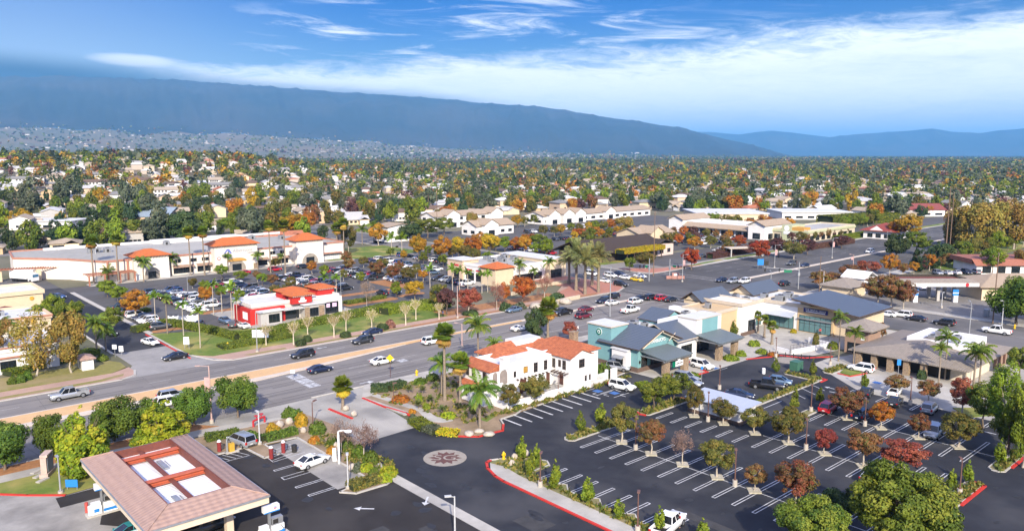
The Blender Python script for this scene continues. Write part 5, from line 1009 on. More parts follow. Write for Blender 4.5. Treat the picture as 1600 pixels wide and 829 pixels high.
def car_parts(kind):
    S_ = SPEC[kind]; st = S_['st']; P = {}
    body = loft(st); hw = max(s[1] for s in st); zb = S_['wr']
    rb, rr_, fr, fb, zr, rw = S_['gh']
    def at_x(x, k):
        for a, c in zip(st[:-1], st[1:]):
            if a[0] <= x <= c[0]: t = (x-a[0])/(c[0]-a[0]); return a[k]+(c[k]-a[k])*t
        return st[-1][k] if x > st[-1][0] else st[0][k]
    wr_, wf = at_x(rb,1)-.12, at_x(fb,1)-.13; zr0, zf0 = at_x(rb,3)-.04, at_x(fb,3)-.03
    B = [(rb,-wr_,zr0),(fb,-wf,zf0),(fb,wf,zf0),(rb,wr_,zr0)]; T = [(rr_,-rw,zr),(fr,-rw,zr-.02),(fr,rw,zr-.02),(rr_,rw,zr)]
    g = MB(); g.add(B+T, [(0,1,5,4),(2,3,7,6)], 0); P['side_window'] = (g, 'G')
    g = MB(); g.add(B+T, [(1,2,6,5)], 0); P['windscreen'] = (g, 'G')
    g = MB(); g.add(B+T, [(3,0,4,7)], 0); P['rear_window'] = (g, 'G')
    mid = [((rr_+fr)/2, 0, zr+.035)]
    body.add(T+mid, [(0,1,4),(1,2,4),(2,3,4),(3,0,4)], 0, False)
    for (i,j,w) in ((0,4,.11),(1,5,.07),(2,6,.07),(3,7,.11)):
        a, c = (B+T)[i], (B+T)[j]; s = 1 if a[1] > 0 else -1
        body.tube((a[0],a[1]+s*.0,a[2]),(c[0],c[1]+s*.0,c[2]),w*.62,w*.5,4,0,False)
    for s in (-1,1):
        k = .5; xb = rb+(fb-rb)*k; xt = rr_+(fr-rr_)*k
        body.tube((xb,s*((wr_+wf)/2+.005),(zr0+zf0)/2),(xt,s*(rw+.005),zr),.05,.04,4,0,False)
        body.tube((rr_,s*rw,zr-.01),(fr,s*rw,zr-.03),.045,.045,4,0,False)
    if S_.get('bed'):
        for y0_, y1_ in ((-.97,-.85),(.85,.97)): body.box(-2.85,-.95,y0_,y1_,.42,1.17)
        body.box(-2.9,-2.8,-.95,.95,.42,1.17); body.box(-2.8,-.95,-.85,.85,.42,.62)
        m = MB(); m.box(-2.79,-.97,-.84,.84,.621,.66); P['bed_liner'] = (m, 'K')
    P['body'] = (body, 'B')
    m = MB()
    for x in S_['wb']:
        for s in (-1,1):
            y = s*(at_x(x,1) if not (S_.get('bed') and x < 0) else .97); n = 12; r_ = S_['wr']+.07
            m.add([(x+r_*cos(pi*k/n), y+s*.008, S_['wr']-.05+r_*sin(pi*k/n)) for k in range(n+1)] , [tuple(range(n+1)) if s < 0 else tuple(range(n+1))[::-1]])
    m.box(st[-1][0]-.1,st[-1][0]+.03,-.5,.5,.34,.5); m.box(st[0][0]-(.03 if not S_.get('bed') else 2.2),st[0][0]+.1-(2.1 if S_.get('bed') else 0),-.6,.6,.4,.52)
    P['lower_trim'] = (m, 'K')
    wh = []
    for x in S_['wb']:
        for s in (-1,1):
            t = MB(); y = s*(hw-.10); r_ = S_['wr']; t.tube((x,y-s*.1,r_),(x,y+s*.115,r_),r_,r_,16,0); q = MB(); q.tube((x,y+s*.10,r_),(x,y+s*.125,r_),r_*.66,r_*.6,12,0); wh.append((t,q))
    xf, xr = st[-2][0], (st[1][0] if not S_.get('bed') else -2.88)
    wfr, wre = st[-2][1], (st[1][1] if not S_.get('bed') else .93); zf = st[-2][3]
    hl, tl, mi = [], [], []
    for s in (-1,1):
        h = MB(); h.obox((xf+.0,s*(wfr-.16),zf-.06),(.22,.34,.13),-s*.35,0); hl.append(h)
        t = MB(); zt = (st[1][3]-.1) if not S_.get('bed') else .95; t.obox((xr-.03,s*(wre-.13),zt-.04),(.16,.26,.16 if kind in ('sedan','coupe') else .34),s*.3,0); tl.append(t)
        q = MB(); q.obox((fb-.25,s*(at_x(fb,1)+.05),at_x(fb,3)+.08),(.14,.2,.14),0,0); mi.append(q)
    p = MB(); p.box(xr-.12,xr-.085,-.2,.2,.62,.74); P['number_plate'] = (p, 'P')
    gr = MB(); gr.box(st[-1][0]-.02,st[-1][0]+.02,-.38,.38,st[-1][3]-.1,st[-1][3]-.01); P['grille'] = (gr, 'K')
    return P, wh, hl, tl, mi
PM = {'G':CGL,'K':TRIMB,'P':PLATE}
CARKIT = {}; CARONE = {}
def kit(kind):
    if kind in CARKIT: return CARKIT[kind]
    P, wh, hl, tl, mi = car_parts(kind); K = []
    for n, (b, m) in P.items(): K.append((n, b.mesh(n, [PAINT['white'] if m == 'B' else PM[m]]), m, None))
    for t, q in wh: K.append(('wheel', t.mesh('wheel', [TYRE]), 'T', q.mesh('rim', [RIM])))
    for h in hl: K.append(('headlight', h.mesh('headlight', [HEADL]), 'H', None))
    for h in tl: K.append(('taillight', h.mesh('taillight', [TAILL]), 'L', None))
    for h in mi: K.append(('mirror', h.mesh('mirror', [PAINT['white']]), 'B', None))
    CARKIT[kind] = K; return K
def one(kind):
    if kind in CARONE: return CARONE[kind]
    P, wh, hl, tl, mi = car_parts(kind); A = MB(); mats = [PAINT['white'],CGL,TRIMB,TYRE,RIM,HEADL,TAILL]
    def put(b, k): A.add(b.v, b.f, k); A.sm[-len(b.f):] = b.sm
    for n, (b, m) in P.items(): put(b, {'B':0,'G':1,'K':2,'P':5}[m])
    for t, q in wh: put(t,3); put(q,4)
    for h in hl: put(h,5)
    for h in tl: put(h,6)
    for h in mi: put(h,0)
    CARONE[kind] = A.mesh('parked_car', mats); return CARONE[kind]
NM = dict(sedan='sedan',coupe='coupe',suv='suv_car',van='minivan',hatch='hatchback',pickup='pickup_truck')
CT = dict(sedan='car',coupe='car',suv='suv',van='van',hatch='car',pickup='pickup truck')
def car(kind, colr, x, y, deg, label, group=None, z=.035, sc=1.0):
    r = thing(NM[kind], label, CT[kind], (x,y,z), R(deg), group); r.scale = (sc,)*3
    for n, me, m, subm in kit(kind):
        o = link(n, me, r)
        if m == 'B':
            o.material_slots[0].link = 'OBJECT'; o.material_slots[0].material = PAINT[colr]
        if subm: link('rim', subm, o)
    return r
def smallcar(kind, colr, x, y, deg, label, group, z=.04):
    o = link(NM[kind], one(kind)); o.location = (x,y,z); o.rotation_euler.z = R(deg)
    o.material_slots[0].link = 'OBJECT'; o.material_slots[0].material = PAINT[colr]
    return tag(o, label, CT[kind], group)
E_, W_, N_, S_dir = 0, 180, 90, -90
CW = {'dkgrey':'dark grey','steel':'steel blue','lblue':'pale blue','navy':'navy blue','grey':'grey','silver':'silver'}
for kind,colr,u,v,deg,label in [
 ('pickup','silver',109,622,180,'silver pickup truck driving west past the west lawn'),
 ('suv','silver',270,623,0,'silver estate car in the lane by the median behind the yellow-green tree'),
 ('suv','white',266,633,0,'white SUV beside the silver estate car, half hidden by the yellow-green tree'),
 ('sedan','black',274,561,183,'black sedan turning into the store drive'),
 ('sedan','white',235,538,-75,'white sedan coming down the store drive'),
 ('hatch','dkgrey',174,524,-88,'dark hatchback in the shade of the palms on the store drive'),
 ('sedan','blue',91,466,-60,'blue sedan at the bend of the store drive'),
 ('suv','black',473,558,180,'black SUV driving west beside the tan median'),
 ('sedan','navy',500,581,0,'black sedan with red tail lamps driving east past the faded road legend'),
 ('sedan','white',597,568,0,'white sedan driving east near the yellow warning sign'),
 ('suv','dkgrey',567,536,180,'dark grey SUV driving west behind the black SUV'),
 ('sedan','navy',582,522,180,'navy blue sedan in the kerb lane by the pruned white trees'),
 ('suv','white',675,537,0,'white SUV half hidden behind the tall fan palm'),
 ('sedan','steel',803,487,180,'steel blue sedan driving west in front of the red-brown trees'),
 ('coupe','white',812,516,0,'white coupe driving east in front of the fan palm by the Spanish house'),
 ('pickup','black',879,492,180,'black pickup half hidden by the fan palm crown'),
 ('sedan','maroon',916,486,0,'dark maroon sedan waiting behind the white sedan'),
 ('suv','maroon',912,497,0,'maroon SUV in the lane next to the teal shop'),
 ('suv','navy',943,473,180,'dark blue SUV driving west away from the junction'),
 ('suv','black',957,467,180,'black SUV beside the brick corner heading west'),
 ('sedan','white',957,476,0,'white sedan waiting beside the street light pole'),
 ('suv','white',993,474,0,'white SUV queueing for the junction lights'),
 ('pickup','white',985,488,0,'white pickup queueing in the kerb lane behind the teal shop'),
 ('sedan','navy',1001,469,0,'dark blue sedan mostly hidden behind the queueing white SUV'),
 ('suv','black',1017,468,0,'dark SUV second in the turning queue'),
 ('suv','red',1034,469,0,'dark red SUV squeezed between two dark cars in the queue'),
 ('sedan','black',1048,471,0,'black sedan at the head of the queue by the stop line'),
 ('coupe','yellow',995,439,-90,'bright yellow sports car waiting on the far side street'),
 ('sedan','white',1000,434,-90,'white car tucked behind the yellow sports car'),
 ('suv','black',970,447,-90,'black SUV at the stop line under the palms'),
 ('sedan','white',977,436,-90,'white sedan between the black SUV and the yellow sports car'),
 ('sedan','white',944,441,-90,'white sedan second in the line beside the date palms'),
 ('suv','white',954,433,-90,'white SUV third in the line beside the date palms'),
 ('van','white',924,430,-90,'white van at the back of the line by the date palms'),
 ('sedan','navy',968,430,-90,'dark sedan behind the white sedan on the far side street'),
 ('sedan','navy',1127,440,180,'navy sedan crossing toward the brick corner'),
 ('suv','silver',1145,442,180,'silver SUV abreast of the white SUV beyond the junction'),
 ('suv','white',1163,442,180,'white SUV next to the far median beyond the junction'),
 ('hatch','maroon',1153,458,0,'dark red hatchback east of the junction behind the blue roofs'),
 ('suv','grey',1237,414,180,'grey SUV on the far boulevard in front of the store driveway'),
 ('sedan','navy',1257,417,180,'dark sedan on the far boulevard near the mast arm'),
 ('van','white',1359,395,180,'white van coming along the far boulevard by the grass strip'),
 ('suv','black',1226,446,0,'black SUV beyond the blue gabled roof near the traffic mast'),
 ('sedan','white',1386,494,92,'white sedan on the side street, next to the dental shop roof'),
 ('suv','white',1409,495,92,'white SUV second in the side street queue'),
 ('sedan','black',1431,501,92,'black sedan third in the side street queue'),
 ('suv','black',1475,508,92,'black SUV on the side street in front of the fuel station drive'),
 ('pickup','white',1557,521,92,'white pickup on the side street by the utility poles'),
 ('pickup','white',1044,828,152-132,'white pickup parked at the bottom row by the slim trees'),
 ('sedan','white',488,726,10,'white electric sedan plugged in at the charging bay'),
 ('van','silver',377,694,100,'silver minivan parked by the vacuum machines'),
 ('suv','white',972,608,-80,'white crossover leaving past the Spanish house gate'),
 ('suv','silver',966,578,-70,'silver car in the drive-through behind the round bush'),
 ('suv','white',1097,575,-92,'white SUV parked beside the stone pillars of the porch'),
 ('sedan','silver',1077,601,-80,'silver car shaded under the teal shop porch'),
 ('pickup','black',1198,607,-66,'black pickup parked in the row by the white bollard'),
 ('hatch','steel',1219,600,-70,'blue hatchback tucked behind the black pickup'),
 ('sedan','navy',1155,621,-66,'black sedan parked behind the silver roofed enclosure'),
 ('suv','red',1294,642,8,'red SUV parked beneath the russet tree'),
 ('suv','navy',1346,653,6,'navy SUV parked between the russet and orange trees'),
 ('sedan','black',1353,617,12,'black sedan beside the slim sapling in the back row'),
 ('coupe','white',1397,617,12,'white sports coupe in the back row'),
 ('sedan','black',1398,632,10,'black sedan in front of the white sports coupe'),
 ('suv','silver',1452,643,8,'silver SUV parked under the brown leaved trees'),
 ('pickup','silver',1458,681,188,'pale silver SUV-like pickup nose out beside the olive tree' ),
 ('suv','white',1345,580,95,'white SUV parked by the small oval lawn'),
 ('sedan','silver',1362,749,6,'silver grey car half hidden under the red tree and big green tree'),
 ('sedan','teal',201,838,186,'teal car fuelling under the canopy'),
 ('pickup','dkgrey',322,830,0,'dark pickup at the pump behind the front canopy column'),
 ('suv','silver',1072,595,-80,'grey car in the drive-through under the porch banner'),
 ]:
    x, y = at(u, v); a = deg
    if label.startswith('white pickup parked at the bottom'): a = 12
    if 'SUV-like' in label: kind, label = 'suv', 'pale silver SUV parked nose out beside the olive tree'
    car(kind, colr, x, y, a, label, None, .035 if 'sports' not in label else .03)
ORD = ['first','second','third','fourth','fifth','sixth','seventh','eighth','ninth','tenth','eleventh','twelfth','thirteenth','fourteenth','fifteenth']
KW = {'suv':'SUV','sedan':'sedan','van':'van','pickup':'pickup','hatch':'hatchback','coupe':'coupe'}
rc = random.Random(21)
def autocar():
    return rc.choice(['sedan']*4+['suv']*5+['hatch','pickup','van']), rc.choice(['white']*7+['black']*5+['silver']*3+['grey']*2+['dkgrey']*3+['navy','blue','steel','red','maroon'])
def rowcars(x0, y0, x1, y1, n, deg, where, frm, fixed=None, skip=()):
    g = 'cars parked in the ' + where; L = []
    for i in range(n):
        if i in skip: continue
        k, c = (fixed[i].split() if fixed and i < len(fixed) else autocar())
        t = i/max(1, n-1); L.append((k, c, x0+(x1-x0)*t+rc.uniform(-.25,.25), y0+(y1-y0)*t+rc.uniform(-.12,.12)))
    cnt = {}
    for k, c, x, y in L: cnt[(k, c)] = cnt.get((k, c), 0) + 1
    seen = {}
    for k, c, x, y in L:
        i = seen.get((k, c), 0); seen[(k, c)] = i+1
        nm = CW.get(c, c) + ' ' + KW[k]
        lab = f'{nm} in the {where}' if cnt[(k, c)] == 1 else f'{ORD[i]} {nm} from {frm} in the {where}'
        smallcar(k, c, x, y, deg + rc.uniform(-2,2) + (180 if rc.random() < .3 else 0), lab, g)
A_ = 'the store front'
rowcars(58.6,222.5,58.6,190.5,12,0,'row along the store drive', A_, ['suv black','suv dkgrey','sedan black','suv black','hatch red','van white','sedan navy','sedan silver','suv white','sedan white','sedan white','suv grey'])
rowcars(72.4,240,72.6,203.5,13,0,'second lot row, west side', A_, ['suv navy','sedan lblue','sedan dkgrey','suv black','sedan black','sedan steel','sedan black','suv black','sedan silver','suv white','sedan white','sedan white','sedan white'])
rowcars(77.6,240,77.8,208.5,12,0,'second lot row, east side', A_, None, (3,9))
rowcars(91.2,243,91.4,206,14,0,'middle lot row, west side', A_, None, (6,))
rowcars(96.6,243,96.8,211,12,0,'middle lot row, east side', A_, None, (4,))
rowcars(112.6,243,112.8,211,12,0,'fourth lot row, west side', A_, None, (10,))
rowcars(118,243,118.2,208,13,0,'fourth lot row, east side', A_, None, (2,))
rowcars(133.4,246,133.4,219,10,0,'fifth lot row, west side', A_, None, (8,))
rowcars(138.8,246,138.8,206,14,0,'fifth lot row, east side', A_, None, (5,9))
rowcars(156.6,258,156.6,216,12,0,'sixth lot row, west side', A_, None, (7,))
rowcars(162,258,162,221,12,0,'sixth lot row, east side', A_, None, (3,8))
rowcars(175,262,175,222,12,0,'last lot row by the lawn', A_, None, (2,5,9))
rowcars(150.5,204.5,150.5,190,5,0,'short row under the green palms', A_)
rowcars(121.6,193.2,126.5,192.8,2,90,'pair by the planted island', 'the island')
rowcars(108,259,130,258.4,3,0,'spaces by the store entrance', 'the entrance', None, ())
rowcars(66,186.2,72.5,181,2,60,'drive-through lane by the white fence', 'the fence', ['sedan black','suv grey'])
rowcars(72.4,186.6,73.4,178.2,2,-88,'drive-through lane beside the red wall', 'the red wall', ['sedan steel','coupe white'])
B_ = 'the junction'
rowcars(283,186,291,186,3,90,'small forecourt by the brown roofed restaurant', B_, ['sedan white','suv white','sedan silver'])
rowcars(330,205,330,241,13,0,'strip mall front row', B_, None, (4,))
rowcars(318,203,318,238,12,0,'second strip mall row', B_, None, (3,7))
rowcars(312.6,203,312.6,238,12,0,'third strip mall row', B_, None, (5,))
rowcars(299,205,299,238,11,0,'fourth strip mall row', B_, None, (2,8))
rowcars(262,180,286,178,2,0,'spaces behind the low hedge', B_)
rowcars(330,180.3,376,182.4,15,84,'row behind the boulevard grass strip', B_)
rowcars(262,240,306,240,13,90,'plaza row behind the brown roofed restaurant', B_, None, (4,9))
rowcars(262,262,306,262,13,90,'second plaza row north of the restaurant', B_, None, (6,))
rowcars(276,296,320,296,13,90,'third plaza row by the gabled shops', B_, None, (3,))
rowcars(330,306,366,306,10,90,'plaza row by the long white shops', B_, None, (4,))
rowcars(224,226,224,250,8,0,'side lot by the orange trees', B_, None, (3,))
rowcars(247,104,250,92,3,40,'forecourt of the corner fuel canopy', B_, ['sedan white','suv silver','sedan white'])
rowcars(285,100,297,92,5,45,'small lot beyond the corner station', B_)
rowcars(-2,196,30,196,6,90,'shaded row in front of the cream shops', 'the lawn', ['sedan navy','sedan black','suv silver','sedan white','suv navy','sedan blue'])
x, y = at(42, 440)
r = thing('delivery_lorry', 'white delivery lorry with blue tinted cab in the loading yard', 'lorry', (x,y,.03), R(-62))
b = MB(); b.box(-6,1.6,-1.25,1.25,1.1,3.9); b.build('cargo_box', [PAINT['white']], r); b = MB(); b.box(2,4.1,-1.15,1.15,.5,2.9); b.build('cab', [PAINT['white']], r); b = MB(); b.add([(4.11,-1.05,1.7),(4.11,1.05,1.7),(4.11,1.05,2.6),(4.11,-1.05,2.6)], [(0,1,2,3)]); b.build('windscreen', [mat('lorry_glass', (.05,.16,.28), .1)], r)
b = MB(); b.box(-5.8,3.9,-.9,.9,.5,1.05); b.build('chassis', [TRIMB], r)
for xx in (-4.6,-3.4,3.0):
    for s in (-1,1): b = MB(); b.tube((xx,s*.85,.5),(xx,s*1.2,.5),.5,n=14); b.build('wheel', [TYRE], r)
LEAF = vmat('leaf', .6, .28); TWIG = vmat('twig', .85, 0)
BARK = mat('bark', (.20,.15,.11), .95, c2=(.11,.085,.065), scale=4, stretch=(1,1,.3), bump=.5); PBARK = mat('pale_bark', (.50,.44,.36), .9, c2=(.33,.28,.22), scale=3, bump=.3); PALMB = mat('palm_bark', (.30,.24,.18), .95, c2=(.17,.135,.10), scale=3, stretch=(.3,.3,3), bump=.6)
PAL = {
 'ficus': [(.078,.130,.018),(.100,.155,.022),(.058,.10,.016),(.13,.175,.028)],
 'amber': [(.25,.30,.020),(.30,.34,.022),(.19,.26,.018),(.36,.34,.03),(.13,.20,.018)],
 'olive': [(.095,.095,.022),(.13,.115,.026),(.065,.075,.018),(.17,.125,.03)],
 'russet': [(.18,.095,.04),(.21,.10,.038),(.14,.085,.033),(.12,.105,.032),(.22,.085,.038)],
 'red': [(.24,.050,.038),(.20,.045,.035),(.27,.075,.045),(.16,.055,.035)],
 'scarlet': [(.42,.095,.025),(.34,.07,.022),(.46,.14,.03),(.24,.075,.022)],
 'orange': [(.40,.155,.020),(.48,.20,.026),(.30,.12,.02),(.34,.20,.03)],
 'gold': [(.44,.26,.022),(.36,.22,.02),(.50,.30,.03),(.24,.19,.022)],
 'sycamore': [(.33,.20,.05),(.27,.17,.04),(.22,.165,.04),(.28,.22,.05),(.19,.17,.04)],
 'green': [(.085,.112,.016),(.12,.145,.018),(.06,.088,.014),(.165,.175,.024)],
 'lime': [(.19,.24,.02),(.14,.19,.02),(.24,.28,.03),(.10,.15,.018)],
 'dark': [(.040,.066,.024),(.055,.082,.028),(.032,.052,.022),(.07,.09,.032)],
 'greygreen': [(.095,.11,.065),(.07,.088,.05),(.12,.13,.08),(.055,.07,.042)],
 'pine': [(.028,.050,.024),(.04,.066,.028),(.022,.04,.02),(.05,.075,.034)],
 'twig': [(.25,.17,.13),(.20,.135,.105),(.30,.21,.165),(.17,.12,.10)],
 'twigred': [(.24,.11,.085),(.19,.085,.07),(.28,.14,.10)],
 'plum': [(.10,.045,.042),(.075,.04,.036),(.13,.06,.05)],
 'vine': [(.36,.33,.02),(.44,.36,.022),(.28,.28,.02),(.46,.27,.02)],
}
for k_ in PAL: PAL[k_] = [tuple(min(.6, c*(1.32 if k_ in ('olive','russet','red','dark','plum','green','pine','greygreen') else 1.12)) for c in q) for q in PAL[k_]]
def rs(seed): return np.random.default_rng(seed)
def leaves(rng, P, Nrm, size, pal, flat=0.5, elong=1.6, jit=.35, patch=None):
    """kite-shaped leaves at points P, loosely facing Nrm"""
    n = len(P); nr = Nrm + rng.normal(0, flat, (n,3)); nr /= np.linalg.norm(nr,axis=1)[:,None] + 1e-9
    t = np.cross(nr, rng.normal(0,1,(n,3))); t /= np.linalg.norm(t,axis=1)[:,None] + 1e-9; w = np.cross(nr, t)
    s = (size*rng.uniform(1-jit,1+jit,n))[:,None]
    a, c = t*s*elong*.5, w*s*.5
    V = np.stack([P-a, P+c*.9+a*.1, P+a, P-c*.9+a*.1], 1).reshape(-1,3)
    F = np.arange(n*4).reshape(n,4)
    pal = np.array(pal); k = rng.integers(0,len(pal),n)
    if patch is not None:
        m = rng.random(n) < .7; k = np.where(m, patch % len(pal), k)
    C = pal[k]*rng.uniform(.82,1.2,(n,1))
    return V, F, C
def crown(name, seed, rx, rz, n, pal, leaf=.3, clumps=26, shape='round', hole=.0, cz=0.0, flat=.55, csize=.36):
    """leaf clumps spread through a crown volume; gaps stay open between clumps"""
    rng = rs(seed); C = []; 
    while len(C) < clumps:
        p = rng.uniform(-1,1,3); d = np.linalg.norm(p)
        if d > 1 or d < .38: continue
        if shape == 'cone':
            z = p[2]; r_ = math.hypot(p[0],p[1]); lim = (1-(z+1)/2)**.75*.98 + .06
            if r_ > lim: continue
        if shape == 'flat' and p[2] < -.35: continue
        if shape == 'vase' and math.hypot(p[0],p[1]) > .45 + .5*(p[2]+1)/2: continue
        if hole and rng.random() < hole and p[2] < 0: continue
        C.append(p)
    C = np.array(C); sz = rng.uniform(.4,1.4,clumps)*csize
    if shape == 'cone': sz *= (1.15-(C[:,2]+1)/2*.75)
    w = sz**2; k = rng.choice(clumps, n, p=w/w.sum())
    d = rng.normal(0,1,(n,3)); d /= np.linalg.norm(d,axis=1)[:,None]
    rad = rng.uniform(.35,1,n)**.5
    P = C[k] + d*(sz[k]*rad)[:,None]; P[:,0:2] *= rx; P[:,2] *= rz
    nr = d + C[k]*.4 + np.array([0,0,.35])
    V, F, Co = leaves(rng, P, nr, leaf, pal, flat, patch=k)
    V[:,2] += cz
    return arrmesh(name, V, F, [LEAF], Co)
def limbs(name, seed, h, r0, spread, n=5, lean=.0, start=.35, mats=None, z1=None, sub=3, split=1):
    """tapered trunk dividing into limbs that reach into the crown"""
    rn = random.Random(seed); b = MB(); hs = h*start
    for q in range(split):
        ox, oy = (rn.uniform(-.12,.12)*h*.3, rn.uniform(-.12,.12)*h*.3) if split > 1 else (0,0)
        pts = [(ox*.15,oy*.15,-.1),(ox*.3+rn.uniform(-.04,.04)*h,oy*.3+rn.uniform(-.04,.04)*h,hs*.5),(ox+lean*h*.3,oy,hs)]
        k = 1 if split == 1 else .72
        b.path(pts, [r0*1.25*k,r0*.9*k,r0*.78*k], 8)
        for i in range(n):
            a = 2*pi*(i+rn.random()*.7)/n; L = spread*rn.uniform(.55,.95); zt = h*rn.uniform(.62,.98)
            e = (pts[2][0]+cos(a)*L, pts[2][1]+sin(a)*L, zt); m = (pts[2][0]+cos(a)*L*.45, pts[2][1]+sin(a)*L*.45, hs+(zt-hs)*.55)
            b.path([pts[2], m, e], [r0*.55*k,r0*.33*k,r0*.08], 5)
            for j in range(sub):
                a2 = a+rn.uniform(-1.1,1.1); L2 = spread*rn.uniform(.25,.5)
                b.tube(m, (m[0]+cos(a2)*L2, m[1]+sin(a2)*L2, m[2]+h*rn.uniform(.08,.28)), r0*.22, r0*.05, 4, cap=False)
    return b.mesh(name, [mats or BARK])
def twigs(name, seed, rx, rz, cz, n, pal, hs, th=.018):
    """bare crown: forking twigs as thin three-sided tubes plus sparse tips"""
    rng = rs(seed); V = []; F = []; C = []
    pal = np.array(pal)
    def seg(a, c, r0, r1, col_):
        d = c-a; u = np.cross(d, [0.31,.17,.93]); u /= np.linalg.norm(u)+1e-9; w = np.cross(d,u); w /= np.linalg.norm(w)+1e-9; o = len(V)
        for p, r_ in ((a,r0),(c,r1)):
            for k in range(3): V.append(p+(u*cos(2.094*k)+w*sin(2.094*k))*r_)
        for k in range(3): F.append((o+k,o+(k+1)%3,o+3+(k+1)%3,o+3+k)); C.append(col_)
    def grow(p, d, L, r_, lev):
        q = p + d*L; seg(p, q, r_, r_*.62, pal[rng.integers(len(pal))])
        if lev == 0: return
        for _ in range(3 if lev > 1 else 4):
            e = d*.75 + rng.normal(0,.5,3) + np.array([0,0,.12]); e /= np.linalg.norm(e)
            grow(p+d*L*rng.uniform(.55,1), e, L*rng.uniform(.55,.82), r_*.6, lev-1)
    for i in range(n):
        a = 2*pi*i/n + rng.uniform(-.3,.3); d = np.array([cos(a)*.75, sin(a)*.75, rng.uniform(.55,1.1)]); d /= np.linalg.norm(d)
        grow(np.array([0,0,hs]), d, rx*.62, .06, 4)
    V = np.array(V); s = V[:,2].max(); V[:,2] = hs + (V[:,2]-hs)*((cz+rz-hs)/(s-hs)); rr_ = np.hypot(V[:,0],V[:,1]).max(); V[:,0:2] *= rx/rr_*1.1
    tips = V[5::6]; tips = tips[rng.integers(0,len(tips),1700)] + rng.normal(0,rx*.07,(1700,3)); V2,F2,C2 = leaves(rng, tips, rng.normal(0,1,(1700,3)), .07, pal, 1, 3.2)
    F4 = np.array(F); 
    return arrmesh(name, np.concatenate([V,V2]), np.concatenate([F4, F2+len(V)]), [TWIG], np.concatenate([np.array(C), C2]))
PROTO = {}
def proto(kind, parts):
    r = link(kind[0], None); r.location = (0,0,-500)
    for n, me in parts: link(n, me, r)
    return r
def tkind(key, name, parts_fn):
    """unit prototype: height and crown radius as built, so a planted copy can be scaled to its surveyed size"""
    PROTO[key] = (name, parts_fn, [])
def T_(key, name, seed, H, Rr, pal, n=3200, leaf=.32, shape='round', start=.35, rz=None, hole=.25, clumps=28, r0=None, trunk=BARK, csize=.36, split=1, flat=.55, cz=None, sub=3):
    rz = rz or (H*(1-start)*.55); cz = cz if cz is not None else H-rz
    def mk_(k): return [('trunk', limbs('trunk', seed+k, H*.93, r0 or H*.028, Rr*.85, 5, 0, start, trunk, split=split, sub=sub)), ('crown', crown('crown', seed+k*7+1, Rr, rz, n, PAL[pal], leaf, clumps, shape, hole, cz, flat, csize))]
    PROTO[key] = dict(name=name, mk=mk_, H=H, R=Rr, made={})
T_('ficus','ficus_tree',100,6.0,2.5,'ficus',11000,.20,'round',.24,2.45,.1,34,csize=.42,r0=.16)
T_('amber','sweetgum_tree',200,9.5,3.3,'amber',14000,.27,'cone',.16,4.4,.0,90,csize=.22,r0=.2)
for k_, nm in (('olive','pear_tree'),('russet','pear_tree'),('red','pear_tree'),('orange','pear_tree'),('green','shade_tree'),('lime','shade_tree'),('gold','shade_tree'),('scarlet','maple_tree'),('plum','plum_tree')):
    T_(k_, nm, 300+len(k_)*13, 5.2, 2.0, k_, 7000, .145, 'round', .36, 1.75, .15, 60, r0=.11, trunk=PBARK if k_ in ('olive','russet','red','orange') else BARK, csize=.25)
T_('big','camphor_tree',420,11,5.4,'green',36000,.26,'round',.22,4.6,.1,110,r0=.35,csize=.24)
T_('sycamore','sycamore_tree',440,13,4.6,'sycamore',7000,.36,'vase',.22,5.4,.1,70,r0=.24,trunk=PBARK,csize=.26)
T_('thin','sycamore_tree',450,13,4.6,'sycamore',3000,.36,'round',.2,5.4,.1,46,r0=.22,trunk=PBARK,csize=.26,sub=7)
T_('lacy','eucalyptus_tree',460,14,4.4,'lime',10000,.28,'round',.2,6.0,.1,60,r0=.3,trunk=PBARK,csize=.24,sub=6)
T_('euc','eucalyptus_tree',470,14,4.0,'greygreen',6000,.42,'round',.25,5.6,.1,40,r0=.3,trunk=PBARK,csize=.28)
T_('pine','pine_tree',480,14,4.2,'pine',7500,.42,'cone',.1,6.4,.0,54,r0=.3,csize=.26,flat=.9)
T_('darkoak','oak_tree',490,9,4.4,'dark',7000,.40,'round',.2,3.6,.1,44,r0=.3,csize=.32)
T_('sapling','sapling_tree',500,4.2,.75,'lime',1300,.20,'cone',.2,1.75,.0,30,r0=.035,csize=.36,trunk=BARK)
T_('slim','young_conifer_tree',510,3.4,.7,'green',1200,.19,'cone',.12,1.5,.0,30,r0=.035,csize=.36)
def bare(key, name, seed, H, Rr, pal, hs):
    def mk_(k): return [('trunk', limbs('trunk', seed+k, hs*1.05, .09, .1, 2, 0, .95, PBARK, sub=0)), ('crown', twigs('crown', seed+k, Rr, (H-hs)/2, (H+hs)/2, 7, PAL[pal], hs))]
    PROTO[key] = dict(name=name, mk=mk_, H=H, R=Rr, made={})
bare('bare','bare_tree',600,5.0,2.0,'twig',1.7); bare('barered','bare_tree',620,6.0,2.4,'twigred',2.0); bare('barebig','bare_tree',640,7.5,2.8,'twig',2.2)
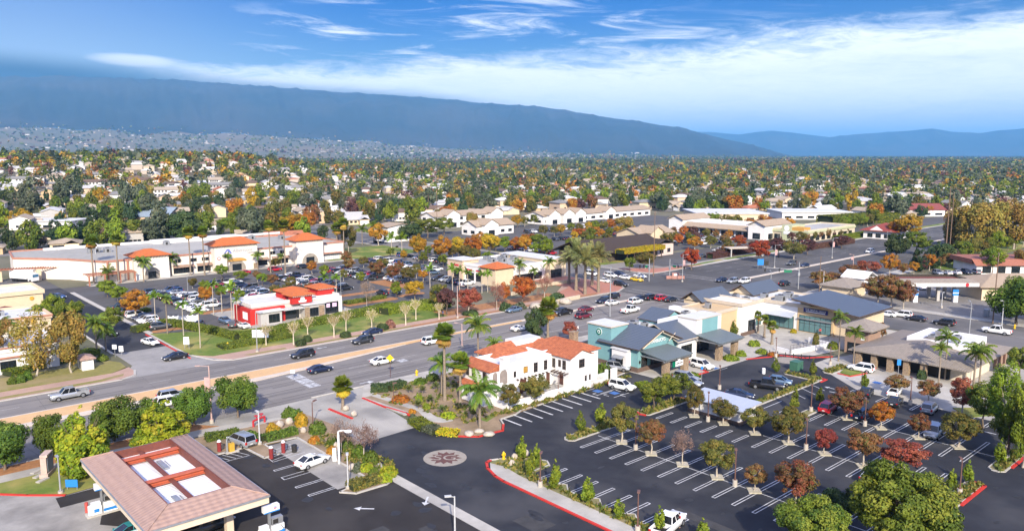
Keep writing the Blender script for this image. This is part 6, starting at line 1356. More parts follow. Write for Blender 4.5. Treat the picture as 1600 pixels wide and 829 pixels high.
def pollard(key, seed):
    def mk_(k):
        rn = random.Random(seed+k); b = MB(); b.path([(0,0,-.1),(.03,0,1.1),(0,.02,2.0)], [.2,.13,.14], 8); c = MB()
        for i in range(9):
            a = 2*pi*i/9 + rn.uniform(-.3,.3); L = rn.uniform(.7,1.5); z = rn.uniform(2.9,3.9); m = (cos(a)*L*.5, sin(a)*L*.5, 2.6)
            c.path([(0,0,1.95), m, (cos(a)*L, sin(a)*L, z)], [.085,.06,.05], 5)
            for j in range(4):
                a2 = a+rn.uniform(-.9,.9); c.tube((cos(a)*L, sin(a)*L, z), (cos(a)*L+cos(a2)*.35, sin(a)*L+sin(a2)*.35, z+rn.uniform(.1,.5)), .045, .02, 4)
        wm = mat('white_bark', (.66,.58,.44), .9, c2=(.50,.42,.30), scale=3)
        rng = rs(seed+k); P = rng.normal(0,1,(520,3))*np.array([.72,.72,.45])+np.array([0,0,3.3]); V,F,C = leaves(rng,P,rng.normal(0,1,(520,3)),.16,[(.52,.43,.22),(.45,.36,.18),(.40,.37,.12)])
        return [('trunk', b.mesh('trunk',[wm])), ('limb', c.mesh('limb',[wm])), ('foliage', arrmesh('foliage',V,F,[LEAF],C))]
    PROTO[key] = dict(name='pollard_tree', mk=mk_, H=4.2, R=1.6, made={})
pollard('pollard', 700)
def fanpalm(key, seed, H, skirt, pal, dead, R0=1.7, nf=60):
    def mk_(k):
        rng = rs(seed+k); b = MB(); b.path([(0,0,-.1),(.0,0,.5),(.05,0,H*.5),(0,0,H)], [.34,.24,.19,.17], 9)
        V=[];F=[];C=[]; Vd=[];Fd=[];Cd=[]
        def frond(el, az, L, VV, FF, CC, pl, droop):
            d = np.array([cos(az)*cos(el), sin(az)*cos(el), sin(el)]); side = np.array([-sin(az),cos(az),0]); up = np.cross(d, side)*-1
            base = np.array([0,0,H]); pet = base + d*L*.45; c = np.array(pl[rng.integers(len(pl))])*rng.uniform(.85,1.2)
            o = len(VV); w = .03; VV.extend([base-side*w, base+side*w, pet+side*w, pet-side*w]); FF.append((o,o+1,o+2,o+3)); CC.append(c*.8)
            n = 11
            for i in range(n):
                a = -1.35 + 2.7*i/(n-1); r_ = L*.62*(1-.22*abs(a)/1.25)
                tip = pet + d*cos(a)*r_ + side*sin(a)*r_ - np.array([0,0,droop*r_*(.5+.4*abs(a))])
                m = pet + (tip-pet)*.5 + up*.03*(-1)**i + np.array([0,0,.10*r_*droop]); wv = np.cross(tip-pet, up); wv /= np.linalg.norm(wv)+1e-9; wv *= r_*.21
                o = len(VV); VV.extend([pet, m+wv, tip, m-wv]); FF.append((o,o+1,o+2,o+3)); CC.append(c*rng.uniform(.85,1.15))
        for i in range(nf):
            el = rng.uniform(-.35,1.35); frond(el, rng.uniform(0,2*pi), R0*rng.uniform(.85,1.1), V,F,C, pal, .14 if el > .5 else .32)
        for i in range(int(nf*.75*skirt)):
            frond(rng.uniform(-1.35,-.5), rng.uniform(0,2*pi), R0*rng.uniform(.7,1.0), Vd,Fd,Cd, dead, .55)
        out = [('trunk', b.mesh('trunk',[PALMB])), ('crown', arrmesh('crown', np.array(V), np.array(F), [LEAF], np.array(C)))]
        if Vd: out.append(('skirt', arrmesh('skirt', np.array(Vd), np.array(Fd), [LEAF], np.array(Cd))))
        return out
    PROTO[key] = dict(name='fan_palm', mk=mk_, H=H+1.3, R=R0, made={}, keepr=True)
GP = [(.17,.22,.025),(.13,.19,.022),(.22,.26,.03),(.10,.15,.02)]; DP = [(.46,.28,.07),(.40,.22,.06),(.52,.34,.06),(.34,.27,.05)]
fanpalm('fan', 800, 7.0, 1.0, GP, DP); fanpalm('tallfan', 820, 17.0, .9, GP, DP, 1.9, 56); fanpalm('shortfan', 840, 4.0, 1.3, GP, [(.50,.36,.04),(.42,.34,.03),(.5,.28,.05)], 1.55, 64); fanpalm('plainfan', 860, 4.2, .25, GP, DP, 1.2, 30)
def feather(key, name, seed, H, nf, L, arch, pal, r0=.17, el0=.2, leafw=.055, lean=.6, trunk=PALMB):
    def mk_(k):
        rng = rs(seed+k); b = MB(); b.path([(0,0,-.1),(.05,0,H*.4),(0,.04,H*.85),(0,0,H)], [r0*1.35,r0,r0*.9,r0*.75], 9)
        V=[];F=[];C=[]
        for i in range(nf):
            az = 2*pi*i/nf*2.618 + rng.uniform(-.2,.2); el = el0 + (1.45-el0)*rng.random(); c = np.array(pal[rng.integers(len(pal))])*rng.uniform(.85,1.2)
            d = np.array([cos(az)*cos(el), sin(az)*cos(el), sin(el)]); p = np.array([0,0,H]); side = np.array([-sin(az),cos(az),0]); Lk = L*rng.uniform(.85,1.1); ns = 9; prev = p
            for j in range(ns):
                d = d + np.array([0,0,-arch/ns*(1+.6*j/ns)]); d /= np.linalg.norm(d); q = prev + d*Lk/ns
                o = len(V); V.extend([prev-side*.025, prev+side*.025, q+side*.02, q-side*.02]); F.append((o,o+1,o+2,o+3)); C.append(c*.9)
                ll = Lk*.26*(1-(j/ns-.4)**2*1.6)
                for sg in (-1,1):
                    for m in (0,.33,.66):
                        s0 = prev + (q-prev)*m; tip = s0 + side*sg*ll*.8 + d*ll*.45 - np.array([0,0,ll*(lean+rng.uniform(-.15,.25))]); w = d*leafw*2.2
                        o = len(V); V.extend([s0, s0+w*.5+(tip-s0)*.4, tip, s0-w*.5+(tip-s0)*.4]); F.append((o,o+1,o+2,o+3)); C.append(c*rng.uniform(.8,1.2))
                prev = q
        return [('trunk', b.mesh('trunk',[trunk])), ('crown', arrmesh('crown', np.array(V), np.array(F), [LEAF], np.array(C)))]
    PROTO[key] = dict(name=name, mk=mk_, H=H+L*.5, R=L*.8, made={}, keepr=True)
QP = [(.10,.16,.022),(.14,.20,.026),(.075,.13,.02),(.18,.22,.03)]
feather('queen','queen_palm',900,7.0,20,3.0,1.5,QP,.16,.1,.07); feather('king','king_palm',920,6.0,16,2.3,1.2,[(.15,.24,.025),(.19,.28,.03),(.11,.19,.02)],.12,.35,.09,.45,PBARK)
feather('date','date_palm',940,8.5,60,3.6,.9,[(.20,.21,.075),(.25,.25,.09),(.16,.18,.06),(.28,.24,.08)],.32,-.1,.06,.25)
feather('yucca','yucca',960,.5,26,1.1,.35,[(.14,.17,.05),(.19,.21,.07),(.11,.14,.05)],.08,.1,.05,.15)
rt = random.Random(5)
def plant(key, u=None, v=None, vt=None, wpx=None, label='', group=None, s=None, t=None, z=.1, H=None, r=None, cat=None, var=4):
    P = PROTO[key]
    if s is None: s, t = at(u, v)
    if H is None: H = max(.6, tall(u, v, vt))
    if r is None: r = (wpx/2*depth(s,t,H*.7)/FPX) if wpx else P['R']*H/P['H']
    k = rt.randrange(var)
    if 'fan' in key: r *= 1.18
    if k not in P['made']:
        P['made'][k] = P['mk'](k)
    o = thing(P['name'], label, cat or P['name'].split('_')[-1], (s,t,z), rt.uniform(0,6.28), group)
    sr = r/P['R']; sh = H/P['H']
    if P.get('keepr'):   # palms: crown keeps its shape, trunk takes up the height
        for n, me in P['made'][k]:
            c = link(n, me, o)
            if n == 'trunk': c.scale = (max(.75,min(1.3,sr)),max(.75,min(1.3,sr)),(H-sr*(P['H']-zmax_trunk(P,k)))/zmax_trunk(P,k))
            else: c.scale = (sr,)*3; c.location.z = (H-sr*(P['H']-zmax_trunk(P,k))) - sr*zmax_trunk(P,k)
    else:
        o.scale = (sr, sr, sh)
        for n, me in P['made'][k]: link(n, me, o)
    return o
def zmax_trunk(P, k):
    if ('z', k) not in P['made']:
        me = P['made'][k][0][1]; P['made'][('z', k)] = max(v.co.z for v in me.vertices)
    return P['made'][('z', k)]
def shrubmesh(seed, pal, n=420, leaf=.13, flat=False):
    rng = rs(seed); d = rng.normal(0,1,(n,3)); d /= np.linalg.norm(d,axis=1)[:,None]; d[:,2] = np.abs(d[:,2])
    P = d*(rng.uniform(.78,1.06,(n,1)))*(1+.12*np.sin(d[:,0:1]*5+seed)); V,F,C = leaves(rng,P,d+np.array([0,0,.3]),leaf,PAL[pal],.5)
    core = []
    return arrmesh('foliage', V, F, [LEAF], C)
SHR = {}
def shrub(pal, u, v, w, h, label, cat='shrub', name='shrub', group=None, z=.14):
    """one rounded bush, w and h in metres"""
    k = (pal, rt.randrange(2))
    if k not in SHR: SHR[k] = shrubmesh(sum(map(ord, pal)) % 97 + k[1], pal, 700, .2)
    s, t = at(u, v) if u > -900 else (0,0)
    o = link(name, SHR[k]); o.location = (s,t,z); o.scale = (w/2,w/2,h); o.rotation_euler.z = rt.uniform(0,6)
    return tag(o, label, cat, group)
def hedge(pal, pts, w, h, label, name='hedge', cat='hedge', z=.14, leaf=.2, dens=70, group=None):
    """clipped hedge following a line of ground points: leaves over a dense core"""
    rng = rs(int(pts[0][0]*10) % 9973); Ps = []; Ns = []; core = MB()
    for (x0,y0),(x1,y1) in zip(pts[:-1], pts[1:]):
        L = math.hypot(x1-x0,y1-y0); n = int(L*(w+2*h)*dens); ux,uy = (x1-x0)/L,(y1-y0)/L; nx,ny = -uy,ux
        a = rng.uniform(-.02*L,L*1.02,n); q = rng.uniform(0,w+2*h,n)
        for ai, qi in zip(a, q):
            if qi < h: o_, zz, nn = -w/2, qi, (-nx,-ny,.2)
            elif qi > h+w: o_, zz, nn = w/2, qi-h-w, (nx,ny,.2)
            else: o_, zz, nn = qi-h-w/2, h, (0,0,1)
            e = rng.normal(0,.06)
            Ps.append((x0+ux*ai+nx*(o_+e), y0+uy*ai+ny*(o_+e), zz+rng.normal(0,.05)+.06*sin(ai*1.7))); Ns.append(nn)
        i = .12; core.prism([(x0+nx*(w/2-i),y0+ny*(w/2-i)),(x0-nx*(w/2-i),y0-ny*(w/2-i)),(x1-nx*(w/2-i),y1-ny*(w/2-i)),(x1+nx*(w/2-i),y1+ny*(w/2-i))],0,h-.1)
    V,F,C = leaves(rng,np.array(Ps),np.array(Ns),leaf,PAL[pal],.45)
    cx, cy = pts[0]; V = V - np.array([cx,cy,0])
    o = link(name, arrmesh('foliage', V, F, [LEAF], C)); o.location = (cx,cy,z); tag(o,label,cat,group)
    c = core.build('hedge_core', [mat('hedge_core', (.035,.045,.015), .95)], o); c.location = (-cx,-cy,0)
    return o
PX = lambda *q: [at(u,v) for u,v in q]
for row in [
 ('ficus',8,735,664,66,'round dark ficus at the west end of the gas station lawn'),
 ('ficus',86,714,650,52,'dark ficus partly behind the pointed yellow-green tree beside the canopy'),
 ('amber',131,742,629,96,'pointed yellow-green sweetgum beside the west corner of the tile canopy'),
 ('ficus',178,690,626,60,'round dark ficus between the two yellow-green sweetgums'),
 ('ficus',233,676,624,44,'dark ficus almost hidden behind the second yellow-green sweetgum'),
 ('amber',255,704,622,94,'second yellow-green sweetgum, behind the north edge of the tile canopy'),
 ('ficus',303,664,606,49,'round ficus next to the pink street lamp'),
 ('ficus',372,652,590,51,'round ficus beside the orange mulch, nearest the concrete driveway'),
 ('bare',534,712,652,42,'bare pinkish tree behind the charging posts'),
 ('bare',569,721,659,46,'bare pinkish tree above the round shrubs by the driveway'),
 ('shortfan',536,640,589,30,'short fan palm with yellow skirt in the driveway island'),
 ('fan',695,626,508,33,'tall fan palm with brown skirt in the dry garden'),
 ('fan',719,629,553,31,'shorter fan palm with heavy brown skirt beside the Spanish house'),
 ('queen',750,669,592,62,'queen palm in front of the Spanish house stair'),
 ('queen',747,578,496,44,'queen palm at the roadside behind the Spanish house roof'),
 ('queen',690,618,557,40,'dark feathery palm between the two fan palms'),
 ('queen',773,585,528,30,'small feathery palm touching the orange tile roof'),
 ('darkoak',838,531,484,31,'dark bushy tree beside the roadside fan palm'),
 ('fan',856,527,467,32,'bright fan palm at the roadside behind the Spanish house'),
 ('red',890,532,503,22,'small red tree between the Spanish house and the teal shop'),
 ('olive',798,644,601,32,'smaller olive-brown tree before the white garden wall'),
 ('olive',836,631,586,42,'larger olive-brown tree before the white garden wall'),
 ('green',1021,640,597,42,'green tree on the red-tipped island by the teal shop'),
 ('green',1051,627,582,52,'taller green tree on the red-tipped island by the teal shop'),
 ('olive',1084,650,604,28,'olive tree at the north end of the silver roofed enclosure'),
 ('olive',1130,662,623,36,'olive tree in front of the silver roofed enclosure'),
 ('olive',1179,677,637,38,'olive tree at the south corner of the silver roofed enclosure'),
 ('olive',971,691,632,50,'olive tree in the north planter of the long lot row'),
 ('russet',1017,709,658,45,'russet tree in the second planter of the long lot row'),
 ('bare',1066,726,670,42,'bare pinkish tree in the third planter of the long lot row'),
 ('olive',1120,746,689,54,'olive tree in the fourth planter of the long lot row'),
 ('russet',1178,767,728,33,'small russet tree in the fifth planter of the long lot row'),
 ('russet',1241,791,723,63,'large russet tree in the sixth planter of the long lot row'),
 ('darkoak',1311,812,764,50,'dark tree in the shadow of the big green camphor'),
 ('olive',1231,692,639,55,'wide olive tree in the middle lot row near the enclosure'),
 ('red',1288,709,672,33,'small pinkish red tree in the middle lot row'),
 ('russet',1348,728,673,54,'wide russet tree in the middle lot row'),
 ('red',1411,735,692,64,'wide dark red tree touching the big green camphor'),
 ('russet',1322,654,608,53,'russet tree over the red SUV'),
 ('orange',1375,669,630,35,'small orange-brown tree in the third lot row'),
 ('russet',1434,684,648,30,'thin pinkish brown tree beside the pale silver SUV'),
 ('olive',1496,699,648,55,'wide olive tree at the south end of the third lot row'),
 ('russet',1399,615,587,34,'flat brownish tree by the white sports coupe'),
 ('russet',1449,628,595,34,'sparse brown tree in the back row by the lawn palms'),
 ('red',1503,646,594,44,'deep red tree at the end of the back row'),
 ('green',1536,668,598,52,'dense round green tree right of the deep red tree' .replace('right of','beyond')),
 ('lacy',1572,705,575,70,'lacy pale green eucalyptus at the lot edge'),
 ('lacy',1598,730,590,60,'second lacy eucalyptus at the very edge of the lot'),
 ('green',1574,712,640,44,'leafy green tree under the lacy eucalyptus'),
 ('big',1404,864,733,140,'big round green camphor tree at the south end of the lot'),
 ('big',1268,880,786,104,'green camphor tree crown rising from the bottom edge of the lot'),
 ('sapling',815,717,678,18,'tall sapling by the yellow hydrant at the island tip'),
 ('sapling',828,748,700,16,'sapling between boulders on the island'),
 ('sapling',838,735,690,14,'thin sapling by the second boulder'),
 ('sapling',868,766,718,20,'sapling in the first sawtooth planter'),
 ('sapling',918,788,742,21,'sapling in the second sawtooth planter'),
 ('sapling',967,810,776,18,'sapling in the third sawtooth planter'),
 ('sapling',1030,833,787,18,'sapling beside the parked white pickup'),
 ('sapling',1098,845,810,22,'sapling at the bottom edge of the lot'),
 ('slim',907,674,639,16,'slim conifer at the tip of the long row island'),
 ('sapling',938,660,627,20,'sapling beside the olive tree on the long row island'),
 ('slim',1241,641,607,15,'slim sapling at the start of the third lot row'),
 ('slim',1281,630,606,14,'slim sapling behind the red SUV'),
 ('slim',1351,605,580,12,'slim sapling at the start of the back row'),
 ('slim',1270,588,560,12,'slim sapling beside the green utility box'),
 ('slim',1212,582,557,13,'slim sapling on the narrow island by the cafe lane'),
 ('sapling',1486,768,730,15,'sapling on the red-edged island beside the lamp post'),
 ('sapling',1511,756,719,16,'second sapling on the red-edged island'),
 ('sapling',1561,727,685,18,'sapling on the far red-edged island'),
 ('queen',1310,564,488,26,'tall queen palm in front of the dental office'),
 ('queen',1333,571,512,28,'queen palm beside the square corner tower'),
 ('queen',1466,602,537,27,'shorter queen palm on the oval lawn'),
 ('queen',1476,593,517,34,'taller queen palm on the oval lawn'),
 ('queen',1521,603,539,42,'bushy queen palm at the restaurant corner'),
 ('queen',1530,600,537,38,'second queen palm at the restaurant corner'),
 ('plainfan',1184,520,484,14,'first small fan palm on the shop plaza'),
 ('plainfan',1194,527,490,15,'second small fan palm on the shop plaza'),
 ('plainfan',1206,538,499,18,'third small fan palm on the shop plaza'),
 ('slim',1146,527,498,13,'slender evergreen against the tan wall'),
 ('russet',1370,477,432,44,'russet tree nearest the blue shed roof'),
 ('russet',1391,480,432,46,'russet tree between the blue roof and the fuel canopy'),
 ('russet',1411,483,440,34,'russet tree over the monument sign'),
 ('russet',1281,452,424,34,'russet street tree behind the traffic mast'),
 ('russet',1300,452,426,32,'second russet street tree behind the traffic mast'),
 ('russet',1330,436,414,36,'low russet tree along the far boulevard kerb'),
 ('red',1356,432,407,36,'dark red tree along the far boulevard kerb'),
 ('orange',1389,430,398,25,'orange-brown tree at the end of the russet row'),
 ('olive',1336,529,503,16,'small golden tree behind the corner tower'),
 ('russet',1377,535,505,14,'small brown tree behind the shingle roof'),
 ('sycamore',1516,398,318,62,'tall golden brown sycamore with a forked trunk'),
 ('sycamore',1545,392,316,60,'broad golden sycamore in the sycamore row'),
 ('sycamore',1583,390,312,58,'golden brown sycamore at the edge of the row'),
 ('sycamore',1488,392,330,40,'smaller golden sycamore at the front of the row'),
 ('gold',1420,376,336,40,'bright yellow-orange tree above the dark green trees'),
 ('orange',1400,374,344,26,'orange tree beside the bright yellow-orange tree'),
 ('darkoak',1401,402,365,34,'dark round tree by the far end of the boulevard'),
 ('green',1432,398,362,40,'round green tree by the far end of the boulevard'),
 ('pine',1436,424,384,30,'dark pine on the lawn across the boulevard'),
 ('pine',1452,420,386,30,'second dark pine on the lawn across the boulevard'),
 ('darkoak',1470,414,378,36,'spreading dark tree beside the golden sycamores'),
 ('darkoak',1498,384,352,40,'dark tree below the golden sycamores'),
 ('ficus',1588,508,436,64,'big round dark tree by the utility poles'),
 ('ficus',1610,500,430,50,'second big dark tree by the utility poles'),
 ('green',1592,590,540,34,'green shrubby tree behind the shingle roof restaurant'),
 ('sycamore',112,583,487,52,'orange sycamore by the white kiosk'),
 ('thin',57,588,490,62,'thin-leaved sycamore before the white office'),
 ('thin',8,575,500,46,'thin sycamore at the west edge of the lawn'),
 ('queen',152,553,492,40,'queen palm at the corner of the store drive'),
 ('queen',166,548,505,36,'second queen palm at the corner of the store drive'),
 ('green',110,520,466,40,'green tree behind the orange sycamore'),
 ('lime',84,510,462,30,'yellowish tree against the cream shops'),
 ('queen',6,560,500,44,'palm at the west edge before the white office'),
 ('green',176,520,480,30,'leafy tree over the dark hatchback on the store drive'),
 ('lime',60,516,478,34,'low yellow-green tree in front of the shaded car row'),
 ('lime',168,465,439,28,'yellow-green tree at the top of the row along the store drive'),
 ('lime',185,472,448,26,'yellow-green tree second along the row by the store drive'),
 ('orange',211,497,455,41,'orange tree among the parked cars by the store drive'),
 ('king',244,513,457,20,'green palm at the west point of the lawn'),
 ('queen',262,522,460,21,'thick trunked palm on the corner lawn'),
 ('king',287,525,471,19,'slender palm on the corner lawn behind the white sign'),
 ('king',313,544,481,22,'palm on the bare patch of the corner lawn'),
 ('king',334,492,440,19,'first tall palm in the fast food hedge'),
 ('king',347,490,449,18,'second tall palm in the fast food hedge'),
 ('king',363,506,443,20,'tall palm beside the red wall'),
 ('king',371,507,465,13,'short palm against the red wall'),
 ('orange',322,478,448,24,'small orange tree behind the palm row'),
 ('tallfan',147,442,369,21,'very tall fan palm by the loading yard pergola'),
 ('tallfan',186,443,367,18,'very tall fan palm before the white store wall'),
 ('tallfan',298,430,356,18,'very tall fan palm west of the main store entrance'),
 ('tallfan',320,430,355,18,'very tall fan palm beside the main store entrance'),
 ('tallfan',423,426,346,16,'very tall fan palm east of the main store entrance'),
 ('tallfan',446,427,345,17,'very tall fan palm between the store entrances'),
 ('tallfan',538,402,342,17,'very tall fan palm at the east end of the store'),
 ('tallfan',527,400,350,17,'second very tall fan palm at the east end of the store'),
 ('queen',225,440,401,28,'queen palm beside the west store entrance'),
 ('queen',268,431,396,26,'queen palm before the store awnings'),
 ('queen',169,443,417,24,'low palm in front of the striped pergola'),
 ('queen',479,409,387,19,'palm in front of the east store entrance'),
 ('queen',356,425,396,14,'small palm beside the orange lunette'),
 ('queen',403,422,394,18,'palm at the corner of the main entrance tower'),
 ('queen',440,420,396,13,'small palm between the tall fan palms'),
 ('lime',347,436,414,20,'low green tree before the main store entrance'),
 ('lime',376,440,424,22,'broad low tree among the front parking spaces'),
 ('lime',410,446,428,18,'small tree in the middle parking row'),
 ('olive',436,466,444,26,'yellowish tree behind the fast food roof'),
 ('king',507,463,428,17,'green palm behind the fast food towers'),
 ('king',526,463,430,16,'second green palm behind the fast food towers'),
 ('barebig',573,480,434,26,'big pale dead tree with bare limbs beside the exit drive'),
 ('pollard',416,540,508,18,'first pruned white tree by the white hanging sign'),
 ('pollard',459,539,503,20,'second pruned white tree along the boulevard'),
 ('pollard',481,529,494,19,'third pruned white tree, set back from the kerb'),
 ('pollard',522,527,493,20,'fourth pruned white tree along the boulevard'),
 ('pollard',541,519,485,18,'fifth pruned white tree, above the navy sedan'),
 ('pollard',581,517,484,19,'sixth pruned white tree along the boulevard'),
 ('pollard',634,508,475,19,'seventh pruned white tree by the clipped hedge'),
 ('pollard',650,500,468,18,'eighth pruned white tree by the clipped hedge'),
 ('pollard',686,499,474,17,'last pruned white tree by the two pedestrians'),
 ('olive',688,488,444,32,'olive-gold tree behind the plum coloured tree'),
 ('plum',699,492,452,31,'plum coloured tree next to the tall street lamp'),
 ('red',733,493,450,36,'deep crimson tree by the boulevard pavement'),
 ('barered',776,485,440,33,'half bare reddish tree by the boulevard'),
 ('scarlet',788,477,442,18,'small scarlet tree behind the half bare tree'),
 ('scarlet',817,477,430,36,'orange-red tree by the boulevard pavement'),
 ('barered',851,470,430,34,'bare reddish grey tree by the pale boulders'),
 ('gold',648,470,440,29,'golden tree on the parking island'),
 ('russet',589,434,408,25,'russet tree in the store lot'),
 ('russet',614,442,414,24,'orange-red tree in the store lot beside the russet tree'),
 ('olive',638,442,418,24,'brownish green tree in the store lot'),
 ('orange',661,440,422,18,'small orange tree near the corner shops palms'),
 ('lime',619,466,440,18,'pale yellow-green tree on the exit island'),
 ('olive',430,420,404,16,'small dark tree near the store entrance drive'),
 ('russet',546,424,404,18,'brown tree by the brick awning'),
 ('gold',654,408,368,26,'golden street tree beside the gap in the orange row'),
 ('orange',691,408,370,30,'orange street tree first in the row behind the corner shops'),
 ('gold',716,404,370,26,'brownish golden street tree second in the row'),
 ('orange',740,404,368,28,'orange street tree third in the row'),
 ('gold',766,402,367,30,'yellow street tree at the end of the row'),
 ('king',707,454,415,18,'first green palm before the corner shops'),
 ('king',718,456,418,17,'second green palm before the corner shops'),
 ('king',731,458,421,18,'third green palm before the corner shops'),
 ('king',753,458,424,17,'fourth green palm before the corner shops'),
 ('king',762,456,423,16,'fifth green palm before the corner shops'),
 ('king',672,451,415,17,'lone palm at the end of the store lot'),
 ('queen',788,442,415,21,'palm at the corner tile roof'),
 ('queen',812,442,406,22,'larger palm right against the corner tile roof'.replace('right against','against')),
 ('queen',834,442,418,16,'small palm before the white wall of the corner shops'),
 ('queen',858,442,403,22,'yellowish palm at the east tower of the corner shops'),
 ('date',889,444,394,36,'date palm at the back of the brick corner'),
 ('date',900,454,384,40,'tallest date palm on the brick corner'),
 ('date',914,460,394,42,'nearest date palm on the brick corner'.replace('nearest','front')),
 ('date',925,446,386,36,'date palm behind the front one on the brick corner'),
 ('date',935,457,389,38,'date palm nearest the waiting cars'.replace('nearest','next to')),
 ('green',984,424,401,18,'small round green tree in front of the vine pergola'),
 ('olive',1008,420,393,30,'olive tree beside the wooden power pole'),
 ('scarlet',1080,421,389,29,'bright scarlet tree beside the brick corner'),
 ('orange',1086,391,370,23,'orange tree behind the scarlet tree'),
 ('scarlet',1060,384,366,16,'orange-red tree at the plaza edge'),
 ('olive',1110,388,369,18,'olive tree in the plaza parking'),
 ('scarlet',1155,388,368,22,'red tree in front of the strip mall'),
 ('russet',1132,384,366,16,'brown tree in front of the strip mall'),
 ('scarlet',1187,410,376,32,'large red tree by the strip mall drive'),
 ('olive',1138,396,374,16,'greenish tree beside the covered walkway'),
 ('plum',1216,402,372,24,'plum brown tree at the end of the strip mall'),
 ('olive',1240,405,376,30,'dark olive tree in front of the pale green store'),
 ('plum',1262,398,374,24,'plum brown tree in front of the pale green store'),
 ('plum',1315,388,368,24,'plum brown tree by the pale green store corner'),
 ('sycamore',975,366,338,32,'big brownish sycamore behind the barn restaurant'),
 ('scarlet',905,374,356,22,'flame orange tree in the plaza parking'),
 ('orange',825,386,366,26,'orange tree in the plaza by the dark hedge'),
 ('green',842,388,366,28,'green tree in the plaza by the dark hedge'),
 ('orange',930,372,354,20,'rusty tree behind the brown roof ridge'),
 ('olive',1042,388,362,22,'pale brown tree at the pink wing of the barn restaurant'),
 ('sycamore',738,366,332,22,'tall thin brown tree before the two-storey white office'),
 ('green',668,372,340,46,'broad green tree along the street before the white office'),
 ('darkoak',640,376,346,36,'dark broad tree along the street before the white office'),
 ('green',694,366,340,30,'green tree beside the street pole'),
 ('orange',700,352,322,26,'orange tree behind the white end building'),
 ('queen',584,380,346,22,'palm beside the bright orange tree on the lawn'),
 ('orange',592,384,350,28,'bright orange tree on the lawn beyond the store'),
 ('queen',566,382,352,20,'palm on the green lawn beyond the store'),
 ('king',612,398,366,20,'palm by the street beyond the store lot'),
 ('king',628,398,366,20,'second palm by the street beyond the store lot'),
 ('olive',545,398,350,24,'brownish tree behind the east end of the store'),
 ('barebig',532,396,348,20,'bare grey tree behind the east end of the store'),
 ('lime',362,366,340,40,'bright round yellow-green tree behind the supermarket'),
 ('euc',394,372,320,42,'big grey green eucalyptus behind the supermarket'),
 ('pine',388,368,330,34,'dark pine beside the round yellow-green tree'),
 ('gold',440,372,340,26,'golden tree behind the supermarket roof'),
 ('gold',460,370,334,36,'wide golden orange tree behind the supermarket roof'),
 ('orange',482,370,332,26,'orange tree behind the supermarket roof'),
 ('pine',88,378,336,30,'first dark pine beside the school'),
 ('pine',122,378,340,34,'second dark pine beside the school'),
 ('pine',150,374,322,34,'tall dark pine between school wings'),
 ('pine',168,376,314,36,'broad dark pine between school wings'),
 ('green',200,380,340,44,'bright green tree behind the white store wall'),
 ('lime',224,378,344,30,'yellow-green tree behind the white store wall'),
 ('pine',251,372,312,34,'tall pointed conifer behind the store roof'),
 ('euc',240,382,338,40,'grey green bushy tree under the pointed conifer'),
 ('darkoak',286,378,332,50,'dark spreading tree behind the store roof'),
 ('barebig',168,384,348,26,'bare brown tree behind the store wall'),
 ('bare',62,388,364,34,'wide bare orange-brown tree by the street corner'),
 ('lime',16,360,344,14,'small yellow-green tree by the school lawn'),
 ]:
    key,u,v,vt,w,lab = row; plant(key,u,v,vt,w,lab)
def sh(pal,u,v,w,h,lab,**k): shrub(pal,u,v,w,h,lab,**k)
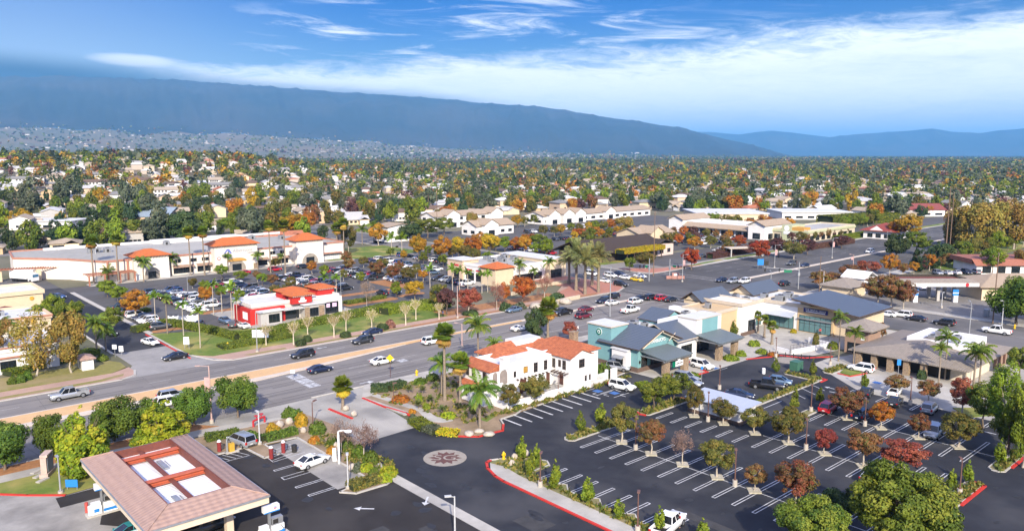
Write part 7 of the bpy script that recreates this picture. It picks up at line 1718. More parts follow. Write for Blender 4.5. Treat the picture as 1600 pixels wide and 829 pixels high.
for pal,u,v,w,h,lab in [
 ('ficus',496,677,2.4,1.6,'round clipped green shrub beside the bare trees'),('ficus',520,697,1.7,1.3,'round shrub next to the tall charger post'),('ficus',541,703,1.9,1.4,'round shrub under the first bare tree'),
 ('ficus',559,714,1.9,1.5,'round shrub at the foot of the second bare tree'),('ficus',579,724,2.1,1.6,'big round shrub at the driveway side'),('ficus',585,744,1.4,1.1,'dark round shrub by the low corner hedge'),
 ('amber',608,743,2.2,1.2,'yellow-green bush at the island tip'),('amber',600,752,2.0,1.0,'second yellow-green bush at the island tip'),('amber',572,736,1.8,1.0,'pale yellow bush behind the corner hedge'),
 ('gold',426,676,2.2,1.3,'golden shrub in the charging bay bed'),('gold',471,665,1.9,1.8,'orange gold shrub by the lamp post'),('ficus',462,655,2.2,1.6,'green shrub in the rock bed'),('ficus',450,652,1.8,1.4,'second green shrub in the rock bed'),
 ('orange',519,708,1.5,.9,'rusty grass tuft by the charger'),('orange',491,692,1.6,.9,'rusty grass tuft behind the white sedan'),('greygreen',560,735,2.0,.9,'grey green cushion plant in the bed'),
 ('ficus',656,600,2.4,1.1,'low round shrub by the yellow hydrant'),('ficus',676,594,2.4,1.2,'second low round shrub by the palm trunks'),('amber',701,653,2.2,.9,'bright cushion shrub in the dry garden'),('orange',626,627,3.0,.9,'rusty low bush on the dry garden slope'),
 ('lime',655,628,1.2,1.2,'yellow-green garden succulent bush'),('lime',667,640,1.2,1.0,'green succulent beside the garden path'),('greygreen',645,655,1.5,.7,'grey cushion at the kerb bend'),('orange',644,646,1.2,.7,'small rusty cushion by the path'),
 ('ficus',942,590,2.9,2.6,'round green bush at the picket gate'),('lime',1142,562,3.0,.9,'green ground bush at the red kerb by the stone pillar'),('lime',1158,556,2.0,1.1,'second bush at the red kerb by the stone pillar'),('lime',1083,592,2.4,1.2,'bush at the porch pillar'),
 ('ficus',20,600,1.6,1.3,'first clipped ball shrub on the west lawn'),('ficus',32,598,1.8,1.4,'second clipped ball shrub on the west lawn'),('ficus',43,594,1.6,1.5,'third clipped ball shrub on the west lawn'),
 ('green',160,563,2.2,1.2,'green shrub behind the white kiosk'),('lime',1178,540,2.4,1.1,'bush on the plaza slope'),('lime',1190,552,2.2,.9,'grassy bush by the plaza kerb'),('orange',1208,556,2.0,.7,'rusty grasses by the red kerb of the plaza'),
 ('darkoak' if False else 'dark',480,534,2.2,1.4,'dark bush beneath the third pruned white tree'),('dark',540,527,2.4,1.3,'dark bush behind the fourth pruned white tree'),('dark',598,515,2.6,1.4,'dark bush behind the sixth pruned white tree'),('twigred',610,512,2.4,1.8,'reddish dry bush by the sixth pruned tree'),('dark',470,540,2.2,1.3,'dark bush behind the second pruned white tree'),
 ('green',1302,545,2.0,1.4,'bush under the dental sign'),('olive',1275,538,1.6,2.2,'thin brown shrub in the plaza bed'),('dark',1440,592,1.6,1.6,'dark shrub against the restaurant wall'),('lime',1512,575,1.8,1.2,'yellowish bush at the restaurant corner'),('green',1485,566,1.6,2.0,'small round tree-like bush at the restaurant wall'),
 ('vine',1240,520,1.5,.8,'low yellow bush by the shop doors'),('green',1270,500,2.0,1.5,'bush beside the dental door'),('dark',870,470,4.5,2.2,'dark bush beneath the bare reddish grey tree'),('dark',790,485,3.5,2.0,'dark bush behind the half bare tree'),('greygreen',812,482,4.0,1.5,'silvery bush under the orange-red tree'),('dark',735,492,4.0,1.2,'dark bush under the crimson tree'),
 ]: sh(pal,u,v,w,h,lab)
for k,(u,v) in enumerate(((654,640),(672,632),(682,612),(690,648),(700,612),(640,616),(660,618),(452,650))):
    plant('yucca',u,v,v-12,12,('spiky yucca %s' % ('by the garden boulders','in the middle of the dry garden','under the dark palm','beside the cushion shrub','between the palm trunks','by the clipped hedge','beside the garden succulent','in the rock bed by the driveway')[k]),cat='yucca')
hedge('ficus', PX((415,690),(462,678)), 1.4, .9, 'clipped hedge behind the vacuum bays')
hedge('ficus', PX((322,690),(372,680)), 1.5, .9, 'clipped hedge along the gas station lawn')
hedge('ficus', PX((384,684),(408,692)), 1.4, .9, 'short clipped hedge beside the silver minivan')
hedge('olive', PX((547,766),(592,752)), 1.9, .8, 'low olive hedge at the corner of the charging bays')
hedge('dark', PX((580,612),(606,611),(630,604)), 2.0, 1.1, 'dark clipped hedge along the boulevard garden')
hedge('green', PX((648,660),(668,672)), 2.4, .7, 'low green groundcover hedge along the red kerb')
hedge('greygreen', PX((668,672),(684,678)), 2.2, .7, 'grey groundcover between the green and yellow beds')
hedge('vine', PX((684,678),(716,680)), 1.8, .6, 'yellow groundcover at the bend of the red kerb')
hedge('green', PX((372,531),(420,524),(470,512),(560,494),(610,482)), 3.0, 1.5, 'long terraced hedge below the fast food shop')
hedge('green', PX((210,520),(262,507),(330,520),(372,531)), 2.0, 1.3, 'curving hedge above the corner lawn')
hedge('lime', PX((600,492),(640,482),(690,485)), 3.6, 1.8, 'wide clipped hedge by the exit drive')
hedge('green', PX((662,482),(700,478)), 4.0, 2.0, 'deep green hedge behind the pollards')
hedge('green', PX((345,545),(400,536),(450,526)), 4.0, .7, 'dense groundcover bank above the sidewalk')
hedge('green', PX((12,588),(70,572),(135,556),(150,552)), 2.6, 1.0, 'trimmed hedge before the white office')
hedge('green', PX((800,640),(845,622),(880,612),(925,592)), .8, .45, 'thin green strip along the white garden wall')
hedge('lime', PX((928,590),(946,584)), 1.4, .5, 'grass clump hedge by the picket gate')
hedge('lime', PX((1000,602),(1030,616)), 2.2, .6, 'grassy strip by the drive-through kerb')
hedge('vine', [(227,192.2),(236,192.4),(244,192.1),(252,192.3)], 4.4, 1.5, 'yellow vine thick on the restaurant pergola', 'vine', 'vine', 3.35, .3, 60)
hedge('green', PX((192,494),(232,486)), 2.0, .8, 'hedge on the island by the store drive')
hedge('plum', PX((1110,404),(1180,392)), 3.0, 2.0, 'dark reddish hedge row along the plaza lawn')
hedge('lime', PX((1310,374),(1375,364)), 5.0, 1.6, 'yellow-green hedge beyond the pale green store')
hedge('green', PX((1290,352),(1390,346)), 12.0, 5.5, 'tall dense green hedge row of trees behind the pale green store', 'hedge', 'hedge', 0, .6, 8)
hedge('plum', PX((1250,392),(1330,380)), 2.6, 2.0, 'plum coloured hedge behind the boulevard parking row')
hedge('dark', PX((80,384),(200,384)), 3.0, 1.6, 'dark hedge along the street behind the store', 'hedge','hedge',0,.4,25)
hedge('green', PX((540,476),(600,466)), 2.2, .8, 'hedge on the exit island under the dead tree')
hedge('dark', PX((1340,548),(1600,560))[:1]+[(176,40)], 1.2, .8, 'dark hedge behind the shingle roof restaurant')
PLN = MB(); PLN.prism([(-1,0),(0,-1),(1,0),(0,1)],0,.13); PLN.kerb([(-1,0),(0,-1),(1,0),(0,1),(-1,0)],.2,0,.16)
PLM = PLN.mesh('planter', [mat('planter_concrete', (.50,.45,.37), .85, c2=(.36,.33,.22), scale=2)])
lotp = ['north','second','third','fourth','fifth','sixth']
for k,(u,v,lab) in enumerate([(971,691,'under the olive tree at the north end of the long lot row'),(1017,709,'under the first russet tree of the long lot row'),(1066,726,'under the bare tree'),(1120,746,'under the fourth tree of the long lot row'),(1178,767,'under the small russet tree'),(1241,791,'under the large russet tree'),(1231,692,'under the wide olive tree of the middle row'),(1288,709,'under the small pinkish red tree'),(1348,728,'under the wide russet tree of the middle row'),(1411,735,'under the wide dark red tree'),(1322,654,'under the russet tree over the red SUV'),(1375,669,'under the small orange-brown tree'),(1434,684,'under the thin pinkish brown tree'),(1496,699,'under the wide olive tree of the third row'),(1084,650,'under the olive tree at the enclosure north end'),(1130,662,'under the olive tree before the enclosure'),(1179,677,'under the olive tree at the enclosure corner')]):
    o = link('tree_planter', PLM); o.location = (*at(u,v), .03); o.scale = (.95,.95,1); tag(o, 'diamond concrete planter '+lab, 'planter')
for k,(u,v,w,h,lab) in enumerate([(525,700,.9,.8,'beside the tall charger'),(550,735,1.1,.9,'near the driveway kerb'),(452,663,1.3,1.0,'at the lamp post'),(437,668,1.6,1.0,'in the rock bed'),(474,676,1.1,.8,'by the round clipped shrub'),(748,676,1.6,.5,'at the foot of the queen palm'),(764,681,1.8,.6,'at the red kerb corner'),(733,680,2.0,.6,'by the yellow groundcover'),(541,641,1.3,.8,'in the driveway island'),(553,650,1.2,.8,'at the tip of the driveway island'),(804,717,1.0,.7,'beside the yellow hydrant on the lot island'),(820,712,1.3,.9,'at the sapling on the lot island'),(800,728,1.0,.8,'on the sawtooth bed'),(864,478,3.4,1.6,'on the bank under the bare reddish grey tree'),(882,474,4.5,1.4,'below the date palms'),(838,482,4.2,1.5,'between the orange-red and bare trees')]):
    b = MB(); rng = random.Random(k); n=10
    rings = [(0,-.1),(.8,-.05),(1.0,.35),(.75,.75),(.3,.98)]
    V=[]; F=[]
    for j,(r_,z_) in enumerate(rings):
        for i in range(n): a=2*pi*i/n; q=1+rng.uniform(-.16,.16); V.append((cos(a)*r_*q*w/2+ (.001 if j==0 else 0),sin(a)*r_*q*w/2*.8,z_*h*rng.uniform(.88,1.1)))
    for j in range(4):
        for i in range(n): F.append((j*n+i,j*n+(i+1)%n,(j+1)*n+(i+1)%n,(j+1)*n+i))
    F.append(tuple(range(4*n,5*n))); b.add(V,F,0,True)
    o = b.build('boulder', [mat('boulder_stone', (.52,.46,.38), .95, c2=(.34,.29,.24), scale=2.2, bump=.6)]); o.location=(*at(u,v),.14); o.rotation_euler.z=rng.uniform(0,6); tag(o,'pale boulder '+lab,'boulder')
rng = rs(77); Ps=[]; Ns=[]
def strew(poly_rect, n, hgt=.35):
    x0,x1,y0,y1 = poly_rect
    for _ in range(n):
        x,y = rng.uniform(x0,x1),rng.uniform(y0,y1)
        for k in range(9): Ps.append((x+rng.normal(0,.16),y+rng.normal(0,.16),.16+abs(rng.normal(0,hgt*.5)))); Ns.append((rng.normal(),rng.normal(),.5))
for rc_,n in (((64.4,65.5,-20,70),330),((64.6,69,70.5,75.5),50),((78.4,88,74.6,76.1),70),((95.4,106,74.5,76.3),80),((95.6,105.2,30,31.4),70),((112,121.7,29.7,31),60),((111.6,133,65.5,66.4),110),((133.2,134.8,65.8,72),50),((139.7,146.3,66.2,67.8),40),((68,110,104,114),120),((50.2,54.5,83,100),130),((70,78,90,104),90),((76,110,89.4,90.5),120)): strew(rc_,n)
V,F,C = leaves(rng,np.array(Ps),np.array(Ns),.3,[(.16,.17,.03),(.11,.14,.03),(.25,.20,.05),(.30,.24,.07),(.08,.11,.025)],.8,2.4)
struct(link('planting_tufts', arrmesh('planting_tufts',V,F,[LEAF],C)),'stuff')['label'] = 'low grassy tufts growing in the planting strips'
rw = random.Random(17)
CN = {'scarlet':'scarlet','orange':'orange','olive':'olive','plum':'plum brown','russet':'rust brown','gold':'golden','green':'green','lime':'yellow-green'}
def rowtrees(x0,y0,x1,y1,n,keys,where,frm,h=(4,5.6)):
    L = []; g = 'trees in the '+where
    for i in range(n): L.append((rw.choice(keys), x0+(x1-x0)*i/max(1,n-1)+rw.uniform(-1,1), y0+(y1-y0)*i/max(1,n-1)+rw.uniform(-.6,.6)))
    cnt = {}; seen = {}
    for k,_,_ in L: cnt[k] = cnt.get(k,0)+1
    for k,x,y in L:
        i = seen.get(k,0); seen[k] = i+1; H = rw.uniform(*h)
        plant(k, s=x, t=y, H=H, r=H*rw.uniform(.34,.46), label=(f'{CN[k]} tree in the {where}' if cnt[k]==1 else f'{ORD[i]} {CN[k]} tree from {frm}, {where}'), group=g, z=.1)
MIXP = ['plum','russet','russet','scarlet','orange','olive','olive']
rowtrees(322,206,322,238,6,MIXP,'strip mall parking','the boulevard')
rowtrees(306,206,306,238,6,MIXP,'second strip mall planting','the boulevard')
rowtrees(292,206,292,240,6,['olive','green','orange','plum'],'third strip mall row','the boulevard')
rowtrees(268,176.8,322,177.6,11,['plum','plum','russet','olive'],'dark row along the boulevard lawn','the brick corner',(3,4.2))
rowtrees(330,178,384,179,9,['plum','russet','olive'],'row before the pale green store','the brick corner',(4,5.6))
rowtrees(264,251,306,251,8,['orange','scarlet','green','olive','gold'],'plaza planting strip','the barn',(4.5,6.5))
rowtrees(268,276,318,276,9,['green','lime','olive','orange','gold'],'second plaza planting strip','the barn',(5,7))
rowtrees(262,324,306,324,8,['green','green','olive','gold'],'row before the white office','the street',(5,7.5))
rowtrees(216,222,216,262,8,['green','orange','gold','lime'],'row beside the far side street','the junction',(5,8))
rowtrees(234,224,258,226,5,['green','olive'],'leafy row behind the brown roof','the street',(5,7))
rowtrees(366,200,366,244,7,['green','olive','orange'],'row behind the strip mall','the boulevard',(7,10))
rowtrees(400,190,460,196,9,['green','green','lime','olive'],'tall row beyond the pale green store','the red roofed cafe',(7,10))
rowtrees(272,106,320,104,8,['russet','plum','orange','russet'],'low row on the south kerb','the corner canopy',(4,6))
rowtrees(320,104.5,420,105.5,10,['green','olive','lime'],'green row on the south kerb','the russet row',(6,9))
rowtrees(184,205,184,262,9,['green','orange','lime','olive'],'row edging the market lot','the corner shops',(4.5,7))
rowtrees(105,206,105,240,4,['olive','lime','russet'],'middle market lot strip','the fast food shop',(3.5,4.6))
rowtrees(126,214,126,244,4,['olive','lime','orange'],'east market lot strip','the exit drive',(3.5,4.6))
rowtrees(147.5,212,147.5,256,5,['russet','orange','olive'],'strip beyond the fifth lot row','the exit drive',(3.8,5))
rowtrees(169,216,169,262,5,['russet','gold','green'],'strip by the last lot row','the corner shops',(3.8,5))
rowtrees(84.5,206,84.5,242,4,['lime','olive'],'strip by the second lot row','the fast food shop',(3.2,4.4))
for k,(s,t,h) in enumerate(((300,88,9),(312,82,8),(330,78,9),(352,88,11),(372,84,10),(300,64,8),(286,70,7),(340,60,10),(262,56,8),(246,48,7),(232,40,7),(395,70,12),(420,86,12),(280,44,8),(310,48,9))):
    plant(rw.choice(['green','olive','lime','sycamore','darkoak','gold']), s=s, t=t, H=h, r=h*.42, label=('leafy tree '+['behind the monument sign lot','by the mansard shop','at the mansard shop end','in the park beyond the mansard shop','among the park lawns','behind the tile roof shop','between station shop and mansard shop','in the shade south of the mansard shop','behind the station shop','east of the side street','beside the two big dark trees','deep in the sycamore park','at the far side of the sycamore park','south of the tile roof shop','beyond the tile roof shop'][k]))
from mathutils import noise as mn
def interp(x, T):
    return np.interp(x, [a for a, _ in T], [b for _, b in T])
UAZ = lambda u: math.degrees(atan2(u-800, FPX))
RIDGE = [(UAZ(u), v) for u, v in ((-1200,104),(-400,112),(0,126),(150,126),(300,131),(420,140),(560,149),(640,154),(700,159),(770,165),(830,169),(850,170),(900,178),(960,187),(1000,192),(1060,201),(1100,211),(1160,224),(1220,240),(1300,262),(3000,300))]
FARR = [(UAZ(u), v) for u, v in ((-1000,215),(900,214),(1050,209),(1100,207),(1150,211),(1200,205),(1240,209),(1290,215),(1340,210),(1400,206),(1450,202),(1480,207),(1520,209),(1560,204),(1600,201),(1700,207),(2200,204),(4000,212))]
def sstep(x, a, b):
    t = np.clip((x-a)/(b-a), 0, 1); return t*t*(3-2*t)
def ground_z(az, r, s=None, t=None):
    """terrain height: az degrees right of the view, r metres from the drone"""
    ca = np.cos(np.radians(np.clip(az,-60,60)))
    hill = 23*sstep(-az, 12, 21)*sstep(r, 430, 1000)*(1-sstep(r, 1350, 2300)) + 10*sstep(-az, 2, 14)*sstep(r, 700, 1300)*(1-sstep(r, 1600, 2600))
    fan = interp(az, [(-90,300),(-30,290),(-16,235),(-9,150),(-3,90),(3,55),(9,25),(16,0),(90,0)])*sstep(r, 4200, 9500)**1.2
    fan = fan + (20*np.sin(az*1.07+r/690)*np.sin(az*.43-r/1150+1.3)+9*np.sin(az*1.9-r/520))*sstep(-az, 1, 13)*sstep(r, 5600, 8000)
    rz = 41 + (240-interp(az, RIDGE))/FPX*13500*ca
    mtn = np.maximum(rz-fan,0)*sstep(r, 8800, 13500)**.8*(1-.25*sstep(r, 13800, 18000))
    fz = 41 + (240-interp(az, FARR))/FPX*25000*ca
    far = np.maximum(fz,0)*sstep(r, 19500, 25000)
    return hill, fan, mtn, far
def height(az, r):
    h, f, m, g = ground_z(np.array(az), np.array(r)); return float(np.maximum(h+f+m, g))
def st_of(az, r):
    a = np.radians(az); X, Y = r*np.sin(a), r*np.cos(a); return X*cY + Y*sY, -X*sY + Y*cY
def azr(s, t):
    X = s*cY - t*sY; Y = s*sY + t*cY; return math.degrees(atan2(X, Y)), math.hypot(X, Y)
def zat(s, t): return height(*azr(s, t))
def grid(name, az, rr_, mats, rough):
    A, Rr = np.meshgrid(az, rr_); h, f, m, g = ground_z(A, Rr)
    S_, T2 = st_of(A, Rr); Z = h + f
    if rough:
        nz = np.zeros_like(Z)
        for i in range(Z.shape[0]):
            for j in range(Z.shape[1]):
                a = A[i,j]*9; q = Rr[i,j]/1000
                v = 1-abs(mn.noise(Vector((a*.06, q*.32, 1.3))))*1.9 + .5*(1-abs(mn.noise(Vector((a*.17, q*.7, 4.1))))*2) + .25*mn.noise(Vector((a*.5, q*1.9, 9.1)))
                nz[i,j] = v
        fr = np.clip(m/np.maximum(m.max(),1),0,1)
        lim = (m > 1)*np.minimum(m, 170+0*m)*(1-sstep(Rr, 12300, 13500)) + 12*(m > 1)
        Z = Z + m + (nz-1.0)*lim*.38
        Z = np.maximum(Z, g + np.where(g > 5, (nz-1)*np.minimum(g*.35,150)*(1-sstep(Rr, 23500, 25000)), 0))
        Z = np.minimum(Z, np.maximum(h+f+m, g)+40) ; Z = np.maximum(Z, -2.0)
    else: Z = Z - .03
    n, k = A.shape; V = np.stack([S_, T2, Z], -1).reshape(-1,3)
    i, j = np.meshgrid(np.arange(n-1), np.arange(k-1), indexing='ij'); q = i*k+j
    F = np.stack([q, q+1, q+k+1, q+k], -1).reshape(-1,4)[:, ::-1]
    return struct(link(name, arrmesh(name, V, F, mats, smooth=True)))
TOWN = mat('town_ground', (0.20,0.175,0.12), .95, c2=(0.085,0.092,0.05), scale=.035, detail=10, c3=(0.25,0.17,0.11), scale3=.0013, amt3=.6)
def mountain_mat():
    m = mat('cloud_shaded_chaparral', (0.030,0.038,0.034), .95, c2=(0.016,0.024,0.022), scale=.0016, detail=10, c3=(0.09,0.075,0.06), scale3=.0006, amt3=.4); return m  # chaparral slopes, with the cloud shadow put into a dark albedo
azn = np.concatenate([np.arange(-180,-62,6), np.arange(-62,-38,1.0), np.arange(-38,38.1,.44), np.arange(39,62.1,1.0), np.arange(68,181,6)])
grid('terrain', azn, np.concatenate([[0.5,20,60,120],np.geomspace(200,9250,110)]), [TOWN], False)
azm = np.concatenate([np.arange(-62,-36,1.0), np.arange(-36,38,.22), np.arange(38,62.1,1.0)])
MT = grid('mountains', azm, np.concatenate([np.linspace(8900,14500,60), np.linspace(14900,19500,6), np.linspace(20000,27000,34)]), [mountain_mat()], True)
HT = max(v.co.z for v in MT.data.vertices) + 12
b = MB(); b.box(-42000,42000,-42000,42000,-6,HT); hz = b.build('haze', []); hz['kind'] = 'stuff'
hm = bpy.data.materials.new('haze_air'); hm.use_nodes = True; nt = hm.node_tree; nt.nodes.remove(nt.nodes['Principled BSDF'])
pv = nt.nodes.new('ShaderNodeVolumePrincipled'); pv.inputs['Color'].default_value = (*HAZE_COL, 1); pv.inputs['Density'].default_value = HAZE_D; pv.inputs['Anisotropy'].default_value = HAZE_G
nt.links.new(pv.outputs[0], nt.nodes['Material Output'].inputs['Volume']); hm.cycles.homogeneous_volume = True
hz.data.materials.append(hm)
rf = random.Random(11)
BLK = [(-200,205,95,335),(183,216,-200,480),(190,450,165,392),(213,360,30,175),(150,800,104,200),(440,520,215,290),(60,170,400,480),(-80,150,330,372),(300,420,60,130),(380,470,200,300),(-80,300,-200,118)]
def blocked(s, t, m=0):
    return any(a-m < s < b_+m and c-m < t < d+m for a, b_, c, d in BLK)
def street(s, t):
    return (s*.96+t*.28) % 118 < 11 or (t*.96-s*.28) % 66 < 9
WALLS = [('white',WHT),('cream',CREAM),('tan',TANW),('grey',GREYW),('peach',PEACH)]
RFS = [('grey',mat('grey_shingle',(.24,.23,.22),.9,c2=(.18,.175,.165))),('brown',mat('brown_shingle',(.17,.115,.085),.9,c2=(.12,.08,.06))),('beige',mat('beige_shingle',(.40,.32,.24),.9,c2=(.32,.26,.19))),('white',mat('white_roof',(.66,.65,.63),.8,c2=(.55,.54,.53))),('terracotta',mat('terracotta_roof',(.42,.16,.085),.9,c2=(.33,.12,.065))),('pale grey',mat('pale_grey_roof',(.46,.45,.44),.9,c2=(.38,.37,.36)))]
def house_meshes(i):
    rn = random.Random(50+i); L, D = rn.uniform(11,17), rn.uniform(8.5,11); z = 2.9 if i % 3 else 5.4
    w = MB(); w.box(-L/2,L/2,-D/2,D/2,-1.5,z); w.box(L/2-6,L/2-.4,-D/2-3.4,-D/2,-1.5,min(z,2.9))
    for k in range(4):
        x = -L/2+1+k*(L-7)/4; w.box(x,x+1.5,-D/2-.05,-D/2,1,2.2,1); w.box(x,x+1.5,D/2,D/2+.05,1,2.2,1)
        if z > 4: w.box(x,x+1.4,-D/2-.05,-D/2,3.6,4.7,1)
    w.box(L/2-5.5,L/2-1,-D/2-3.45,-D/2-3.4,.1,2.3,2)
    for k in range(2): y = -D/2+1.5+k*4; w.box(-L/2-.05,-L/2,y,y+1.4,1,2.2,1)
    r_ = MB()
    if i % 2: r_.hip(-L/2-.7,L/2+.7,-D/2-.7,D/2+.7,z+.12,z+rn.uniform(1.7,2.5))
    else: r_.gable(-L/2-.6,L/2+.6,-D/2-.7,D/2+.7,z,z+rn.uniform(1.7,2.4),'x',.15); w.wallgable(-D/2,D/2,-L/2,z,z+1.5,'y',.2); w.wallgable(-D/2,D/2,L/2-.2,z,z+1.5,'y',.2)
    r_.gable(L/2-6.6,L/2+.2,-D/2-4,-D/2+D*.4,min(z,2.9)+.1,min(z,2.9)+1.7,'y',.15)
    return w.mesh('house',[WHT,GLA,SGN]), r_.mesh('roof',[RFS[0][1]]), z > 4, i % 2
HM = [house_meshes(i) for i in range(8)]
def zone(u, r):
    d = ' just behind' if r < 520 else ' well beyond' if r < 760 else ' far beyond'
    if u < 150: q = 'the school wings'
    elif u < 330: q = 'the supermarket pines'
    elif u < 470: q = 'the main supermarket entrance'
    elif u < 620: q = 'the east end of the supermarket'
    elif u < 790: q = 'the two-storey white office'
    elif u < 960: q = 'the gabled white plaza shops'
    elif u < 1110: q = 'the barn-like restaurant'
    elif u < 1340: q = 'the strip mall'
    else: q = 'the golden sycamores'
    return d.strip() + ' ' + q
plots = []
for _ in range(60000):
    u = rf.uniform(-60,1660); az_ = UAZ(u); r0 = 330*(2900/330)**rf.random()
    if rf.random() > (r0/2900)**1.0*1.0 + .12: continue
    s, t = st_of(az_, r0)
    plots.append((r0, u, float(s), float(t)))
plots.sort()
class Hash:
    def __init__(s, c): s.c = c; s.d = {}
    def free(s, x, y, m):
        k = (int(x//s.c), int(y//s.c))
        for i in (-1,0,1):
            for j in (-1,0,1):
                for (a, b_, n) in s.d.get((k[0]+i,k[1]+j), ()):
                    if (a-x)**2+(b_-y)**2 < (m+n)**2/4: return False
        return True
    def put(s, x, y, m): s.d.setdefault((int(x//s.c),int(y//s.c)), []).append((x,y,m))
occ = Hash(40); H1, H2 = [], []
for r0, u, s, t in plots:
    if blocked(s,t,9) or street(s,t) or not occ.free(s,t,24): continue
    occ.put(s,t,24)
    (H1 if len(H1) < 285 else H2).append((r0,u,s,t))
for i, (r0,u,s,t) in enumerate(H1):
    k = rf.randrange(8); wm = rf.choice([0,0,0,1,1,2,3,4]); rm = rf.choice([0,0,1,1,2,2,2,3,4,5,5])
    w, r_, two, hip_ = HM[k]
    o = link('house', w); o.location = (s,t,zat(s,t)); o.rotation_euler.z = -.28 + rf.choice([0,pi/2,pi,-pi/2]) + rf.uniform(-.08,.08)
    o.material_slots[0].link = 'OBJECT'; o.material_slots[0].material = WALLS[wm][1]
    q = link('roof', r_, o); q.material_slots[0].link = 'OBJECT'; q.material_slots[0].material = RFS[rm][1]
    lab = f"{WALLS[wm][0]} {'two-storey ' if two else ''}house with {RFS[rm][0]} {'hip' if hip_ else 'gable'} roof {zone(u,r0)}"
    tag(o, lab, 'house', 'homes: ' + lab)
TP = ['green']*11+['olive']*6+['dark']*6+['greygreen']*5+['lime']*3+['gold']*2+['orange']*2+['russet','plum','pine','pine','pine','sycamore','sycamore']
TW = {'green':'green','olive':'olive green','dark':'dark green','greygreen':'grey green','lime':'yellow-green','gold':'golden','orange':'orange','russet':'rust brown','plum':'plum brown','red':'red','pine':'dark coniferous','sycamore':'tan brown'}
FT = {}
def fartree(p, k):
    if (p,k) not in FT:
        seed = 1000+sum(map(ord,p))*3+k; cone = p == 'pine'
        cr = crown('tree', seed, 1, 1, 1500, PAL[p], .17, 30, 'cone' if cone else 'round', .15, 0, .6, .38 if not cone else .3)
        FT[(p,k)] = cr
    return FT[(p,k)]
TRK = MB().tube((0,0,-1),(0,0,.75),.06,.03,6).mesh('trunk',[BARK])
tp = []
for _ in range(34000):
    u = rf.uniform(-60,1660); r0 = 300*(2600/300)**rf.random()
    if rf.random() > (r0/2600)**1.0 + .12: continue
    s, t = st_of(UAZ(u), r0); tp.append((r0,u,float(s),float(t)))
tp.sort(); occ2 = Hash(20); n1 = 0; T2_ = []
for r0,u,s,t in tp:
    if blocked(s,t,1) or (street(s,t) and rf.random() < .8) or not occ.free(s,t,-2 if r0 < 700 else -6) or not occ2.free(s,t,7.5): continue
    occ2.put(s,t,7.5)
    if n1 < 295:
        n1 += 1; p = rf.choice(TP); h = rf.uniform(6,12.5)*(1.3 if p in ('pine','greygreen') else 1); w = h*rf.uniform(.30,.46)*(.7 if p == 'pine' else 1)
        big = 'tall' if h > 11 else 'small' if h < 8 else 'mid-sized'
        o = link('tree', fartree(p, rf.randrange(2))); o.location = (s,t,zat(s,t)+h*.56); o.scale = (w,w,h*.46); o.rotation_euler.z = rf.uniform(0,6)
        q = link('trunk', TRK, o); 
        lab = f"{big} {TW[p]} tree {zone(u,r0)}"; tag(o, lab, 'tree', 'trees: '+lab)
    else: T2_.append((r0,s,t))
print('individual houses', len(H1), 'mass houses', len(H2), 'trees', n1, len(T2_))
rng = rs(31)
def house_mass(L_, name):
    V=[];F=[];C=[]
    wc = [(.62,.58,.53),(.52,.43,.32),(.55,.52,.48),(.48,.40,.33),(.68,.66,.63)]; rcx = [(.30,.28,.27),(.20,.14,.11),(.40,.33,.25),(.55,.54,.52),(.36,.17,.11),(.50,.49,.47),(.38,.30,.23)]
    for (s,t,z,big) in L_:
        L, D, h, rh = rf.uniform(5,8)*big, rf.uniform(4,5.5)*big, rf.choice([2.9,2.9,5.2])*(1+.25*(big-1)), rf.uniform(1.4,2.4)
        a = -.28+rf.choice([0,pi/2])+rf.uniform(-.1,.1); c_, s_ = cos(a), sin(a); o = len(V)
        for (x,y,zz) in ((-L,-D,-3),(L,-D,-3),(L,D,-3),(-L,D,-3),(-L,-D,h),(L,-D,h),(L,D,h),(-L,D,h),(-L*1.08,-D*1.12,h),(L*1.08,-D*1.12,h),(L*1.08,D*1.12,h),(-L*1.08,D*1.12,h),(-L*.75,0,h+rh),(L*.75,0,h+rh)): V.append((s+x*c_-y*s_, t+x*s_+y*c_, z+zz))
        w = rf.choice(wc); q = rf.choice(rcx)
        for f in ((0,1,5,4),(1,2,6,5),(2,3,7,6),(3,0,4,7)): F.append([o+i for i in f]); C.append(w)
        for f in ((8,9,13,12),(10,11,12,13),(9,10,13,13),(11,8,12,12)): F.append([o+i for i in f]); C.append(q)
    F = np.array(F); 
    me = bpy.data.meshes.new(name); me.from_pydata(V, [], [list(dict.fromkeys(f)) for f in F.tolist()]); a = me.color_attributes.new('Col','FLOAT_COLOR','CORNER')
    cc = []
    for p_, c_ in zip(me.polygons, C): cc += [(*c_,1)]*p_.loop_total
    a.data.foreach_set('color', np.array(cc,np.float32).ravel()); me.materials.append(vmat('far_house_paint',.85,0)); me.update()
    return struct(link(name, me), 'stuff')
L_ = [(s,t,zat(s,t),1) for r0,_,s,t in H2 if rf.random() < (.95 if r0 < 1000 else .68)]
for _ in range(3000):
    u = rf.uniform(-80,1680); r0 = 2700*(9300/2700)**rf.random(); az_ = UAZ(u)
    if u > 1300 and r0 > 6500 and rf.random() < .5: continue
    cl = mn.noise(Vector((az_*.35, r0/900, 3.0)))
    if cl < -.02: continue
    s, t = st_of(az_, r0); L_.append((float(s),float(t),height(az_,r0), 1.0 if rf.random() < .85 else rf.uniform(1.5,3)))
o = house_mass(L_, 'distant_houses'); o['label'] = 'pale roofs of the distant town among trees'
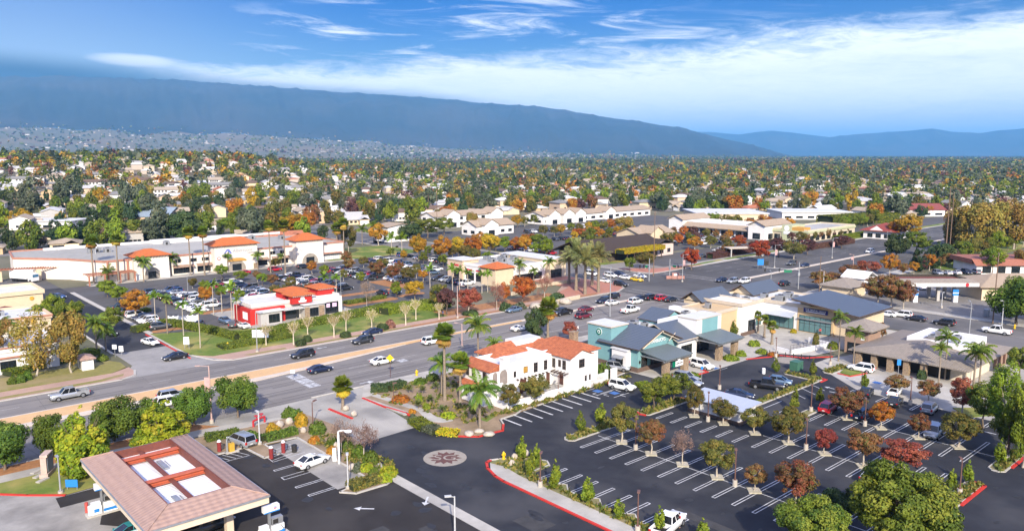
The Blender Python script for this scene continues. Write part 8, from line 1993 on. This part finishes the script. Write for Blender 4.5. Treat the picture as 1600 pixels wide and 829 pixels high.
def tree_mass(L_, name):
    """each crown a handful of leaf clumps; (s,t,z,h,w,n,palette)"""
    Ps=[];Ns=[];Sz=[];Cs=[]
    for (s,t,z,h,w,n,p,cone) in L_:
        d = rng.normal(0,1,(n,3)); d /= np.linalg.norm(d,axis=1)[:,None]; q = d*rng.uniform(.45,1,(n,1))
        if cone: k = 1-(q[:,2:3]+1)/2; q[:,:2] *= k*1.3+.1
        P = q*np.array([w,w,h*.46])+np.array([s,t,z+h*.54]); Ps.append(P); Ns.append(d+np.array([0,0,.3])); Sz.append(np.full(n, w*(3.4/ math.sqrt(n))*.95)); pal = np.array(PAL[p]); Cs.append(pal[rng.integers(0,len(pal),n)]*rng.uniform(.75,1.25,(n,1)))
    P = np.concatenate(Ps); Nn = np.concatenate(Ns); S_ = np.concatenate(Sz); Cc = np.concatenate(Cs)
    V,F,_ = leaves(rng, P, Nn, S_, [(0,0,0)], .5, 1.3)
    return struct(link(name, arrmesh(name, V, F, [LEAF], Cc)), 'stuff')
L_ = []
for r0,s,t in T2_:
    p = rf.choice(TP); h = rf.uniform(6,12.5)*(1.3 if p in ('pine','greygreen') else 1); w = h*rf.uniform(.30,.5)*(.65 if p == 'pine' else 1)
    k = 1 + .3*min(1,max(0,(r0-700)/900)); L_.append((s,t,zat(s,t),h*k,w*k*1.08,70 if r0 < 900 else 34,p,p == 'pine'))
FTP = ['dark']*4+['green']*5+['greygreen']*5+['pine']*3+['olive']*3+['lime']+['russet','gold','plum']
for _ in range(13000):
    u = rf.uniform(-80,1680); r0 = 2400*(9300/2400)**(rf.random()**1.15); az_ = UAZ(u)
    if r0 > 4800 and u < 900 and rf.random() < .35: continue
    s, t = st_of(az_, r0); p = rf.choice(FTP); h = rf.uniform(8,16)*(1.25 if p == 'pine' else 1)
    L_.append((float(s),float(t),height(az_,r0),h,h*rf.uniform(.35,.6)*(1+r0/9000)*(.55 if p == 'pine' else 1),12,p,p == 'pine'))
o = tree_mass(L_, 'distant_trees'); o['label'] = 'tree crowns of the distant town'
b = MB()
def ribbon(p0, p1, w):
    n = max(2, int(math.hypot(p1[0]-p0[0],p1[1]-p0[1])/40)); pts = [(p0[0]+(p1[0]-p0[0])*i/n, p0[1]+(p1[1]-p0[1])*i/n) for i in range(n+1)]
    for a, c in zip(pts[:-1], pts[1:]):
        if blocked(*a,-2) or blocked(*c,-2): continue
        if min(azr(*a)[1], azr(*c)[1]) > 1900: continue
        L = math.hypot(c[0]-a[0],c[1]-a[1]); nx,ny = -(c[1]-a[1])/L*w/2,(c[0]-a[0])/L*w/2
        q = [(a[0]+nx,a[1]+ny),(a[0]-nx,a[1]-ny),(c[0]-nx,c[1]-ny),(c[0]+nx,c[1]+ny)]
        b.add([(x,y,zat(x,y)+.25) for x,y in q], [(0,1,2,3)])
ca_, sa_ = .96, .28
for k in range(-12,30):
    m = k*66+4.5; ribbon((-700*ca_-m*sa_*1, -700*-0+m*ca_-700*sa_*1) if False else (-sa_*m-600*ca_*1, ca_*m-600*sa_*1+0), (-sa_*m+1700*ca_, ca_*m+1700*sa_), 9)
struct(b.build('town_street_road', [ASPH]))
b = MB(); 
for (u0,v0,u1,v1,w) in ((0,398,205,392,11),(0,382,120,380,9),(205,392,640,376,11),(640,384,618,420,12),(600,388,610,362,12)):
    p0,p1 = at(u0,v0),at(u1,v1); b.strip([p0,p1], w, .06)
struct(b.build('back_street_road', [ASPH]))
PINKP = mat('pink_pole_paint', (.52,.36,.32), .6); WHITEP = mat('pole_white', (.55,.55,.55), .5); BROWNP = mat('brown_pole_paint', (.17,.09,.07), .6); WOODP = mat('pole_wood', (.23,.15,.10), .95, c2=(.15,.10,.07), scale=3, stretch=(4,4,.3)); GALV = mat('galvanised', (.45,.46,.47), .45, .4); YEL = mat('yellow_paint', (.75,.50,.02), .5); CONCP = mat('pole_base', (.50,.45,.38), .9)
LENS = mat('lamp_lens', (.7,.7,.66), .3)
def pole(u, v, vt, label, m=GALV, r=.09, arm=1.2, az=0.0, base=0.0, name='street_lamp', cat='street lamp', banner=None, arms=1, group=None, curved=False):
    s, t = at(u, v); h = tall(u, v, vt)
    o = thing(name, label, cat, (s,t,.1), R(az), group)
    if base: b = MB(); b.tube((0,0,-.1),(0,0,base),.32,.30,14); b.build('concrete_base', [CONCP], o)
    b = MB(); b.tube((0,0,base*.95),(0,0,h),r*1.15,r*.75,10); b.box(-r*2,r*2,-r*2,r*2,base,base+.06); b.build('pole', [m], o)
    for k in range(arms):
        q = 1 if k == 0 else -1
        b = MB()
        if curved: b.path([(0,0,h),(q*arm*.25,0,h+.55),(q*arm*.65,0,h+.8),(q*arm,0,h+.75)], [.06,.055,.05,.045], 6)
        else: b.tube((0,0,h-.08),(q*arm,0,h+.06),.045,.04,6)
        b.build('arm', [m], o)
        z = h+.7 if curved else h+.02
        b = MB(); b.box(q*arm-.36,q*arm+.36,-.16,.16,z,z+.13); b.box(q*arm-.28,q*arm+.28,-.12,.12,z-.03,z,1); b.build('lamp_head', [m if m is not WOODP else GALV, LENS], o)
    if banner:
        b = MB(); b.box(.1,.75,-.02,.02,h*.55,h*.80); b.build('banner', [mat('pink_banner', (.66,.38,.36), .7)], o)
    return o
pole(331,661,572,'pink boulevard lamp with a banner between the two ficus trees',PINKP,.12,1.6,150,.5,banner=1,curved=False)
pole(402,550,489,'boulevard lamp beside the first pruned white tree',GALV,.11,1.4,-60,.3)
pole(715,497,447,'tall pinkish lamp beside the two pedestrians',PINKP,.12,1.6,-60,.4)
pole(722,542,506,'short pinkish lamp behind the queen palm',PINKP,.12,1.4,120,.3,banner=None)
pole(953,495,417,'tall traffic pole at the teal shop corner',GALV,.14,2.5,100,0,name='traffic_pole',cat='traffic pole')
pole(1066,440,398,'lamp at the brick corner by the scarlet tree',GALV,.11,1.4,-60,.3,banner=1)
pole(1210,418,383,'lamp on the lawn strip by the blue kiosk',GALV,.11,1.5,-60,.3,banner=1)
pole(1300,403,372,'lamp by the parking row of the pale green store',GALV,.11,1.5,-60,.3,banner=1)
pole(1385,388,362,'lamp by the red roofed cafe',GALV,.11,1.5,-60,.3)
pole(1286,454,424,'white lamp behind the dental building roof',WHITEP,.12,1.6,60,.3)
pole(1204,449,428,'curved lamp behind the blue gable roof',GALV,.10,1.8,40,0,curved=True)
pole(1333,416,398,'pinkish lamp with a banner on the far median',PINKP,.11,1.2,120,.3,banner=1)
pole(1514,525,478,'curved street lamp on the side street',GALV,.11,2.2,30,0,curved=True)
pole(1565,511,470,'pale lamp post beside the utility poles',WHITEP,.11,1.0,170,0)
pole(1471,481,458,'short white lamp at the station entrance',WHITEP,.10,.7,0,.5)
pole(711,846,776,'white double lamp beside the valley gutter',WHITEP,.10,.7,150,.5,arms=1)
pole(544,764,712,'white lamp at the corner hedge of the charging bays',WHITEP,.09,.3,60,.3)
pole(406,695,645,'white lamp by the silver minivan',WHITEP,.10,.5,90,.4)
pole(95,771,716,'grey lamp post with a white box on the gas station lawn',GALV,.10,.5,90,.3)
pole(489,665,629,'brown lamp at the driveway rock bed',BROWNP,.08,.7,30,0)
pole(615,631,600,'thin brown pole in the dry garden',BROWNP,.05,.3,0,0)
pole(184,470,440,'thin lamp among the parked cars by the drive',GALV,.07,.8,0,.3)
pole(294,462,428,'lamp in the second lot row',GALV,.07,.8,0,.3)
pole(533,470,425,'lamp behind the fast food towers',GALV,.07,.8,90,.3)
for (u,v,vt,lab) in ((993,702,654,'second in the long lot row, beside the first russet tree'),(1148,759,706,'in the long lot row next to the fourth tree'),(844,761,711,'in the sawtooth planting strip'),(996,832,773,'beside the parked white pickup'),(1106,658,616,'before the silver roofed enclosure'),(872,619,590,'in front of the white garden wall'),(1259,702,658,'beside the wide olive tree in the middle row'),(1351,665,625,'between the russet and orange trees'),(1267,643,604,'at the north end of the third row'),(1422,632,592,'in the back row by the sparse brown tree'),(1346,603,583,'by the sapling of the back row'),(1499,773,720,'on the red-edged island'),(1573,719,668,'on the far red-edged island'),(1124,608,574,'on the cafe lane island'),(1297,570,545,'at the oval lawn'),(1212,558,530,'by the plaza kerb')):
    pole(u,v,vt,'brown parking lamp '+lab,BROWNP,.08,.55,35,.75)
def utility(u, v, vt, label, arms=2, r=.16):
    s,t = at(u,v); h = tall(u,v,vt); o = thing('utility_pole', label, 'utility pole', (s,t,0), R(20)); b = MB(); b.tube((0,0,-.2),(0,0,h),r,r*.65,10); b.build('pole',[WOODP],o)
    for k in range(arms):
        b = MB(); z = h-.6-k*1.6; b.box(-1.2,1.2,-.06,.06,z,z+.14); b.build('crossarm',[WOODP],o)
        for x in (-1.1,-.4,.4,1.1): b = MB(); b.tube((x,0,z+.14),(x,0,z+.36),.05,.04,6); b.build('insulator',[GALV],o)
    return s,t,h
utility(1021,431,330,'wooden power pole beside the vine covered restaurant',1)
p1_=utility(1551,505,394,'tall wooden utility pole by the side street')
p2_=utility(1476,414,292,'very tall pole among the golden sycamores',1,.22)
utility(1482,412,300,'twin of the very tall pole by the sycamores',1,.18)
utility(683,364,300,'street pole with a yellow sleeve beside the green trees',1)
utility(1279,470,400,'brown pole behind the dental building',0,.12)
utility(105,352,318,'wooden pole by the school wing',1,.13)
def mast(u, v, vt, L, az, label):
    s,t = at(u,v); h = tall(u,v,vt); o = thing('traffic_signal', label, 'traffic signal', (s,t,.1), R(az)); b = MB(); b.tube((0,0,0),(0,0,h),.17,.12,10); b.build('pole',[GALV],o)
    b = MB(); b.tube((0,0,h*.72),(L,0,h*.82),.11,.06,8); b.build('mast_arm',[GALV],o)
    for x in (L*.55,L*.95): b = MB(); z = h*.78; b.box(x-.18,x+.18,-.16,.16,z-1.0,z); b.build('signal_head',[DARK],o)
    b = MB(); b.box(L*.2,L*.42,-.03,.03,h*.62,h*.72); b.build('street_plate',[mat('plate_green',(.02,.18,.09),.5)],o)
    b = MB(); b.box(-.3,.3,-.2,.2,h*.5,h*.62); b.build('side_signal',[GALV],o)
mast(1247,452,410,11,140,'traffic signal with a long mast arm behind the blue gable roof')
mast(1046,436,405,7,-100,'traffic signal on the brick corner across the junction')
mast(1014,440,404,5,180,'traffic signal on the wooden pole corner')
def sign(u, v, vt, label, w, h, m, name='sign', cat='sign', z0=None, az=-YAW, text=None, tm=None, mp=GALV, two=False):
    s,t = at(u,v); H = tall(u,v,vt) if vt else h+.3; o = thing(name,label,cat,(s,t,.12),az)
    b = MB()
    for x in ((-w*.4,w*.4) if two else (0,)): b.tube((x,.03,0),(x,.03,H),.045,.045,6)
    b.build('post',[mp],o)
    b = MB(); b.box(-w/2,w/2,-.06,-.0,H-h,H); b.build('panel',[m],o)
    if text: text_obj(text, h*.42, tm or SGN, o, (0,-.07,H-h/2), FACE_S(), ext=.005)
    return o
s,t = at(610,590); o = thing('warning_sign','yellow diamond warning sign on a post by the boulevard','sign',(s,t,.14),-YAW); h = tall(610,590,560)
b = MB(); b.tube((0,.03,0),(0,.03,h),.05,.05,6); b.build('post',[BROWNP],o); b = MB(); b.obox((0,-.03,h),(1.0,.03,1.0)); q = b.build('panel',[YEL],o); q.data.transform(Matrix.Translation((0,0,h))@Matrix.Rotation(pi/4,4,'Y')@Matrix.Translation((0,0,-h)))
sign(113,766,750,'blue board sign on two legs at the gas station lawn',1.5,.95,BLUE,two=True)
b = MB(); b.box(-.5,.5,-.068,-.062,1.0,1.12); b.box(-.5,.2,-.068,-.062,.75,.87)
s,t = at(109,755); o = thing('feather_flag','white feather flag beside the blue board sign','flag',(s,t,.16),-YAW); h = tall(109,755,723); b = MB(); b.tube((0,0,0),(0,0,h),.03,.02,6); b.build('pole',[GALV],o); b = MB(); b.add([(.02,-.01,h*.2),(.5,-.01,h*.3),(.55,-.01,h*.85),(.02,-.01,h)],[(0,1,2,3)]); b.add([(.02,.01,h*.2),(.5,.01,h*.3),(.55,.01,h*.85),(.02,.01,h)],[(3,2,1,0)]); b.build('cloth',[SGN],o)
s,t = at(75,742); o = thing('price_monument','stepped pinkish monument with a dark price panel at the gas station corner','sign',(s,t,.16),R(60))
b = MB(); b.box(-1.2,1.2,-.35,.35,0,2.6); b.box(-1.4,1.4,-.5,.5,0,.5); b.box(-1.0,1.0,-.45,.45,2.6,2.9); b.build('body',[mat('monument_pink',(.55,.42,.36),.85)],o); b = MB(); b.box(-.9,.9,-.4,-.35,.7,2.4); b.build('panel',[GRYS],o)
for k,(u,v) in enumerate(((58,738),(62,745),(67,752))):
    o = link('step_stone', MB().box(-.8,.8,-.3,.3,0,.16).mesh('step_stone',[CONC])); o.location=(*at(u,v),.16); o.rotation_euler.z=.6; tag(o,'pale stepping stone on the gas station lawn, '+('topmost','middle','lowest')[k]+' of three','stepping stone')
sign(180,558,539,'white square sign on a post at the west corner of the store drive',.9,.9,SGN); sign(190,556,541,'round topped white sign beside the drive exit',.9,1.2,SGN)
sign(292,546,527,'white poster board on the corner lawn',1.2,1.6,SGN,two=True)
sign(490,456+12,448,'orange-red parking sign by the exit drive' if False else 'small red sign board by the exit drive',.9,1.0,mat('salmon_sign',(.62,.25,.20),.6)); 
sign(1188,420,405,'bright blue sign board on the lawn strip',2.2,2.2,BLUE,two=True)
sign(1197,420,408,'dark frame sign beside the bright blue board',1.6,1.6,DARK,two=True)
sign(1403,590,562,'blue accessible parking sign by the restaurant columns',.7,1.1,BLUE)
sign(1096,600,573,'white blue topped pole sign beside the parked white SUV',.4,.6,BLUE)
sign(902,532,510,'small sign post behind the red tree' ,.5,.6,SGN)
s,t = at(408,534); o = thing('hanging_sign','white panel sign under the boulevard lamp','sign',(s,t,.14),-YAW); b = MB(); b.box(-1.9,1.7,-.06,.06,.9,2.6); b.build('panel',[SGN],o); b = MB(); b.box(-1.6,-1.45,-.05,.05,0,.9); b.box(1.2,1.35,-.05,.05,0,.9); b.build('post',[DARK],o)
s,t = at(468,591); sign(458,592,578,'small no-turn sign on the median nose',.8,.7,SGN)
for (u,v,lab) in ((651,587,'by the low round shrubs of the boulevard garden'),(787,718,'on the tip of the parking lot island'),(356,543,'on the fast food lawn bank'),(1585,514,'beside the white pickup on the side street')):
    s,t = at(u,v); o = thing('fire_hydrant','yellow fire hydrant '+lab,'hydrant',(s,t,.14)); o.scale=(1.35,)*3; b = MB(); b.tube((0,0,0),(0,0,.1),.2,.2,12); b.tube((0,0,.1),(0,0,.62),.14,.13,12); b.tube((0,0,.62),(0,0,.8),.16,.04,12); b.tube((-.24,0,.5),(.24,0,.5),.07,.07,8); b.build('body',[YEL],o); b = MB(); b.tube((0,-.24,.48),(0,-.1,.48),.09,.09,8); b.build('outlet',[YEL],o)
s,t = at(530,724); o = thing('charging_post','tall white electric charger with an arched lamp head','charger',(s,t,.1),R(60)); h = tall(530,724,678)
b = MB(); b.box(-.3,-.2,-.12,.12,0,h); b.box(.2,.3,-.12,.12,0,h); b.build('mast',[WPAINT],o); b = MB(); b.path([(-.28,0,h),(-.1,0,h+.35),(-.1,-.6,h+.45),(-.1,-1.3,h+.3)],[.09]*4,8); b.tube((-.1,-1.3,h+.24),(-.1,-1.3,h+.34),.5,.46,16); b.build('lamp_head',[WPAINT],o); b = MB(); b.box(-.18,.18,-.15,.15,.3,2.0); b.build('screen_panel',[mat('charger_blue',(.20,.26,.42),.4)],o)
s,t = at(523,720); o = thing('charging_cabinet','white charging cabinet beside the tall charger','charger',(s,t,.1),R(60)); b = MB(); b.box(-.3,.3,-.25,.25,0,1.7); b.build('cabinet',[WPAINT],o); b = MB(); b.box(-.2,.2,-.265,-.25,1.0,1.5); b.build('screen',[DARK],o)
for (u,v,lab) in ((424,716,'west of the hatched bay'),(443,707,'nearest the black bin'),(343,706,'beside the silver minivan')):
    s,t = at(u,v); o = thing('vacuum_station','red and white vacuum cylinder '+lab.replace('nearest','next to'),'vacuum',(s,t,.04)); b = MB(); b.tube((0,0,0),(0,0,1.1),.28,.28,14); b.tube((0,0,1.1),(0,0,1.5),.3,.3,14); b.build('drum',[mat('vacuum_red',(.26,.04,.04),.4)],o); b = MB(); b.tube((0,0,1.5),(0,0,1.75),.3,.16,14); b.build('cap',[WPAINT],o); b = MB(); b.path([(.3,0,1.2),(.7,0,1.0),(.75,.2,.3),(.5,.5,.1)],[.05]*4,6); b.build('hose',[DARK],o)
s,t = at(362,706); o = thing('air_pump','yellow air and water pump on a concrete pad','air pump',(s,t,.04)); b = MB(); b.box(-.9,.9,-.5,.5,0,.14); b.build('pad',[KERBC],o); b = MB(); b.box(-.35,.35,-.25,.25,.14,1.3); b.build('cabinet',[mat('pump_yellow',(.62,.38,.05),.5)],o); b = MB(); b.tube((-.6,0,.14),(-.6,0,2.0),.12,.1,8); b.build('pipe',[GALV],o)
s,t = at(460,706); o = thing('litter_bin','black litter bin on the pale charging bay','bin',(s,t,.06)); b = MB(); b.tube((0,0,0),(0,0,.95),.34,.4,14); b.build('body',[DARK],o); b = MB(); b.tube((0,0,.95),(0,0,1.05),.42,.3,14); b.build('lid',[TRIMB],o)
s,t = at(150,803); 
for (u,v,lab,m) in ((136,800,'red',mat('bollard_red',(.55,.10,.08),.5)),(141,806,'white',WPAINT)):
    s,t = at(u,v); o = link('bollard', MB().tube((0,0,0),(0,0,1.2),.2,.2,12).mesh('bollard',[m])); o.location=(s,t,.03); tag(o,f'{lab} steel bollard beside the fuel pump island','bollard')
s,t = at(405,664); o = thing('backflow_valve','red backflow pipe assembly among the pale rocks','pipe valve',(s,t,.16),.4); b = MB(); RP = mat('pipe_red',(.50,.04,.05),.4)
b.tube((-1.2,0,0),(-1.2,0,.9),.16,.16,10); b.tube((1.2,0,0),(1.2,0,.9),.16,.16,10); b.tube((-1.2,0,.9),(1.2,0,.9),.16,.16,10); b.build('pipe',[RP],o); b = MB(); b.tube((-.5,0,.9),(-.5,0,1.5),.08,.08,8); b.tube((-.5,0,1.45),(-.5,0,1.55),.35,.35,12); b.tube((.5,0,.9),(.5,0,1.5),.08,.08,8); b.tube((.5,0,1.45),(.5,0,1.55),.35,.35,12); b.build('hand_wheel',[RP],o)
(x0,y0),(x1,y1) = at(264,507),at(309,505); o = thing('screen_fence','white screen fence beside the fast food drive-through','fence',((x0+x1)/2,(y0+y1)/2,.1),atan2(y1-y0,x1-x0)); L = math.hypot(x1-x0,y1-y0)
b = MB(); b.box(-L/2,L/2,-.06,.06,0,1.9); b.build('panel',[PURE],o)
for k in range(7): b = MB(); x = -L/2+L*k/6; b.box(x-.15,x+.15,-.12,.12,0,2.1); b.build('post',[PURE],o)
s,t = at(1244,578); o = thing('utility_box','green transformer box on the island by the roundel','utility box',(s,t,.15),0); b = MB(); b.box(-1.1,1.1,-.8,.8,0,1.6); b.build('cabinet',[mat('box_green',(.06,.16,.11),.5)],o); b = MB(); b.box(-1.15,1.15,-.85,.85,1.6,1.68); b.build('lid',[MATS['box_green']],o)
s,t = at(1193,584); o = thing('bollard','white round bollard by the cafe lane','bollard',(s,t,.1)); b = MB(); b.tube((0,0,0),(0,0,1.0),.32,.32,14); b.build('body',[WPAINT],o); b = MB(); b.tube((0,0,1.0),(0,0,1.08),.32,.2,14); b.build('cap',[WPAINT],o)
o = thing('utility_cabinet','grey cabinet under the big round dark tree','utility box',(*at(1541,494),.1)); b = MB(); b.box(-.7,.7,-.5,.5,0,1.7); b.build('cabinet',[GREYM],o); b = MB(); b.box(-.72,.72,-.52,.52,1.7,1.78); b.build('lid',[GREYM],o)
o = thing('bike_rack','row of dark bollards along the plaza kerb','bollard',(0,0,0)); bpy.data.objects.remove(o)
for k in range(7):
    u,v = 1190+k*12.4, 553+k*1.6; o = link('bollard', MB().tube((0,0,0),(0,0,1.0),.09,.09,8).mesh('bollard',[DARK])); o.location=(*at(u,v),.05); tag(o,'thin dark bollard along the red plaza kerb, '+ORD[k]+' from the stone porch','bollard','dark bollards along the plaza kerb')
o = thing('ramp_wall','white stepped ramp wall with dark railing on the shop plaza','wall',(*at(1265,548),.04),-.2)
b = MB(); b.box(-6,6,-.2,.2,0,.9); b.box(-6,-5.7,-.2,4,0,.9); b.box(5.7,6,-.2,5,0,1.2); b.build('wall',[PURE],o); b = MB()
for k in range(13): b.tube((-6+k,0,.9),(-6+k,0,1.9),.025,.025,4)
b.tube((-6,0,1.9),(6,0,1.9),.03,.03,5); b.tube((-6,0,1.4),(6,0,1.4),.02,.02,5); b.build('railing',[DARK],o)
o = thing('shade_canopy','beige shade canopy on dark posts in the plaza parking','canopy',(*at(1163,400),0),-.5); b = MB(); b.box(-8,8,-2.5,2.5,3.4,3.7); b.build('roof',[TRIM],o)
for x in (-7,7):
    for y in (-2,2): b = MB(); b.box(x-.2,x+.2,y-.2,y+.2,0,3.4); b.build('post',[GREYW],o)
o = thing('corner_monument','curved pinkish monument wall on the far brick corner','monument',(*at(1055,436),.15),-.7); b = MB(); b.box(-3,3,-.3,.3,0,1.0); b.box(-1.2,1.2,-.5,.5,0,2.0); b.build('wall',[mat('monument_brick',(.42,.22,.18),.9)],o); b = MB(); b.box(-.6,.6,-.55,-.5,1.1,1.7); b.build('panel',[SGN],o)
o = thing('retaining_wall','curved cream retaining wall on the planted bank before the corner shops','wall',(0,0,0)); o.location=(*at(880,473),.1)
b = MB(); P_ = PX((842,487),(858,478),(880,472),(905,467)); P_ = [(x-o.location.x,y-o.location.y) for x,y in P_]; b.kerb(P_,.5,0,1.1); b.build('wall',[mat('pale_block',(.60,.50,.36),.9)],o)
P2_ = PX((800,462),(835,450),(862,446),(905,440)); b = MB(); b.kerb([(x-o.location.x,y-o.location.y) for x,y in P2_],.5,0,1.0); b.build('upper_wall',[MATS['pale_block']],o)
SKIN = mat('skin', (.45,.27,.19), .6, var=.05)
def person(u, v, label, shirt, trousers, rz=0.0, stride=.28, carry=0.0, h=1.74, z=.15):
    """one continuous figure grown from joints; hair and clothes are its children"""
    k = h/1.74
    J = dict(pel=(0,0,.94),waist=(0,0,1.1),chest=(0,0,1.34),neck=(0,.01,1.48),head0=(0,.015,1.56),head1=(0,.03,1.68),
      sl=(.19,0,1.42),el=(.25,-.05-carry*.1,1.16),wl=(.24,.06+carry*.2,.93+carry*.12),hl=(.24,.09+carry*.22,.86+carry*.12),sr=(-.19,0,1.42),er=(-.25,.04,1.16),wr=(-.24,.16,.96),hr=(-.24,.2,.89),
      tl=(.1,0,.88),kl=(.11,stride*.5,.5),al=(.11,stride*.42,.1),fl=(.12,stride*.42+.17,.05),tr=(-.1,0,.88),kr=(-.11,-stride*.25,.5),ar=(-.11,-stride*.75,.12),fr=(-.12,-stride*.75+.16,.05))
    E=[('pel','waist'),('waist','chest'),('chest','neck'),('neck','head0'),('head0','head1'),('chest','sl'),('sl','el'),('el','wl'),('wl','hl'),('chest','sr'),('sr','er'),('er','wr'),('wr','hr'),('pel','tl'),('tl','kl'),('kl','al'),('al','fl'),('pel','tr'),('tr','kr'),('kr','ar'),('ar','fr')]
    Rr = dict(pel=.15,waist=.14,chest=.165,neck=.06,head0=.085,head1=.095,sl=.075,el=.05,wl=.036,hl=.045,sr=.075,er=.05,wr=.036,hr=.045,tl=.095,kl=.065,al=.045,fl=.045,tr=.095,kr=.065,ar=.045,fr=.045)
    def grow(nm, keys, grow_, m):
        ks = [q for q in J if q in keys]; me = bpy.data.meshes.new(nm); me.from_pydata([J[q] for q in ks],[(ks.index(a),ks.index(c)) for a,c in E if a in keys and c in keys],[]); o = link(nm, me); md = o.modifiers.new('s','SKIN')
        for i,q in enumerate(ks): me.skin_vertices[0].data[i].radius=(Rr[q]*grow_,Rr[q]*grow_*(.72 if q in ('pel','waist','chest') else 1)); me.skin_vertices[0].data[i].use_root = (i == 0)
        o.modifiers.new('u','SUBSURF').levels = 1
        dg = bpy.context.evaluated_depsgraph_get(); m2 = bpy.data.meshes.new_from_object(o.evaluated_get(dg)); bpy.data.objects.remove(o); m2.materials.clear(); m2.materials.append(m)
        for p in m2.polygons: p.use_smooth = True
        return m2
    o = link('person', grow('person', set(J), 1.0, SKIN)); o.location=(*at(u,v),z); o.rotation_euler.z=rz; o.scale=(k,)*3; tag(o,label,'person')
    link('shirt', grow('shirt', {'pel','waist','chest','sl','sr','el','er'}, 1.12, mat('cloth_'+shirt[0],shirt[1],.9)), o)
    link('trousers', grow('trousers', {'pel','tl','kl','al','tr','kr','ar'}, 1.13, mat('cloth_'+trousers[0],trousers[1],.9)), o)
    b = MB(); b.tube((0,-.02,1.62),(0,.0,1.74),.105,.10,12); b.tube((0,.0,1.74),(0,.0,1.79),.10,.04,12); hr_ = b.build('hair',[mat('hair_dark',(.03,.02,.015),.7)],o)
    f = MB()
    for x in (-.035,.035): f.tube((x,.115,1.64),(x,.128,1.64),.012,.01,6)
    f.tube((0,.115,1.60),(0,.145,1.59),.018,.01,6); f.box(-.03,.03,.112,.122,1.545,1.555); f.build('face',[mat('face_dark',(.10,.05,.04),.6)],o)
    return o
person(686,498,'person in a dark jacket walking on the boulevard pavement, the first of the pair',('navy',(.02,.03,.07)),('black',(.015,.015,.018)),-.9)
person(692,496,'person in a blue top walking on the boulevard pavement, ahead of the pair',('blue',(.05,.10,.25)),('dark',(.03,.03,.04)),-.9)
person(1061,824,'person in a red shirt standing beside the parked white pickup',('red',(.45,.04,.05)),('jeans',(.04,.06,.13)),1.2,.1,z=.03)
person(1281,524,'person in a red top outside the dental office',('red2',(.55,.04,.06)),('dark',(.03,.03,.04)),2.0,.2,z=.06)
